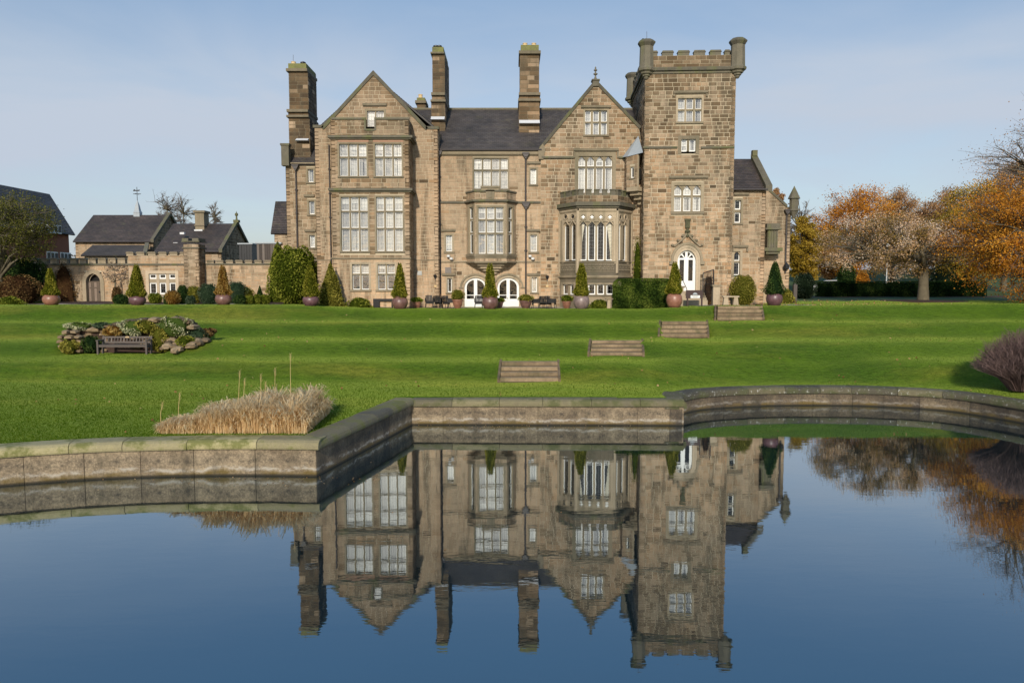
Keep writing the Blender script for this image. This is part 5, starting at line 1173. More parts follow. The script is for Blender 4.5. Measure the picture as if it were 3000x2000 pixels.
flush_stones()
# ------------------------------------------------------------------ buildings behind
# brick barn
bb = thing('brick_barn', 'long brick barn with a steep dark slate roof at the far left', 'barn', (-52, 76, 4.0))
rzb = at(165, 570, 86).z; ezb = 11.3
roofquad(bb, 'roof', (-48.7, 58, ezb), (-48.7, 84.4, ezb), (-52.1, 85.6, rzb), (-52.1, 58, rzb), MSLATE); roofquad(bb, 'roof', (-58.5, 86, ezb), (-58.5, 58, ezb), (-52.1, 58, rzb), (-52.1, 85.6, rzb), MSLATE)
g = MB(); g.box(-58.2, -49.2, 58, 84, 3.9, ezb, .5); g.build('brick_wall', MBRICK, bb); g = MB(); g.add([(-49.2,84.3,ezb),(-52.1,85.4,rzb),(-58,84.3,ezb)], [(0,1,2)]); g.build('gable', MBRICK, bb)
FB2 = Fr(-49.2, 58, R(90))
for z0, z1, ulist in ((ezb-.1, ezb+.8, (18.5, 21.2)), (7.9, 9.3, (21.8, 24.2))):
    for u in ulist:
        g = MB(); n1 = .9 if z0 > 10 else .06; w_ = 2.0
        g.fbox(FB2, u, u+w_, z0, z1, -.1, n1, .5)
        wn = g.build('window', MWHITE, bb)
        for i in range(3):
            k = MB(); a_ = u+.1+i*w_/3; b_ = a_+w_/3-.16; k.add([FB2.w(a_, z0+.12, n1+.02), FB2.w(b_, z0+.12, n1+.02), FB2.w(b_, z1-.12, n1+.02), FB2.w(a_, z1-.12, n1+.02)], [(0,1,2,3)]); k.build('pane', MPANE_D if 'MPANE_D' in globals() else MIRON, wn)
# stable and its lean-to
def gabled(name, label, cat, xl, xrt, Ye, Yr, ze, zr_, wmat_seed, roofm, tone=(.2,.5), group=None):
    r = thing(name, label, cat, ((xl+xrt)/2, Ye, 4.0), group); Yb_ = 2*Yr-Ye
    f = Fr(0, Ye+.25); wall(f, r, 'front_wall', 3.9, ze, xl, xrt, (), tone=(.45,.8), seed=wmat_seed)
    rs = Fr(xrt, Ye+.25, R(90)); D = Yb_-Ye-.5
    wall(rs, r, 'gable_wall', 3.9, ze, 0.0, D, (), tone=tone, seed=wmat_seed+1, odd=.2, width=(.3,.6)); wall(rs, r, 'gable_wall', ze, zr_, [(0, ze), (D/2, zr_)], [(D, ze), (D/2+.02, zr_)], (), tone=tone, seed=wmat_seed+2, odd=.2, width=(.3,.6))
    wall(Fr(xl, Yb_-.25, R(-90)), r, 'side_wall', 3.9, ze, 0.0, D, (), stones=False); g = MB(); g.box(xl, xrt, Yb_-.3, Yb_-.2, 3.9, ze, .5); g.build('back_wall', MTRIM, r)
    roofquad(r, 'roof', (xl-.1, Ye, ze-.05), (xrt, Ye, ze-.05), (xrt, Yr, zr_), (xl-.1, Yr, zr_), roofm); roofquad(r, 'roof', (xrt, Yb_, ze-.05), (xl-.1, Yb_, ze-.05), (xl-.1, Yr, zr_), (xrt, Yr, zr_), roofm)
    g = MB()
    for ya, za, yb, zb2 in ((Ye-.1, ze-.15, Yr, zr_-.05), (Yb_+.1, ze-.15, Yr, zr_-.05)):
        a_, b_ = (ya, yb) if ya < yb else (yb, ya); z_a, z_b = (za, zb2) if ya < yb else (zb2, za)
        g.hexa([(xrt-.12,a_,z_a),(xrt+.22,a_,z_a),(xrt+.22,b_,z_b),(xrt-.12,b_,z_b),(xrt-.12,a_,z_a+.32),(xrt+.22,a_,z_a+.32),(xrt+.22,b_,z_b+.32),(xrt-.12,b_,z_b+.32)], .3)
    g.build('gable_coping', MGREY, r); g = MB(); g.tube([(xl, Ye-.12, ze-.08), (xrt-.1, Ye-.12, ze-.08)], .07, 6); g.build('gutter', MPIPE, r)
    return r
a_ = at(445, 706, 76); b_ = at(497, 630, 80); st = gabled('stable_block', 'long stone stable range with a slate roof and slender wooden spirelet', 'stable', at(216, 706, 76).x, a_.x, 76, 80, a_.z, b_.z, 300, MTILE)
g = MB(); p = at(404, 632, 80); q = at(404, 588, 80); g.box(p.x-.32, p.x+.32, 79.7, 80.3, p.z-.3, p.z+.35, .5); g.lathe((p.x, 80, p.z+.3), [(.48, 0), (.34, .25), (.22, .8), (.03, q.z-p.z-.3)], 4, .5, a0=math.pi/4); cu = g.build('spirelet', MLEADD, st)
g = MB(); v = at(404, 548, 80); g.tube([(p.x,80,q.z-.1), (p.x,80,v.z)], .03, 5); g.box(p.x-.4, p.x+.4, 79.98, 80.02, v.z-.75, v.z-.69); g.tube([(p.x,79.6,v.z-.72),(p.x,80.4,v.z-.72)], .03, 4); g.prism(Fr(0, 80), [(p.x-.42, v.z-.44), (p.x+.25, v.z-.42), (p.x+.3, v.z-.28), (p.x-.1, v.z-.34), (p.x-.3, v.z-.22)], -.02, .02); g.build('weathervane', MIRON, cu)
# lean-to with hipped roof
ln = thing('lean_to_store', 'low store with a hipped slate roof in front of the stone stable', 'outbuilding', (at(330, 745, 73).x, 73, 4.0))
A_, B_, C_, D_ = at(236, 748, 72), at(418, 748, 72), at(425, 718, 75.4), at(272, 718, 75.4)
roofquad(ln, 'roof', A_, B_, C_, D_, MSLATE); g = MB(); g.box(A_.x+.2, B_.x-.1, 72.3, 75.5, 3.9, A_.z-.05, .5); g.build('store_wall', MTRIM, ln)
g = MB(); g.hexa([(B_.x,72,B_.z-.1),(B_.x+.4,72,B_.z-.1),(C_.x+.4,75.4,C_.z-.1),(C_.x,75.4,C_.z-.1),(B_.x,72,B_.z+.25),(B_.x+.4,72,B_.z+.25),(C_.x+.4,75.4,C_.z+.25),(C_.x,75.4,C_.z+.25)], .5); g.build('gable_coping', MGREY, ln)
# cottage
a_ = at(645, 735, 70); b_ = at(692, 655, 74.2); ctg = gabled('stone_cottage', 'slate roofed stone cottage with a square chimney and a finial on its gable', 'cottage', at(455, 735, 70).x, a_.x, 70, 74.2, a_.z, b_.z, 320, MTILE)
g = MB(); p = at(590, 666, 73.6); q = at(590, 618, 73.6); wv = 13*73.6/FPX
g.box(p.x-wv, p.x+wv, 73.2, 74.4, p.z-.6, q.z-.2, .4); g.box(p.x-wv-.12, p.x+wv+.12, 73.08, 74.52, q.z-.2, q.z, .3); g.box(p.x-wv-.05, p.x+wv+.05, 73.1, 74.5, p.z+.1, p.z+.2, .3); ch = g.build('chimney', MTRIM, ctg)
g = MB(); g.box(p.x-wv-.03, p.x+wv-.1, 73.0, 73.2, p.z-.6, p.z-.25); g.build('flashing', MLEAD, ch)
g = MB(); g.lathe((b_.x+.05, 74.2, b_.z+.2), [(.18, 0), (.1, .2), (.07, .5), (.17, .62), (.16, .75), (.05, .85), (.0, 1.05)], 8, .3); g.box(b_.x-.2, b_.x+.3, 73.95, 74.45, b_.z+.1, b_.z+.35, .3); g.build('finial', MGREY, ctg)
for x_, y_ in ((537, 684), (518, 714)):
    g = MB(); p = at(x_, y_, 71.5); g.box(p.x-.2, p.x+.2, 71.2, 71.5, p.z-.1, p.z+.1); g.build('roof_vent', MLEAD, ctg)
flush_stones()
FBX = Fr(0, 68)
def boarded(name, label, x0, x1, ytop, ybot, Y, mat, slope=0):
    r = thing(name, label, 'shed', (at((x0+x1)/2, ytop, Y).x, Y, 4.0)); f = Fr(0, Y); u0, zt3 = f.uz(x0, ytop); u1, _ = f.uz(x1, ytop); n = max(4, int((u1-u0)/.22))
    for i in range(n):
        g = MB(); g.fbox(f, u0+(u1-u0)*i/n+.008, u0+(u1-u0)*(i+1)/n-.012, 3.9, zt3, -.03, 0 if i % 2 else .02, random.Random(i).random()); g.build('board', mat, r)
    g = MB(); g.box(u0-.1, u1+.1, Y-.12, Y+2.4, zt3, zt3+.12, .2); g.build('flat_roof', MLEADD, r); g = MB(); g.box(u0+.02, u1-.02, Y+.04, Y+2.2, 3.9, zt3-.02, .3); g.build('shed_body', mat, r); return r
boarded('timber_shed', 'brown vertical boarded shed behind the garden wall beside the manor', 752, 822, 714, 765, 66, MWOOD)
boarded('timber_shed', 'dark grey boarded lean-to against the gable of the stone cottage', 700, 738, 716, 765, 69, MIRON)
# ------------------------------------------------------------------ timber step flights
ft = 'timber step flights down the grass banks'
for i, (x0, x1, yt, yb, Yt, Yb_, lab) in enumerate(((1463, 1636, 1063, 1117, 38.1, 36.0, 'lowest of the four timber step flights, just above the straight pond wall'), (1726, 1882, 1005, 1047, 42.1, 39.95, 'second lowest timber step flight, on the third grass bank'),
                                      (1931, 2072, 945, 987, 46.7, 44.4, 'second highest timber step flight, on the second grass bank'), (2096, 2234, 898, 935, 50.5, 48.2, 'highest timber step flight, below the stone bench by the tower'))):
    b0, b1 = at(x0, yb, Yb_), at(x1, yb, Yb_); t0, t1 = at(x0+4*(i < 3), yt, Yt), at(x1, yt, Yt); xc = (b0.x+b1.x+t0.x+t1.x)/4; w_ = (b1.x-b0.x)*.98
    zt3 = gz(xc, Yt)+.06; zb3 = gz(xc, Yb_)-.02; r = thing('timber_steps', lab, 'steps', (xc, Yb_, zb3), ft); n = 4; sk = (t0.x+t1.x-b0.x-b1.x)/2
    for j in range(n):
        za, zc2 = zb3+(zt3-zb3)*j/n, zb3+(zt3-zb3)*(j+1)/n; ya, yc = Yb_+(Yt-Yb_)*j/n, Yb_+(Yt-Yb_)*(j+1)/n; xo = xc-sk/2+sk*(j+.5)/n; rr = random.Random(i*9+j)
        g = MB(); g.box(xo-w_/2, xo+w_/2, ya, ya+.14, za-.25, zc2, rr.uniform(.2, .6)); g.build('riser_sleeper', MSLEEP, r)
        g = MB(); g.box(xo-w_/2+.01, xo+w_/2-.01, ya+.15, yc+.02, za-.1, zc2-.012, rr.uniform(.5, .8)); g.build('tread', MSLEEP, r); g = MB(); g.box(xo-w_/2+.02, xo+w_/2-.02, ya-.03, ya-.004, za-.02, za+.035, -.9); g.build('riser_shade_strip', MSLEEP, r)  # near-black strip paints a shadow line along each riser's foot
    for s_ in (-1, 1):
        g = MB(); xa = xc-sk/2+s_*(w_/2+.07); xb = xc+sk/2+s_*(w_/2+.07)
        g.hexa([(xa-.06,Yb_-.1,zb3-.3),(xa+.06,Yb_-.1,zb3-.3),(xb+.06,Yt+.1,zt3-.3),(xb-.06,Yt+.1,zt3-.3),(xa-.06,Yb_-.1,zb3+.2),(xa+.06,Yb_-.1,zb3+.2),(xb+.06,Yt+.1,zt3+.07),(xb-.06,Yt+.1,zt3+.07)], .15); g.build('stringer', MSLEEP, r)
# ------------------------------------------------------------------ terrace paving, beds
def patch(name, pts, mat, dz, kind='structure', n=1):
    g = MB(); z = [gz(x, y)+dz for x, y in pts]; g.add([(x, y, zz) for (x, y), zz in zip(pts, z)], [tuple(range(len(pts)))]); o = g.build(name, mat); o['kind'] = kind; return o
def ribbon(name, xa, xb, ya, yb, mat, dz, wob=.0):
    xs2 = np.arange(xa, xb+.5, .7); ys2 = np.linspace(ya, yb, max(2, int((yb-ya)/.35)+1))
    X, Y = np.meshgrid(xs2, ys2); Yw = Y + wob*np.sin(X*1.3)*(Y == ys2[0]) + wob*.6*np.sin(X*3.1+1)*(Y == ys2[0])
    v = np.stack([X.ravel(), Yw.ravel(), (ground(X, Yw)+dz).ravel()], 1); nx = len(xs2); i = (np.arange(len(ys2)-1)[:, None]*nx+np.arange(nx-1)[None]).ravel()
    o = npmesh(name, v, np.stack([i, i+1, i+nx+1, i+nx], 1), np.full(len(i), .5), mat); o['kind'] = 'structure'; return o
ribbon('terrace_path', -10, 11.5, 54.6, 58.2, MGRAVEL, .012); ribbon('garden_path', -37, -10, 55.6, 57.2, MGRAVEL, .012, .15); ribbon('flower_bed', -37, -10, 57.2, 62, MSOIL, .03); ribbon('stone_path', 13, 21, 52.6, 54.8, MPATH, .016, .25)
ribbon('flower_bed', -17, -6, 54.9, 57.3, MSOIL, .035, .1)
g = MB(); tb = at(2704, 880, 62); g.lathe((tb.x, 62, gz(tb.x, 62)+.0), [(3.4, -.1), (3.2, .05), (1.2, .1), (.1, .12)], 24, .3); g.build('mulch_ring', MSOIL)['kind'] = 'structure'
ribbon('fallen_leaves', 24, 50, 72, 77, MSOIL, .02, .3)
# ------------------------------------------------------------------ potted topiary
potprof = [(.27, 0), (.37, .05), (.49, .24), (.52, .42), (.48, .60), (.39, .71), (.34, .74), (.39, .77), (.39, .80), (.33, .80), (.31, .72)]
pots = [(151, 893, 786, 863, 46, LTOP, 3, 'green cone topiary in a rust pot before the ivy clad left wall'), (403, 893, 775, 866, 54, LTOP, 1, 'green cone topiary in a plum pot beside the white lodge window'), (655, 893, 778, 862, 46, LORNG, 0, 'orange brown cone topiary in a glazed pot, the only rusty one'),
        (911, 903, 778, 866, 52, LTOP, 1, 'dull green cone topiary in a plum pot by the big evergreen shrub'), (1172, 903, 772, 870, 46, LTOP, 0, 'green cone topiary in a brown pot below the right side of the square bay'), (1436, 907, 773, 869, 46, LTOP, 0, 'tall green cone topiary in a round pot between the french doors'),
        (1703, 901, 771, 864, 49, LTOP, 2, 'green cone topiary in a pale grey pot before the gothic oriel'), (1975, 897, 768, 859, 50, LTOP, 3, 'green cone topiary in a rust pot before the arched tower door'), (2268, 894, 768, 858, 58, LDARK, 1, 'dark cone topiary with a wide skirt in a plum pot at the right end')]
for i, (px, yb, yt, ym, wpx, lm, pm, lab) in enumerate(pots):
    Y = 51.3; b_ = at(px, yb, Y); t_ = at(px, yt, Y); m_ = at(px, ym, Y); z0 = gz(b_.x, Y)-.02; r = thing('potted_topiary', lab, 'topiary', (b_.x, Y, z0), 'potted cone topiaries along the terrace')
    k = (m_.z-z0+.04)/.78; g = MB(); g.lathe((b_.x, Y, z0), [(a*1.06, c*k) for a, c in potprof], 24); g.build('pot', MPOT[pm], r, smooth=True)
    g = MB(); g.lathe((b_.x, Y, z0), [(.33, .70*k), (.2, .73*k), (.05, .74*k)], 12); g.build('soil', MSOIL, r)
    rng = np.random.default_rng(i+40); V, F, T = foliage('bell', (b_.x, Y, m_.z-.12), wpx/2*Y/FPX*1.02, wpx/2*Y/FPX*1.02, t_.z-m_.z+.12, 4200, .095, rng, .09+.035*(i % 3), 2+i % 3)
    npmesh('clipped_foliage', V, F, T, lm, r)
small = [(1221, 900, 872, 26, 'small round pot of low plants left of the black garden chairs', 3, .9), (1341, 900, 860, 30, 'rust pot with a fresh green bush left of the left french door', 3, 1.3), (1462, 898, 872, 24, 'small dark pot partly behind the central round pot', 0, .8), (1540, 899, 866, 34, 'low brown pot with yellow green plant right of the french doors', 0, 1), (1660, 896, 868, 26, 'terracotta pot of trailing plants left of the grey topiary pot', 3, 1)]
for i, (px, yb, yt, wpx, lab, pm, fh) in enumerate(small):
    Y = 54.8 - .6*(i == 2)*0; b_ = at(px, yb, Y); t_ = at(px, yt, Y); z0 = gz(b_.x, Y)+.01; r = thing('potted_plant', lab, 'potted plant', (b_.x, Y, z0), 'small pots by the manor wall'); rr = wpx/2*Y/FPX; hh = (t_.z-z0)*.6
    g = MB(); g.lathe((b_.x, Y, z0), [(rr*.6, 0), (rr*.9, hh*.4), (rr, hh*.8), (rr*1.08, hh*.85), (rr*1.08, hh), (rr*.9, hh), (rr*.85, hh*.9), (.02, hh*.9)], 16); g.build('pot', MPOT[pm], r, smooth=False)
    rng = np.random.default_rng(i+60); V, F, T = foliage('ball', (b_.x, Y, z0+hh*.8), rr*1.25, rr*1.25, (t_.z-z0)*.62*fh, 700, .09, rng, .2); npmesh('leaves', V, F, T, LGOLD if i in (1, 3) else LGREEN, r)
# ------------------------------------------------------------------ shrubs
G1 = 'clipped shrubs in the bed by the lodge'
B = bush
B('evergreen_shrub', 'huge rounded evergreen shrub climbing the low left wing of the manor', 'shrub', 'ball', 868, 893, 118, 722, 57.4, LGREEN, 9000, .15, lump=.10, depth=2.2)
B('evergreen_shrub', 'lower bright green climber beside the huge evergreen, against the garden wall', 'shrub', 'mound', 818, 893, 62, 712, 60.6, LGREEN, 5000, .14, lump=.14, seed=3)
B('golden_shrub', 'golden variegated cone shrub left of the square bay', 'shrub', 'cone', 970, 903, 88, 768, 54.2, LGOLD, 6500, .12, lump=.1)
B('clipped_bush', 'round olive bush on the tower wing beside the stone bench', 'shrub', 'ball', 2176, 874, 72, 805, 55.0, LGOLD, 5000, .09, lump=.05)
bl = [(355, 886, 40, 862, 'dark green low box right of the arched gate', LDARK, 'ball'), (343, 885, 26, 840, 'rusty red leaved shrub beside the arched gate', LBRWN, 'ball'), (455, 889, 36, 858, 'small green ball shrub left below the lodge window', LGREEN, 'ball'), (507, 889, 42, 851, 'brown orange dome shrub below the lodge window', LORNG, 'ball'),
      (536, 888, 30, 834, 'tall dark green ball shrub right of the lodge window', LDARK, 'ball'), (568, 888, 46, 838, 'yellow green dome shrub before the lodge pier', LGOLD, 'ball'), (612, 889, 56, 830, 'grey green broad shrub left of the rusty topiary', LGRGR, 'ball'), (694, 889, 60, 824, 'grey green broad shrub right of the rusty topiary', LGRGR, 'ball'),
      (718, 888, 54, 840, 'bright yellow dome shrub right of the rusty topiary', LGOLD, 'ball'), (558, 893, 26, 866, 'small dark ball in front of the yellow green dome', LGRGR, 'ball'), (703, 894, 32, 864, 'dark ball in front of the bright yellow dome', LDARK, 'ball'), (731, 893, 26, 866, 'first little green ball right of the yellow dome', LGREEN, 'ball'),
      (753, 893, 22, 862, 'second little green ball right of the yellow dome', LGREEN, 'ball'), (777, 893, 26, 862, 'last little green ball in the lodge bed', LGREEN, 'ball'), (762, 886, 32, 837, 'dark green cone standing behind the little balls', LDARK, 'cone'), (493, 890, 26, 862, 'dark shrub under the right light of the lodge window', LDARK, 'ball')]
for i, (px, yb, wpx, yt, lab, lm, kd) in enumerate(bl): B('bed_shrub', lab, 'shrub', kd, px, yb, wpx, yt, 56.9+ (i % 3)*.5-(1.2 if yb > 892 else 0), lm, 1700, .09, G1, seed=i, lump=.07)
B('low_shrub', 'low green planting below the square bay windows', 'shrub', 'mound', 1052, 903, 74, 871, 54.8, LGREEN, 1800, .10, lump=.2); B('low_shrub', 'low bright green planting below the gothic oriel', 'shrub', 'mound', 1756, 898, 62, 877, 54.6, LGREEN, 1500, .09, lump=.12, depth=.5)
B('low_shrub', 'bright green ground shrub at the far left edge', 'shrub', 'mound', 30, 895, 70, 868, 55, LGREEN, 2000, .10, lump=.2)
B('tall_shrub', 'tall russet stemmed shrub before the left wall', 'shrub', 'ball', 55, 893, 110, 806, 58, LBRWN, 4000, .13, lump=.15)
B('tall_shrub', 'dark evergreen mass under the willow at the left edge', 'shrub', 'ball', 60, 870, 150, 752, 60.5, LDARK, 6000, .15, lump=.15, depth=1.2)
B('wall_climber', 'sparse brown climber covering the wall between the first topiary and the gate', 'climber', 'mound', 190, 892, 66, 772, 61.9, LBRWN, 1400, .12, lump=.2, depth=.3)
B('ivy', 'ivy climbing beside the pipe between oriel and tower', 'ivy', 'ball', 1866, 850, 20, 700, 57.2, LGREEN, 1200, .10, lump=.35, depth=.2)
# hedge blocks
def hedge(name, label, x0, x1, y0, y1, z1, mat, n, leaf, seed=0, round_=.0):
    rng = np.random.default_rng(seed); zb_ = min(gz(x0, y0), gz(x1, y0))-.1; o3 = ((x0+x1)/2, (y0+y1)/2, zb_); w_, d_, h_ = x1-x0, y1-y0, z1-zb_
    P = []; 
    for _ in range(1):
        a = rng.uniform(0, 1, (n, 2)); f = rng.choice(5, n, p=np.array([w_*h_, w_*h_*.25, d_*h_, d_*h_, w_*d_])/(w_*h_*1.25+2*d_*h_+w_*d_))
        X = np.where(f == 2, 0, np.where(f == 3, 1, a[:, 0])); Yy = np.where(f == 0, 0, np.where(f == 1, 1, a[:, 1])); Zz = np.where(f == 4, 1, np.where((f == 2) | (f == 3), a[:, 0], a[:, 1])); Yy = np.where((f == 2) | (f == 3) | (f == 4), a[:, 1], Yy)
    P = np.stack([(X-.5)*w_, (Yy-.5)*d_, Zz*h_], 1)
    wob = .05*np.sin(P[:, 0]*2.1+P[:, 2]*3)+.04*np.sin(P[:, 0]*5.3); P[:, 1] += wob; P[:, 2] += wob*.6 - rng.uniform(0, .05, n)
    if round_: e = np.clip((-P[:, 0]-(w_/2-round_))/round_, 0, 1); P[:, 2] = np.minimum(P[:, 2], h_-(1-np.sqrt(1-e*e*.999))*round_-rng.uniform(0, .06, n)); P[:, 2] = np.maximum(P[:, 2], 0)
    Q, G = leafq(P, leaf, rng); c = MB(); c.box(-w_/2+.12+round_, w_/2-.12, -d_/2+.1, d_/2-.1, 0, h_-.12); c.box(-w_/2+.12, -w_/2+.12+round_, -d_/2+.1, d_/2-.1, 0, h_-.12-round_*.9)
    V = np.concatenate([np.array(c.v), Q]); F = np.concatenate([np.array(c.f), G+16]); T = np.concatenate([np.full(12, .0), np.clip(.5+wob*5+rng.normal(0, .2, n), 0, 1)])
    o = npmesh(name, V, F, T, mat); o.location = o3; tag(o, label, 'hedge'); return o
p, q = at(1800, 891, 53.6), at(1958, 891, 53.6); hedge('clipped_hedge', 'dark clipped hedge with rounded left end between the oriel and the tower door', p.x, q.x, 53.0, 54.6, at(1880, 816, 53).z, LHEDGE, 14000, .12, 1, .5)
p, q = at(2405, 868, 74), at(2890, 868, 74); hedge('yew_hedge', 'long low black green yew hedge behind the pale blossoming tree', p.x, q.x, 74, 75.4, at(2600, 825, 74).z, LDARK, 22000, .11, 2)
# ------------------------------------------------------------------ trees
def tree(name, label, cat, base, trunk_h, tr, cc, cr_, ncl, per, clr, leaf, lm, seed, group=None, bark=None, twigs=5, flat_=.75, shell=.45, limb=.30, lean=(0,0), droop=0, tonev=.18, twr=.012):
    rnd = random.Random(seed); rng = np.random.default_rng(seed); r = thing(name, label, cat, base, group); bx, by, bz = base; g = MB()
    top = Vector((bx+lean[0], by+lean[1], bz+trunk_h)); mid = Vector((bx+lean[0]*.4, by+lean[1]*.4, bz+trunk_h*.5))
    g.tube([(bx, by, bz-.3), (bx, by, bz+.1), mid, top], [tr*1.5, tr*1.12, tr*.92, tr*.85], 10, .5)
    cl = []
    while len(cl) < ncl:
        d = Vector((rnd.gauss(0,1), rnd.gauss(0,1), rnd.gauss(0,1))).normalized()*(shell+(1-shell)*rnd.random()**.6)
        p = Vector((cc[0]+d.x*cr_[0], cc[1]+d.y*cr_[1], cc[2]+d.z*cr_[2]))
        if p.z > bz+trunk_h*.45 or droop: cl.append(p)
    nl = max(4, int(ncl**.5)); limbs = []
    for i in range(nl):   # main limbs
        p = cl[i*len(cl)//nl]; e = top.lerp(p, .55); m_ = top.lerp(e, .5)+Vector((rnd.uniform(-.3,.3), rnd.uniform(-.3,.3), .12*cr_[2]*rnd.random())); r0 = tr*rnd.uniform(.35,.55)
        pts = [top.lerp(mid, rnd.random()*.25), m_, e]; g.tube(pts, [r0, r0*.75, r0*.5], 6, .5); limbs.append((pts, r0*.45))
    limbs.append(([mid, top, Vector((cc[0], cc[1], cc[2]+cr_[2]*.2))], tr*.4)); g.tube([top, Vector((cc[0], cc[1], cc[2]+cr_[2]*.25))], [tr*.7, tr*.2], 7, .5)
    tw = MB()
    for p in cl:
        best = min(((q-p).length, q, rr) for pts, rr in limbs for q in (pts[1], pts[2], pts[1].lerp(pts[2], .5)))[1:]
        s_, r0 = best; m_ = s_.lerp(p, .5)+Vector((rnd.uniform(-1,1), rnd.uniform(-1,1), rnd.uniform(0,1)))*((p-s_).length*.12)
        if droop and p.z < s_.z: m_.z += (s_.z-p.z)*.3
        g.tube([s_, m_, p], [min(r0, limb*tr)*.8, min(r0, limb*tr)*.45, twr*1.6], 4, .5, cap=False)
        for _ in range(twigs):
            q = p+Vector((rnd.gauss(0,1)*clr, rnd.gauss(0,1)*clr, rnd.gauss(0,.8)*clr*flat_+clr*.3)); s2 = m_.lerp(p, rnd.uniform(.2, 1)); m2 = s2.lerp(q, .5)+Vector((rnd.uniform(-.1,.1), rnd.uniform(-.1,.1), rnd.uniform(-.05,.15)))*clr
            tw.tube([s2, m2, q], [twr*1.5, twr, twr*.5], 3, .5, cap=False)
            if not per and rnd.random() < .9:
                for _ in range(2): q2 = q.lerp(s2, rnd.random()*.7); tw.tube([q2, q2+Vector((rnd.gauss(0,1), rnd.gauss(0,1), rnd.uniform(-.2, 1.1)))*clr*.45], [twr*.7, twr*.35], 3, .5, cap=False)
    g.build('trunk', bark or MBARK, r, smooth=True)
    if not per:
        tw.build('crown', MTWIG if bark is None else bark, r)
    else:
        tw.build('twigs', MTWIG, r, kind='stuff')
        cl_ = np.array([tuple(p) for p in cl]); k = rng.poisson(per, len(cl)); idx = np.repeat(np.arange(len(cl)), k); P = cl_[idx]+rng.normal(size=(len(idx), 3))*np.array([clr, clr, clr*flat_])
        tn = np.clip(.5+rng.normal(0, .22, len(idx))+(rng.normal(0, tonev, len(cl)))[idx], 0, 1)
        V, F = leafq(P, leaf, rng, .7); npmesh('crown', V, F, tn, lm, r)
    return r
# blossoming cherry
tb = at(2704, 880, 62); zc2 = at(2640, 690, 62)
tree('cherry_tree', 'spreading tree covered in pale pink blossom on the right lawn', 'tree', (tb.x, 62, gz(tb.x, 62)), 2.6, .42, (at(2640, 700, 62).x, 62.5, at(2645, 713, 62).z), (7.2, 5.2, 2.7), 170, 230, .40, .115, LBLOS, 11, twigs=8, flat_=.7, shell=.3, tonev=.3, twr=.015, lean=(-.05, 0))
# orange beech at right edge
tb = at(3040, 900, 56); tree('beech_tree', 'large orange beech sweeping to the ground at the right edge', 'tree', (tb.x, 56, gz(tb.x, 56)), 3.0, .45, (at(3040, 700, 56).x, 56.5, at(2940, 690, 56).z), (6.0, 5.5, 4.9), 260, 230, .52, .125, LAUT, 12, twigs=5, droop=1, shell=.3, tonev=.3, twr=.016)
tb = at(3010, 880, 61); tree('bare_tree', 'tall thinly leaved tree rising behind the orange beech at the right edge', 'tree', (tb.x+.6, 61, gz(tb.x, 61)), 6, .38, (tb.x, 61, at(2960, 560, 61).z), (5.2, 4, 7.4), 160, 34, .7, .12, LAUTD, 13, twigs=9, shell=.2)
tb = at(2690, 880, 84); 
bgt = [  # px centre, top y, width px, Y, mat, label
    (2495, 546, 250, 96, LAUT, 'big domed orange tree behind the left side of the pale blossom'), (2335, 575, 110, 104, LHAZE, 'blue grey leafless tree just right of the manor pinnacle'), (2350, 640, 100, 88, LYEL, 'yellow leaved tree immediately right of the manor'),
    (2612, 558, 170, 100, LAUTD, 'dull russet tree right of the domed orange tree'), (2760, 560, 200, 92, LAUTD, 'thin pinkish brown tree behind the right side of the blossom'), (2850, 525, 230, 84, LYEL, 'golden brown tree left of the orange beech'), (2268, 545, 60, 92, LAUTD, 'brown tree top showing above the end gable of the manor'), (2430, 660, 110, 100, LAUTD, 'low russet tree behind the dark conifer'), (2940, 480, 170, 90, LAUTD, 'tall russet tree behind the bare tree at right'), (2700, 640, 160, 110, LAUT, 'far orange tree seen under the blossom')]
for i, (px, yt, wpx, Y, lm, lab) in enumerate(bgt):
    b_ = at(px, 850, Y); z0 = gz(b_.x, Y); zt3 = at(px, yt, Y).z; H = zt3-z0; rx_ = wpx/2*Y/FPX
    bare = lm is LHAZE
    tree('autumn_tree' if not bare else 'bare_tree', lab, 'tree', (b_.x, Y, z0), H*.22, .35, (b_.x, Y, z0+H*.55), (rx_*.95, rx_*.85, H*.45), 125 if not bare else 90, 0 if bare else 260, rx_*.12, .17, lm, 30+i, 'autumn trees behind the manor lawn', twigs=5 if not bare else 9, flat_=.8, shell=.4, twr=.02)
# far wooded backdrop: individual trees along the horizon
rng = np.random.default_rng(77); VV = []; FF = []; TT = []; off = 0; wt = MB()
spots = [(30+i*4.6+rng.uniform(-1.5,1.5), rng.uniform(128, 150), rng.uniform(7.0, 9.5)) for i in range(22)] + [(-30-i*6.3+rng.uniform(-2,2), rng.uniform(150, 185), rng.uniform(5.5, 7)) for i in range(18)]
for x, y, H in spots:
    z0 = gz(x, y); c_ = rng.normal(size=(26, 3))*.5*np.array([H*.42, H*.42, H*.4])+np.array([x, y, z0+H*.58]); P = np.repeat(c_, 60, 0)+rng.normal(size=(26*60, 3))*.62; V, F = leafq(P, .5, rng)
    VV.append(V); FF.append(F+off); off += len(V); TT.append(np.clip(rng.uniform(.15, .75)+rng.normal(0, .2, len(F)), 0, 1))
o = npmesh('far_woodland', np.concatenate(VV), np.concatenate(FF), np.concatenate(TT), LFAR, kind='stuff'); o['label'] = 'dusky brown far woodland beyond the lawns'
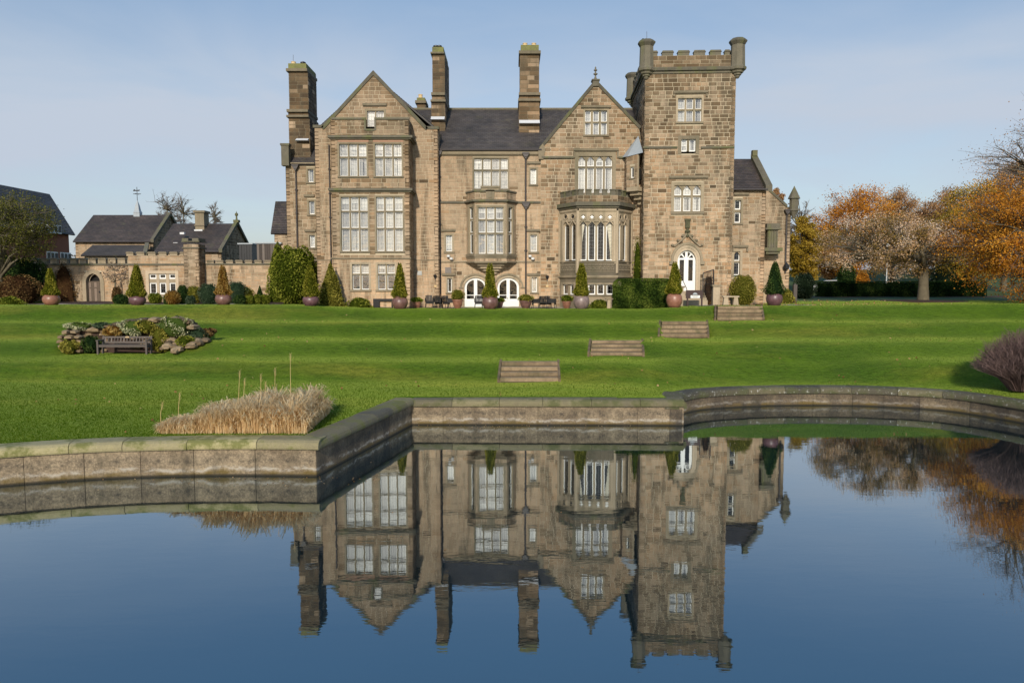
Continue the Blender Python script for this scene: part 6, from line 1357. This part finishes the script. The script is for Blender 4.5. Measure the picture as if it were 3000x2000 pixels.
# bare trees behind the cottage
for i, (px, yt, wpx, Y, lab) in enumerate(((497, 556, 80, 125, 'left bare tree of the pair above the stable roof'), (545, 570, 76, 118, 'right bare tree of the pair behind the cottage chimney'), (636, 585, 44, 130, 'small reddish bare birch left of the cottage finial'))):
    b_ = at(px, 850, Y); z0 = gz(b_.x, Y); H = at(px, yt, Y).z-z0; rx_ = wpx/2*Y/FPX
    tree('bare_tree', lab, 'tree', (b_.x, Y, z0), H*.45, .3, (b_.x, Y, z0+H*.74), (rx_, rx_, H*.26), 60, 0, rx_*.22, .2, LHAZE, 90+i, 'bare trees beyond the garden buildings', twigs=7, flat_=1.2, twr=.022, limb=.4, shell=.2)
b_ = at(60, 880, 57.5); tree('willow_tree', 'feathery yellow green tree at the left edge before the barn', 'tree', (b_.x-1.5, 57.5, gz(b_.x, 57.5)), 2.2, .22, (at(35, 660, 57.5).x, 57.5, at(35, 665, 57.5).z), (3.1, 2.2, 2.5), 150, 110, .38, .12, LWILL, 95, twigs=6, shell=.25)
b_ = at(338, 886, 61.2); tree('espalier_tree', 'small bare tree trained against the wall right of the arched gate', 'tree', (b_.x, 61.3, gz(b_.x, 61.3)), 1.6, .07, (b_.x-.1, 61.5, at(338, 800, 61.3).z), (1.35, .35, 1.0), 26, 6, .25, .1, LBRWN, 96, twigs=5, shell=.3)
B('conifer', 'dark green conifer column standing behind the yew hedge', 'conifer', 'ball', 2478, 862, 48, 771, 79, LDARK, 4000, .14, lump=.1)
B('round_shrub', 'grey green rounded shrub right of the manor by the path', 'shrub', 'ball', 2356, 866, 58, 800, 70, LGRGR, 3500, .13, lump=.14)
B('low_shrub', 'yellow green low planting right of the last topiary pot', 'shrub', 'mound', 2305, 869, 44, 846, 60, LGOLD, 1300, .12, lump=.2)
B('low_shrub', 'orange leaved low shrub above the yew hedge', 'shrub', 'mound', 2525, 830, 46, 795, 86, LAUT, 1600, .16, lump=.2)
B('dark_evergreen', 'dark evergreen glimpsed right of the blossoming tree trunk', 'shrub', 'ball', 2790, 850, 130, 770, 88, LGRGR, 4000, .2, lump=.2)
# purple brown bush at the right edge, above the pond
def twigbush(name, label, px, Y, wpx, ytop, ybase, n, seed, mat=MTWIGP):
    b_ = at(px, ybase, Y); z0 = gz(b_.x, Y)-.1; H = at(px, ytop, Y).z-z0; rw = wpx/2*Y/FPX; rnd = random.Random(seed); g = MB(); root = tag(bpy.data.objects.new(name, None), label, 'shrub')
    for i in range(n):
        a = rnd.uniform(0, 6.28); rr = rnd.random()**.6; tx, ty = rr*rw*math.cos(a), rr*rw*.8*math.sin(a); hz_ = H*(1-.55*rr**2.2)*rnd.uniform(.75, 1.05)
        p0 = Vector((tx*.25, ty*.25, 0)); p2 = Vector((tx, ty, hz_)); p1 = p0.lerp(p2, .5)+Vector((-tx*.15+rnd.uniform(-.1,.1), -ty*.15, hz_*.05))
        g.tube([p0, p1, p2], [.014, .01, .005], 3, cap=False)
        for _ in range(4):
            s_ = p1.lerp(p2, rnd.random()); g.tube([s_, s_+Vector((rnd.gauss(0,.16), rnd.gauss(0,.16), rnd.uniform(.1,.38)))], [.007, .003], 3, cap=False)
    o = g.build(name, mat); o.location = (b_.x, Y, z0); bpy.data.objects.remove(root); return tag(o, label, 'shrub')
twigbush('bare_bush', 'dense purple brown leafless bush on the bank above the right pond wall', 2995, 34.2, 290, 972, 1165, 2100, 5)
# ------------------------------------------------------------------ reeds
rng = np.random.default_rng(8); n = 15000
c0, c1, c2 = atz(480, 1262, 1.15), atz(935, 1262, 1.15), atz(1040, 1190, 1.15)
px_ = rng.uniform(470, 1030, n*2); fr_ = rng.uniform(0, 1, n*2)
# footprint: strip behind the coping, deeper towards its right end, following the oblique wall
A = np.array([[atz(465, 1264, 1.15).x+.1, 24.12], [atz(930, 1264, 1.15).x-.3, 24.05], [atz(1040, 1195, 1.15).x-.75, 27.9], [atz(800, 1195, 1.15).x, 27.4]])
u = rng.uniform(0, 1, n); v = rng.uniform(0, 1, n)
bl_ = A[0]*(1-u)[:, None]+A[1]*u[:, None]; tl_ = A[0]*(1-u)[:, None]*1.0+(A[2])*u[:, None]; tl_[:, 1] = 24.35+(27.9-24.35)*u**.8
B0 = bl_*(1-v)[:, None]+tl_*v[:, None]; Hh = (.32+.62*np.sin(np.clip(u*1.15, 0, 1)*np.pi*.62)**1.2)*rng.uniform(.55, 1.12, n)*np.where(u > .93, .75, 1)*(1+.16*np.sin(u*23)+.1*np.sin(u*57+2))
ang = rng.uniform(0, 2*np.pi, n); ln_ = rng.uniform(.15, .5, n); D = np.stack([np.cos(ang), np.sin(ang)], 1)
P0 = np.column_stack([B0, np.full(n, 1.05)]); P1 = P0+np.column_stack([D*(ln_*.3)[:, None]*Hh[:, None], Hh*.62]); P2 = P0+np.column_stack([D*ln_[:, None]*Hh[:, None]*1.1, Hh]); P3 = P2+np.column_stack([D*(.12+.14*ln_)[:, None], -rng.uniform(-.03, .16, n)])
wd = np.column_stack([-D[:, 1], D[:, 0], np.zeros(n)])*.014
V = np.stack([P0-wd*.6, P0+wd*.6, P1-wd, P1+wd, P2-wd*.9, P2+wd*.9, P3-wd*.2, P3+wd*.2], 1).reshape(-1, 3); k = np.arange(n)*8
F = np.concatenate([np.stack([k+i, k+i+1, k+i+3, k+i+2], 1) for i in (0, 2, 4)]); T = np.tile(np.clip(rng.normal(.55, .25, n), 0, 1), 3)
n2 = 15000; i2 = rng.integers(0, n, n2); kk = rng.uniform(.25, 1.05, n2); Q0 = P0[i2]+(P2[i2]-P0[i2])*kk[:, None]; a2 = rng.uniform(0, 2*np.pi, n2); l2 = rng.uniform(.06, .17, n2); D2 = np.column_stack([np.cos(a2), np.sin(a2), rng.uniform(-.9, .9, n2)])*l2[:, None]
Q1 = Q0+D2*.5+np.array([0, 0, .03]); Q2 = Q0+D2-np.array([0, 0, .03]); w2 = np.column_stack([-np.sin(a2), np.cos(a2), np.zeros(n2)])*.013
V2 = np.stack([Q0-w2, Q0+w2, Q1-w2, Q1+w2, Q2-w2*.3, Q2+w2*.3], 1).reshape(-1, 3); k2 = len(V)+np.arange(n2)*6; F = np.concatenate([F]+[np.stack([k2+i, k2+i+1, k2+i+3, k2+i+2], 1) for i in (0, 2)]); V = np.concatenate([V, V2]); T = np.concatenate([T, np.tile(np.clip(rng.normal(.65, .25, n2), 0, 1), 2)])
o3 = (float(A[1][0]-3), 25.5, 1.1); o = npmesh('reed_bed', V-np.array(o3, dtype=np.float32), F, T, LREED, kind='stuff'); o.location = o3; o['label'] = 'bed of dry buff reeds behind the foreground pond coping'
for i, (px, yt, yb) in enumerate(((852, 1038, 1160), (805, 1080, 1150), (699, 1088, 1190), (712, 1110, 1190), (765, 1098, 1170), (777, 1120, 1180), (523, 1152, 1225), (470, 1180, 1225))):
    b_ = at(px, yb, 26.0); t_ = at(px-4+2*(i % 4), yt, 26.0); g = MB(); g.tube([(0,0,0), ((t_.x-b_.x)*.3, 0, (t_.z-1.1)*.5), (t_.x-b_.x, .1, t_.z-1.1)], [.012, .009, .004], 4, .5); hh = t_.z-1.1
    for j in range(9): a = j*2.4; zz = hh-.02-j*.03; q = (t_.x-b_.x)*zz/hh; g.tube([(q, .1, zz), (q+.06*math.cos(a), .1+.06*math.sin(a), zz+.09)], [.005, .002], 3, .6)
    o = g.build('grass_stem', LREED); o.location = (b_.x, 26.0, 1.1); tag(o, ['tallest single pale grass stem rising above the reed bed', 'short leaning seed stem left of the tallest one', 'left stem of the close pair over the middle reeds', 'right stem of the close pair over the middle reeds', 'thin stem between the pair and the tallest', 'low stem just right of the thin one', 'lone upright stem at the left third of the reeds', 'short leaning stem at the left end of the reeds'][i], 'grass stem', 'seed stems standing above the reeds')
# ------------------------------------------------------------------ rock garden with bench
def rockmesh(rnd, sx, sy, sz):
    g = MB(); n = 8; vs = []; fs = []; rows = 5
    for i in range(rows):
        t = i/(rows-1); zz = -1+2*t; rr = (1-abs(zz)**3.2)**.45 if abs(zz) < 1 else .35
        for j in range(n):
            a = 2*math.pi*j/n+rnd.uniform(-.12, .12); q = rr*rnd.uniform(.85, 1.1); sq = 1/max(abs(math.cos(a)), abs(math.sin(a)))**.5
            vs.append((q*sq*math.cos(a)*sx/2, q*sq*math.sin(a)*sy/2, zz*sz/2*rnd.uniform(.92, 1.06)))
    fs = [(i*n+j, i*n+(j+1) % n, (i+1)*n+(j+1) % n, (i+1)*n+j) for i in range(rows-1) for j in range(n)]+[tuple(range(n-1, -1, -1)), tuple((rows-1)*n+j for j in range(n))]
    g.add(vs, fs, rnd.random()); return g
rnd = random.Random(21); rk = thing('rock_garden', 'horseshoe of rough sandstone boulders holding the bank behind the wooden bench', 'rock garden', (at(370, 1036, 42).x, 42, gz(at(370, 1036, 42).x, 42)))
def hit(px, py):
    Y = 30.0
    while Y < 70:
        p = at(px, py, Y)
        if p.z < gz(p.x, Y): return Y
        Y += .1
    return Y
def rock(px, py, Y, wpx, hpx, dep=.7, tn=None):
    p = at(px, py, Y); g = rockmesh(rnd, wpx*Y/FPX, dep, hpx*Y/FPX)
    a = rnd.uniform(-.25, .25); ca, sa = math.cos(a), math.sin(a)
    if tn is not None: g.t = [tn]*len(g.t)
    g.v = [(p.x+x*ca-z*sa*.5, p.y+y, p.z+z*ca+x*sa*.3) for x, y, z in g.v]; g.build('rock', MROCK, rk)
fillr = MB(); f0 = at(370, 1000, 44.2)
fz0 = gz(f0.x, 41)-.2; xl_, xr2 = at(195, 1000, 42.4).x, at(600, 1000, 42.4).x
fillr.hexa([(xl_, 42.1, fz0), (xr2-1.2, 42.6, fz0), (xr2-1.6, 44.4, fz0), (xl_, 44.4, fz0), (xl_+.1, 42.35, at(200, 950, 42.3).z-.1), (xr2-1.3, 42.9, at(560, 948, 42.9).z-.1), (xr2-1.8, 44.3, at(560, 945, 43).z-.25), (xl_+.2, 44.3, at(200, 950, 43).z-.25)], .3); fillr.build('earth_fill', MSOIL, rk)
# left pillar of stacked stones, back wall, right slope: courses
for y, xs3 in ((1028, (182, 232)), (1014, (182, 236)), (1000, (183, 232)), (987, (184, 206, 232)), (972, (197, 222))):
    for x in xs3: rock(x+rnd.uniform(-3, 3), y, 41.6+.2*rnd.random(), rnd.uniform(14, 26) if len(xs3) > 1 else 36, 12, .6, rnd.uniform(.5, 1))
for x, y, w_, h_ in ((210, 974, 46, 16), (280, 966, 44, 18), (255, 985, 34, 14), (320, 956, 34, 14), (350, 950, 36, 14), (388, 942, 40, 16), (420, 938, 46, 16), (455, 938, 34, 20), (480, 936, 40, 14), (520, 934, 34, 16), (548, 942, 34, 18), (565, 958, 30, 18)): rock(x, y, 42.5, w_, h_, .9)
for i in range(58):
    t = rnd.random(); x = 480+t*128; ylo = 1034-max(0, x-520)*.33; yhi = 952+max(0, x-560)*.45; y = yhi+(ylo-yhi)*rnd.random(); rock(x, y-4, min(hit(x, y), 43.2)-.25, rnd.uniform(20, 36), rnd.uniform(12, 20), .7)
for i in range(46): rock(rnd.uniform(240, 500), rnd.uniform(965, 1032), 42.35+rnd.uniform(0, .2), rnd.uniform(20, 36), rnd.uniform(10, 16), .5)
for i, (px, py, w_, ytop, lm, lab, Y) in enumerate(((232, 968, 74, 945, LWHITE, 'white flowering mat on the left rock pillar', 42.4), (268, 1034, 50, 985, LDARK, 'dark ivy cushion hanging left of the bench', 41.9), (206, 1034, 44, 996, LGOLD, 'yellow green trailing plant between the stacked left rocks', 41.4), (392, 984, 70, 938, LWHITE, 'flowering mat on the rocks behind the bench', 42.0),
        (508, 985, 90, 928, LWHITE, 'largest white flecked cushion at the top right of the rocks', 42.1), (470, 1030, 50, 960, LGOLD, 'olive plant spilling right of the bench', 41.9), (580, 1005, 60, 962, LGRGR, 'grey green cushion low on the right rock slope', 42.6), (335, 985, 50, 954, LORNG, 'ochre tuft on the rocks above the bench left end', 42.2), (430, 975, 56, 938, LGOLD, 'olive yellow mat between the two flowering mats', 42.0), (545, 1018, 44, 985, LGREEN, 'bright green tuft low on the right rock slope', 41.6), (300, 962, 46, 945, LGRGR, 'thin grey green mat on the top rocks left of the ochre tuft', 42.4), (610, 985, 34, 962, LBRWN, 'brown dead tuft at the right tip of the rocks', 42.9))):
    b_ = at(px, py, Y); t_ = at(px, ytop, Y); rx_ = w_/2*Y/FPX; rng = np.random.default_rng(70+i); V, F, T = foliage('ball', (0,0,0), rx_, .45, t_.z-b_.z, 1500, .10, rng, .32, 2.0+i % 3); o = npmesh('rockery_plant', V, F, T, lm); o.location = (b_.x, Y, b_.z); tag(o, lab, 'plant', 'plants on the rock garden')
# bench: two armed seat with upright slats
bp0, bp1 = at(292, 1037, 41.0), at(438, 1037, 41.0); bw = bp1.x-bp0.x; z0 = gz(bp0.x+bw/2, 41.0); bn = thing('garden_bench', 'weathered wooden slatted bench standing before the rock garden', 'bench', (bp0.x+bw/2, 41.0, z0))
cx_ = bp0.x+bw/2; hb_ = at(365, 984, 41.3).z-z0
for s_ in (-1, 1):
    x = cx_+s_*(bw/2-.04); g = MB(); g.box(x-.045, x+.045, 40.72, 40.81, z0-.05, z0+.68, .5); g.build('leg', MWOOD, bn); g = MB(); g.hexa([(x-.045,41.22,z0-.05),(x+.045,41.22,z0-.05),(x+.045,41.31,z0-.05),(x-.045,41.31,z0-.05),(x-.045,41.36,z0+hb_),(x+.045,41.36,z0+hb_),(x+.045,41.43,z0+hb_),(x-.045,41.43,z0+hb_)], .5); g.build('leg', MWOOD, bn)
    g = MB(); g.box(x-.06, x+.06, 40.68, 41.3, z0+.68, z0+.73, .6); g.build('armrest', MWOOD, bn)
    g = MB(); g.box(x-.03, x+.03, 40.8, 41.23, z0+.32, z0+.42, .4); g.build('side_rail', MWOOD, bn)
for i in range(4): g = MB(); g.box(cx_-bw/2+.06, cx_+bw/2-.06, 40.74+i*.13, 40.85+i*.13, z0+.44, z0+.47, .4+.1*i); g.build('seat_slat', MWOOD, bn)
g = MB(); g.box(cx_-bw/2+.06, cx_+bw/2-.06, 40.76, 40.79, z0+.34, z0+.437, .5); g.build('front_rail', MWOOD, bn)
for zz in (.52, hb_-.11): g = MB(); g.box(cx_-bw/2+.06, cx_+bw/2-.06, 41.27+zz*.09, 41.31+zz*.09, z0+zz, z0+zz+.09, .6); g.build('back_rail', MWOOD, bn)
for i in range(15): x = cx_-bw/2+.16+i*(bw-.32)/14; g = MB(); g.hexa([(x-.045,41.315,z0+.6),(x+.035,41.315,z0+.6),(x+.035,41.335,z0+.6),(x-.035,41.335,z0+.6),(x-.035,41.35,z0+hb_-.1),(x+.035,41.35,z0+hb_-.1),(x+.035,41.37,z0+hb_-.1),(x-.035,41.37,z0+hb_-.1)], random.Random(i).random()); g.build('back_slat', MWOOD, bn)
g = MB(); p = at(372, 985, 41.3); g.box(p.x-.1, p.x+.1, 41.315, 41.33, p.z-.07, p.z-.02); g.build('plaque', MPOTY, bn)
# ------------------------------------------------------------------ terrace furniture
def chair(label, loc, rz, group):
    t = thing('garden_chair', label, 'chair', loc, group, rz)
    def P(nm, g): g.build(nm, MBLACKW, t, local=True)
    g = MB(); g.box(-.26, .26, -.25, .25, .42, .47); P('seat', g); g = MB(); g.box(-.26, .26, -.26, -.23, .28, .44); P('seat_apron', g)
    g = MB(); n = 5
    for i in range(n): a0, a1 = -.26+.52*i/n, -.26+.52*(i+1)/n; c0_, c1_ = .03*math.cos(a0*6), .03*math.cos(a1*6); g.hexa([(a0+.01,.24,.47),(a1-.01,.24,.47),(a1-.01,.27,.47),(a0+.01,.27,.47),(a0+.01,.3+c0_,.88+c0_),(a1-.01,.3+c1_,.88+c1_),(a1-.01,.33+c1_,.88+c1_),(a0+.01,.33+c0_,.88+c0_)])
    P('backrest', g)
    for sx_ in (-1, 1):
        for sy_ in (-1, 1): g = MB(); g.tube([(sx_*.24, sy_*.22, .42), (sx_*.28, sy_*.27, 0)], .02, 5); P('leg', g)
        g = MB(); g.tube([(sx_*.28, -.24, .42), (sx_*.3, -.24, .66), (sx_*.3, .05, .68), (sx_*.27, .29, .68)], .025, 5); P('armrest', g); g = MB(); g.box(sx_*.29-.015, sx_*.29+.015, -.22, .26, .40, .66); P('side_panel', g)
    return t
def gloc(px, Y): x = at(px, 890, Y).x; return (x, Y, gz(x, Y)+.014)
cg = 'black terrace chairs by the manor'
c0_ = chair('black open backed chair at the left end of the left table group', gloc(1258, 55.2), .2, cg)
for px, Y, rz, lab in ((1282, 54.6, 3.0, 'black chair in the middle of the left table group'), (1306, 55.6, .3, 'black chair right of the left group table'), (1322, 55.1, 1.6, 'black chair at the right end of the left table group'), (1402, 55.4, .1, 'lone black chair in front of the left french door'),
        (1570, 55.0, -1.4, 'black chair at the left end of the right table group'), (1590, 54.6, 3.1, 'front black chair of the right table group'), (1604, 55.7, .1, 'black chair behind the right group table'), (1617, 55.0, 1.3, 'black chair at the right end of the right table group')): dup(c0_, gloc(px, Y), rz, lab)
for px, Y, lab in ((1292, 55.3, 'small black round table of the left chair group'), (1594, 55.2, 'small black round table of the right chair group')):
    l = gloc(px, Y); t = thing('garden_table', lab, 'table', l, 'black terrace tables'); g = MB(); g.lathe((0,0,.7), [(.42, 0), (.45, .02), (.42, .04)], 20); g.build('tabletop', MBLACKW, t, local=True)
    for k in range(4): a = k*math.pi/2+.4; g = MB(); g.tube([(.3*math.cos(a), .3*math.sin(a), .7), (.34*math.cos(a), .34*math.sin(a), 0)], .022, 5); g.build('leg', MBLACKW, t, local=True)
# dark rattan planter boxes
f_ = Fr(0, 55.2); u0, zt3 = f_.uz(1093, 875); u1, zb3 = f_.uz(1150, 902); t = thing('storage_box', 'low black slatted box below the square bay window', 'planter box', ((u0+u1)/2, 55.5, zb3))
g = MB(); um = u0+(u1-u0)*.33; g.fbox(f_, u0, um, zb3-.05, zt3, -.6, 0); g.build('box_body', MBLACKW, t); g = MB(); g.fbox(f_, um, u1, zt3-.18, zt3, -.6, 0); g.build('box_top', MBLACKW, t); g = MB(); g.fbox(f_, u1-.08, u1, zb3-.05, zt3-.18, -.6, 0); g.build('leg', MBLACKW, t)
for i in range(5): g = MB(); g.fbox(f_, u0+.02, um-.02, zb3+.04+i*.12, zb3+.11+i*.12, 0, .02); g.build('slat', MBLACKW, t)
# pond-terrace sign board
Y = 52.4; f_ = Fr(0, Y); bx = at(2033, 895, Y); t = thing('sign_board', 'dark brown notice board on two posts with a pale panel near the tower door', 'sign', (bx.x, Y, gz(bx.x, Y)))
for x in (2015, 2057): g = MB(); u, z = f_.uz(x, 853); g.fbox(f_, u-.05, u+.05, gz(bx.x, Y)-.1, z-.0, -.1, 0); g.build('post', MSIGN, t)
g = MB(); a_, z1 = f_.uz(2010, 850); b_2, z2_ = f_.uz(2057, 874); g.fbox(f_, a_, b_2, z2_, z1, -.04, .03); bd_ = g.build('board', MSIGN, t)
g = MB(); a_, z1 = f_.uz(2023, 865); b_2, z2_ = f_.uz(2050, 873); g.fbox(f_, a_, b_2, z2_, z1, .03, .045); g.build('pale_panel', MWHITE, bd_)
for k_ in range(3): g = MB(); zl_ = z1-.035-k_*.045; g.fbox(f_, a_+.08+.05*k_, b_2-.08-.05*k_, zl_-.012, zl_, .045, .048); g.build('text_line', MIRON, bd_)
g = MB(); u, z = f_.uz(2036, 861); g.prism(f_, [(u-.18, z-.05), (u+.18, z-.05), (u+.1, z+.07), (u, z+.1), (u-.1, z+.07)], .03, .045); g.build('grey_emblem', MLEADD, bd_)
# stone bench by the path
Y = 53.4; f_ = Fr(0, Y); bx = at(2143, 888, Y); zg_ = gz(bx.x, Y); t = thing('stone_bench', 'small buff stone bench beside the round olive bush', 'bench', (bx.x, Y, zg_)); zt3 = f_.uz(2143, 867)[1]
g = MB(); a_, b_2 = f_.uz(2119, 870)[0], f_.uz(2166, 870)[0]; g.fbox(f_, a_, b_2, zt3-.09, zt3, -.45, 0, .9); g.build('seat', MTRIM, t)
for x in (2128, 2157): u = f_.uz(x, 880)[0]; g = MB(); g.prism(f_, [(u-.2, zg_-.05), (u+.2, zg_-.05), (u+.13, zt3-.09), (u-.13, zt3-.09)], -.38, -.06, .8); g.build('leg', MTRIM, t)
Y = 54; f_ = Fr(0, Y); bx = at(1783, 890, Y); zg_ = gz(bx.x, Y); t = thing('stone_bench', 'grey stone bench end beside the left end of the clipped hedge', 'bench', (bx.x, Y, zg_)); zt3 = f_.uz(1783, 874)[1]
g = MB(); g.fbox(f_, f_.uz(1775, 874)[0], f_.uz(1812, 874)[0], zt3-.08, zt3, -.4, 0, .3); g.build('seat', MTRIM, t)
for x in (1784, 1806): u = f_.uz(x, 880)[0]; g = MB(); g.prism(f_, [(u-.12, zg_-.05), (u+.12, zg_-.05), (u+.09, zt3-.08), (u-.09, zt3-.08)], -.34, -.06, .8); g.build('leg', MTRIM, t)
# door steps, flank piers and railing at the tower
t = thing('door_steps', 'stone steps with flanking piers up to the arched tower door', 'steps', (FT.w((db[0]+db[1])/2, 0, 1)[0], 54.8, gz(13, 55))); zt3 = FT.uz(2011, 852)[1]
for i in range(5): g = MB(); g.fbox(FT, db[0]-.5, db[1]+.55, 3.9, zt3-i*.16, .02 if i == 0 else .0+.35*i, .35*(i+1)+.05, .7); g.build('step', MTRIM, t)
for x0_, x1_, yt in ((1988, 2003, 838), (2090, 2110, 834)):
    f2 = Fr(0, 54.2); u0, z1 = f2.uz(x0_, yt); u1, _ = f2.uz(x1_, yt); g = MB(); g.fbox(f2, u0, u1, 3.95, z1-.12, -.55, 0, .8); g.fbox(f2, u0-.09, u1+.09, z1-.12, z1, -.62, .08, .35); g.build('pier', MTRIM, t)
t = thing('iron_railing', 'black iron railing and screen rising beside the tower door steps', 'railing', (at(2060, 870, 54.5).x, 54.6, gz(13, 54.6))); f2 = Fr(0, 54.6)
A1, A2, A3, A4 = f2.uz(2058, 880), f2.uz(2091, 880), f2.uz(2091, 790), f2.uz(2060, 800)
for p_, q_ in ((A1, A4), (A4, A3), (A3, A2)): g = MB(); g.tube([f2.w(*p_), f2.w(*q_)], .035, 5); g.build('rail', MIRON, t)
for i in range(9): k = (i+1)/10; u = A1[0]+(A2[0]-A1[0])*k; g = MB(); g.tube([f2.w(u, A1[1]), f2.w(u, A4[1]+(A3[1]-A4[1])*k)], .014, 4); g.build('bar', MIRON, t)
for k in (.3, .6): g = MB(); z = A1[1]+(A4[1]-A1[1])*k; g.tube([f2.w(A1[0], z), f2.w(A2[0], z)], .012, 4); g.build('cross_bar', MIRON, t)
B('low_shrub', 'dark climber filling the iron railing by the tower door', 'climber', 'ball', 2076, 885, 26, 806, 54.9, LBRWN, 500, .10, lump=.2, depth=.25)
t = thing('iron_handrail', 'short black iron handrail left of the tower door steps', 'railing', (at(1996, 850, 54.4).x, 54.4, 4.6)); f2 = Fr(0, 54.4)
for a_, b_2 in (((1994, 808), (2012, 846)), ((1994, 808), (1994, 840)), ((2012, 846), (2012, 862))): g = MB(); g.tube([f2.w(*f2.uz(*a_)), f2.w(*f2.uz(*b_2))], .025, 5); g.build('rail', MIRON, t)
# right side: post, lamp, cars beyond the hedge
Y = 60; b_ = at(2328, 874, Y); g = MB(); zg_ = gz(b_.x, Y); g.box(-.14, .14, -.14, .14, 0, at(2328, 835, Y).z-zg_, .4); g.lathe((0,0,at(2328, 835, Y).z-zg_), [(.2, 0), (.0, .12)], 4, .4, a0=math.pi/4); o = g.build('wooden_post', MWOOD); o.location = (b_.x, Y, zg_); tag(o, 'short stout wooden post at the path end right of the manor', 'post')
Y = 90; b_ = at(2597, 822, Y); zg_ = gz(b_.x, Y); t = thing('street_lamp', 'slim pale lamp post seen through the blossoming tree', 'street lamp', (b_.x, Y, zg_)); H = at(2597, 725, Y).z-zg_
g = MB(); g.tube([(0,0,0), (0,0,H)], [.08, .05], 6); g.build('post', MLIGHT, t, local=True); g = MB(); g.lathe((0,0,H), [(.08, 0), (.25, .1), (.2, .4), (.05, .5)], 8); g.build('lamp_head', MLIGHT, t, local=True)
MCARW = flat('white_car_paint', (.75,.76,.78), .25, .03, bd=0); MCARG = flat('car_glass', (.02,.025,.03), .08, .1, bd=0); MTYRE = flat('tyre_rubber', (.02,.02,.02), .8, .1)
def car(label, x, Y, rz, paint):
    z = gz(x, Y); t = thing('parked_car', label, 'car', (x, Y, z), 'cars parked beyond the yew hedge', rz); f = Fr(0, 0)
    g = MB(); g.prism(f, [(-2.1, .32), (2.1, .32), (2.15, .6), (2.05, .82), (1.1, .95), (-1.2, .98), (-2.05, .9), (-2.15, .6)], -.85, .85); g.build('body', paint, t, local=True)
    g = MB(); g.prism(f, [(-1.5, .97), (1.0, .94), (.35, 1.42), (-1.0, 1.44)], -.72, .72); cb = g.build('cabin', MCARG, t, local=True); g = MB(); g.prism(f, [(-1.1, 1.42), (.42, 1.4), (.3, 1.47), (-1.0, 1.49)], -.7, .7); g.build('roof', paint, t, local=True)
    for sx_ in (-1.3, 1.3):
        for sy_ in (-1, 1): g = MB(); g.tube([(sx_, sy_*.66, .32), (sx_, sy_*.87, .32)], .32, 14); g.build('wheel', MTYRE, t, local=True)
    for sy_ in (-.6, .6): g = MB(); g.box(2.06, 2.14, sy_-.16, sy_+.16, .62, .76); g.build('headlight', MLEAD, t, local=True)
car('white car nose showing left of the yew hedge', at(2395, 850, 88).x+1.2, 88, 2.9, MCARW)
car('pale car roof glimpsed above the yew hedge right of the trunk', at(2738, 822, 92).x, 92, 3.1, MCARW)

# ------------------------------------------------------------------ short grass blades over the lawn, fallen leaves
rng = np.random.default_rng(99); n = 330000
Y = 22+30*rng.uniform(0, 1, n)**1.35; X = rng.uniform(-1, 1, n)*(Y*.70+1.0); d = dist_pond(X, Y); Z = lawnz(X, Y)
ok = (d > .78) & (Z > .8) & (rng.uniform(0, 1, n) < 1-.78*sm(Y, 26, 42))
for xa, xb, ya, yb in STEPS: ok &= ~((X > xa-.15) & (X < xb+.15) & (Y > ya-.1) & (Y < yb+.1))
X, Y, Z = X[ok], Y[ok], Z[ok]; n = len(X); hgt = rng.uniform(.025, .06, n)*(1+.5*(rng.uniform(0, 1, n) > .97)); a = rng.uniform(0, 2*np.pi, n); wd = .006+.00018*Y; wx, wy = np.cos(a)*wd, np.sin(a)*wd; lx_, ly_ = rng.normal(0, .022, n), rng.normal(0, .022, n)
V = np.stack([np.stack([X-wx, Y-wy, Z-.01], 1), np.stack([X+wx, Y+wy, Z-.01], 1), np.stack([X+lx_, Y+ly_, Z+hgt], 1)], 1).reshape(-1, 3)
LGRASS = leafmat('grass_blades', [(0, (.028,.070,.002)), (.5, (.058,.115,.003)), (1, (.13,.165,.012))], .35, .9, .5)
o = npmesh('grass_blades', V, np.arange(3*n).reshape(n, 3), np.clip(rng.normal(.42, .13, n), 0, 1), LGRASS, kind='stuff'); o['label'] = 'short mown grass blades covering the terraced lawn'
n = 900; X = np.concatenate([rng.normal(20, 6, 600), rng.uniform(-20, 25, 300)]); Y = np.concatenate([rng.uniform(52, 66, 600), rng.uniform(24, 50, 300)]); ok = dist_pond(X, Y) > .9; X, Y = X[ok], Y[ok]
V, F = leafq(np.column_stack([X, Y, lawnz(X, Y)+.04]), .11, rng, .8); o = npmesh('leaf_litter', V, F, rng.uniform(0, 1, len(F)), LAUTD, kind='stuff'); o['label'] = 'scattered fallen leaves on the grass'
n = 260; X = np.concatenate([rng.uniform(-16, 18, 50), rng.uniform(-14, -4, 70), rng.uniform(-4, 5, 70)]); Y = np.concatenate([rng.uniform(14, 34, 50), 22.9-rng.exponential(.3, 70)*1.0, 31.4-rng.exponential(.25, 70)]); ok = dist_pond(X, Y) < -.05; X, Y = X[ok], Y[ok]; n = len(X)
a = rng.uniform(0, 6.28, n); s1 = .035; P = np.column_stack([X, Y, np.full(n, .006)]); A_ = np.column_stack([np.cos(a), np.sin(a), np.zeros(n)])*s1; B_ = np.column_stack([-np.sin(a), np.cos(a), np.zeros(n)])*s1*.6
V = np.stack([P-A_, P+B_, P+A_+np.array([0, 0, .01]), P-B_], 1).reshape(-1, 3); o = npmesh('floating_leaves', V, np.arange(4*n).reshape(n, 4), rng.uniform(0, 1, n), LAUTD, kind='stuff'); o['label'] = 'tiny leaves floating on the pond'
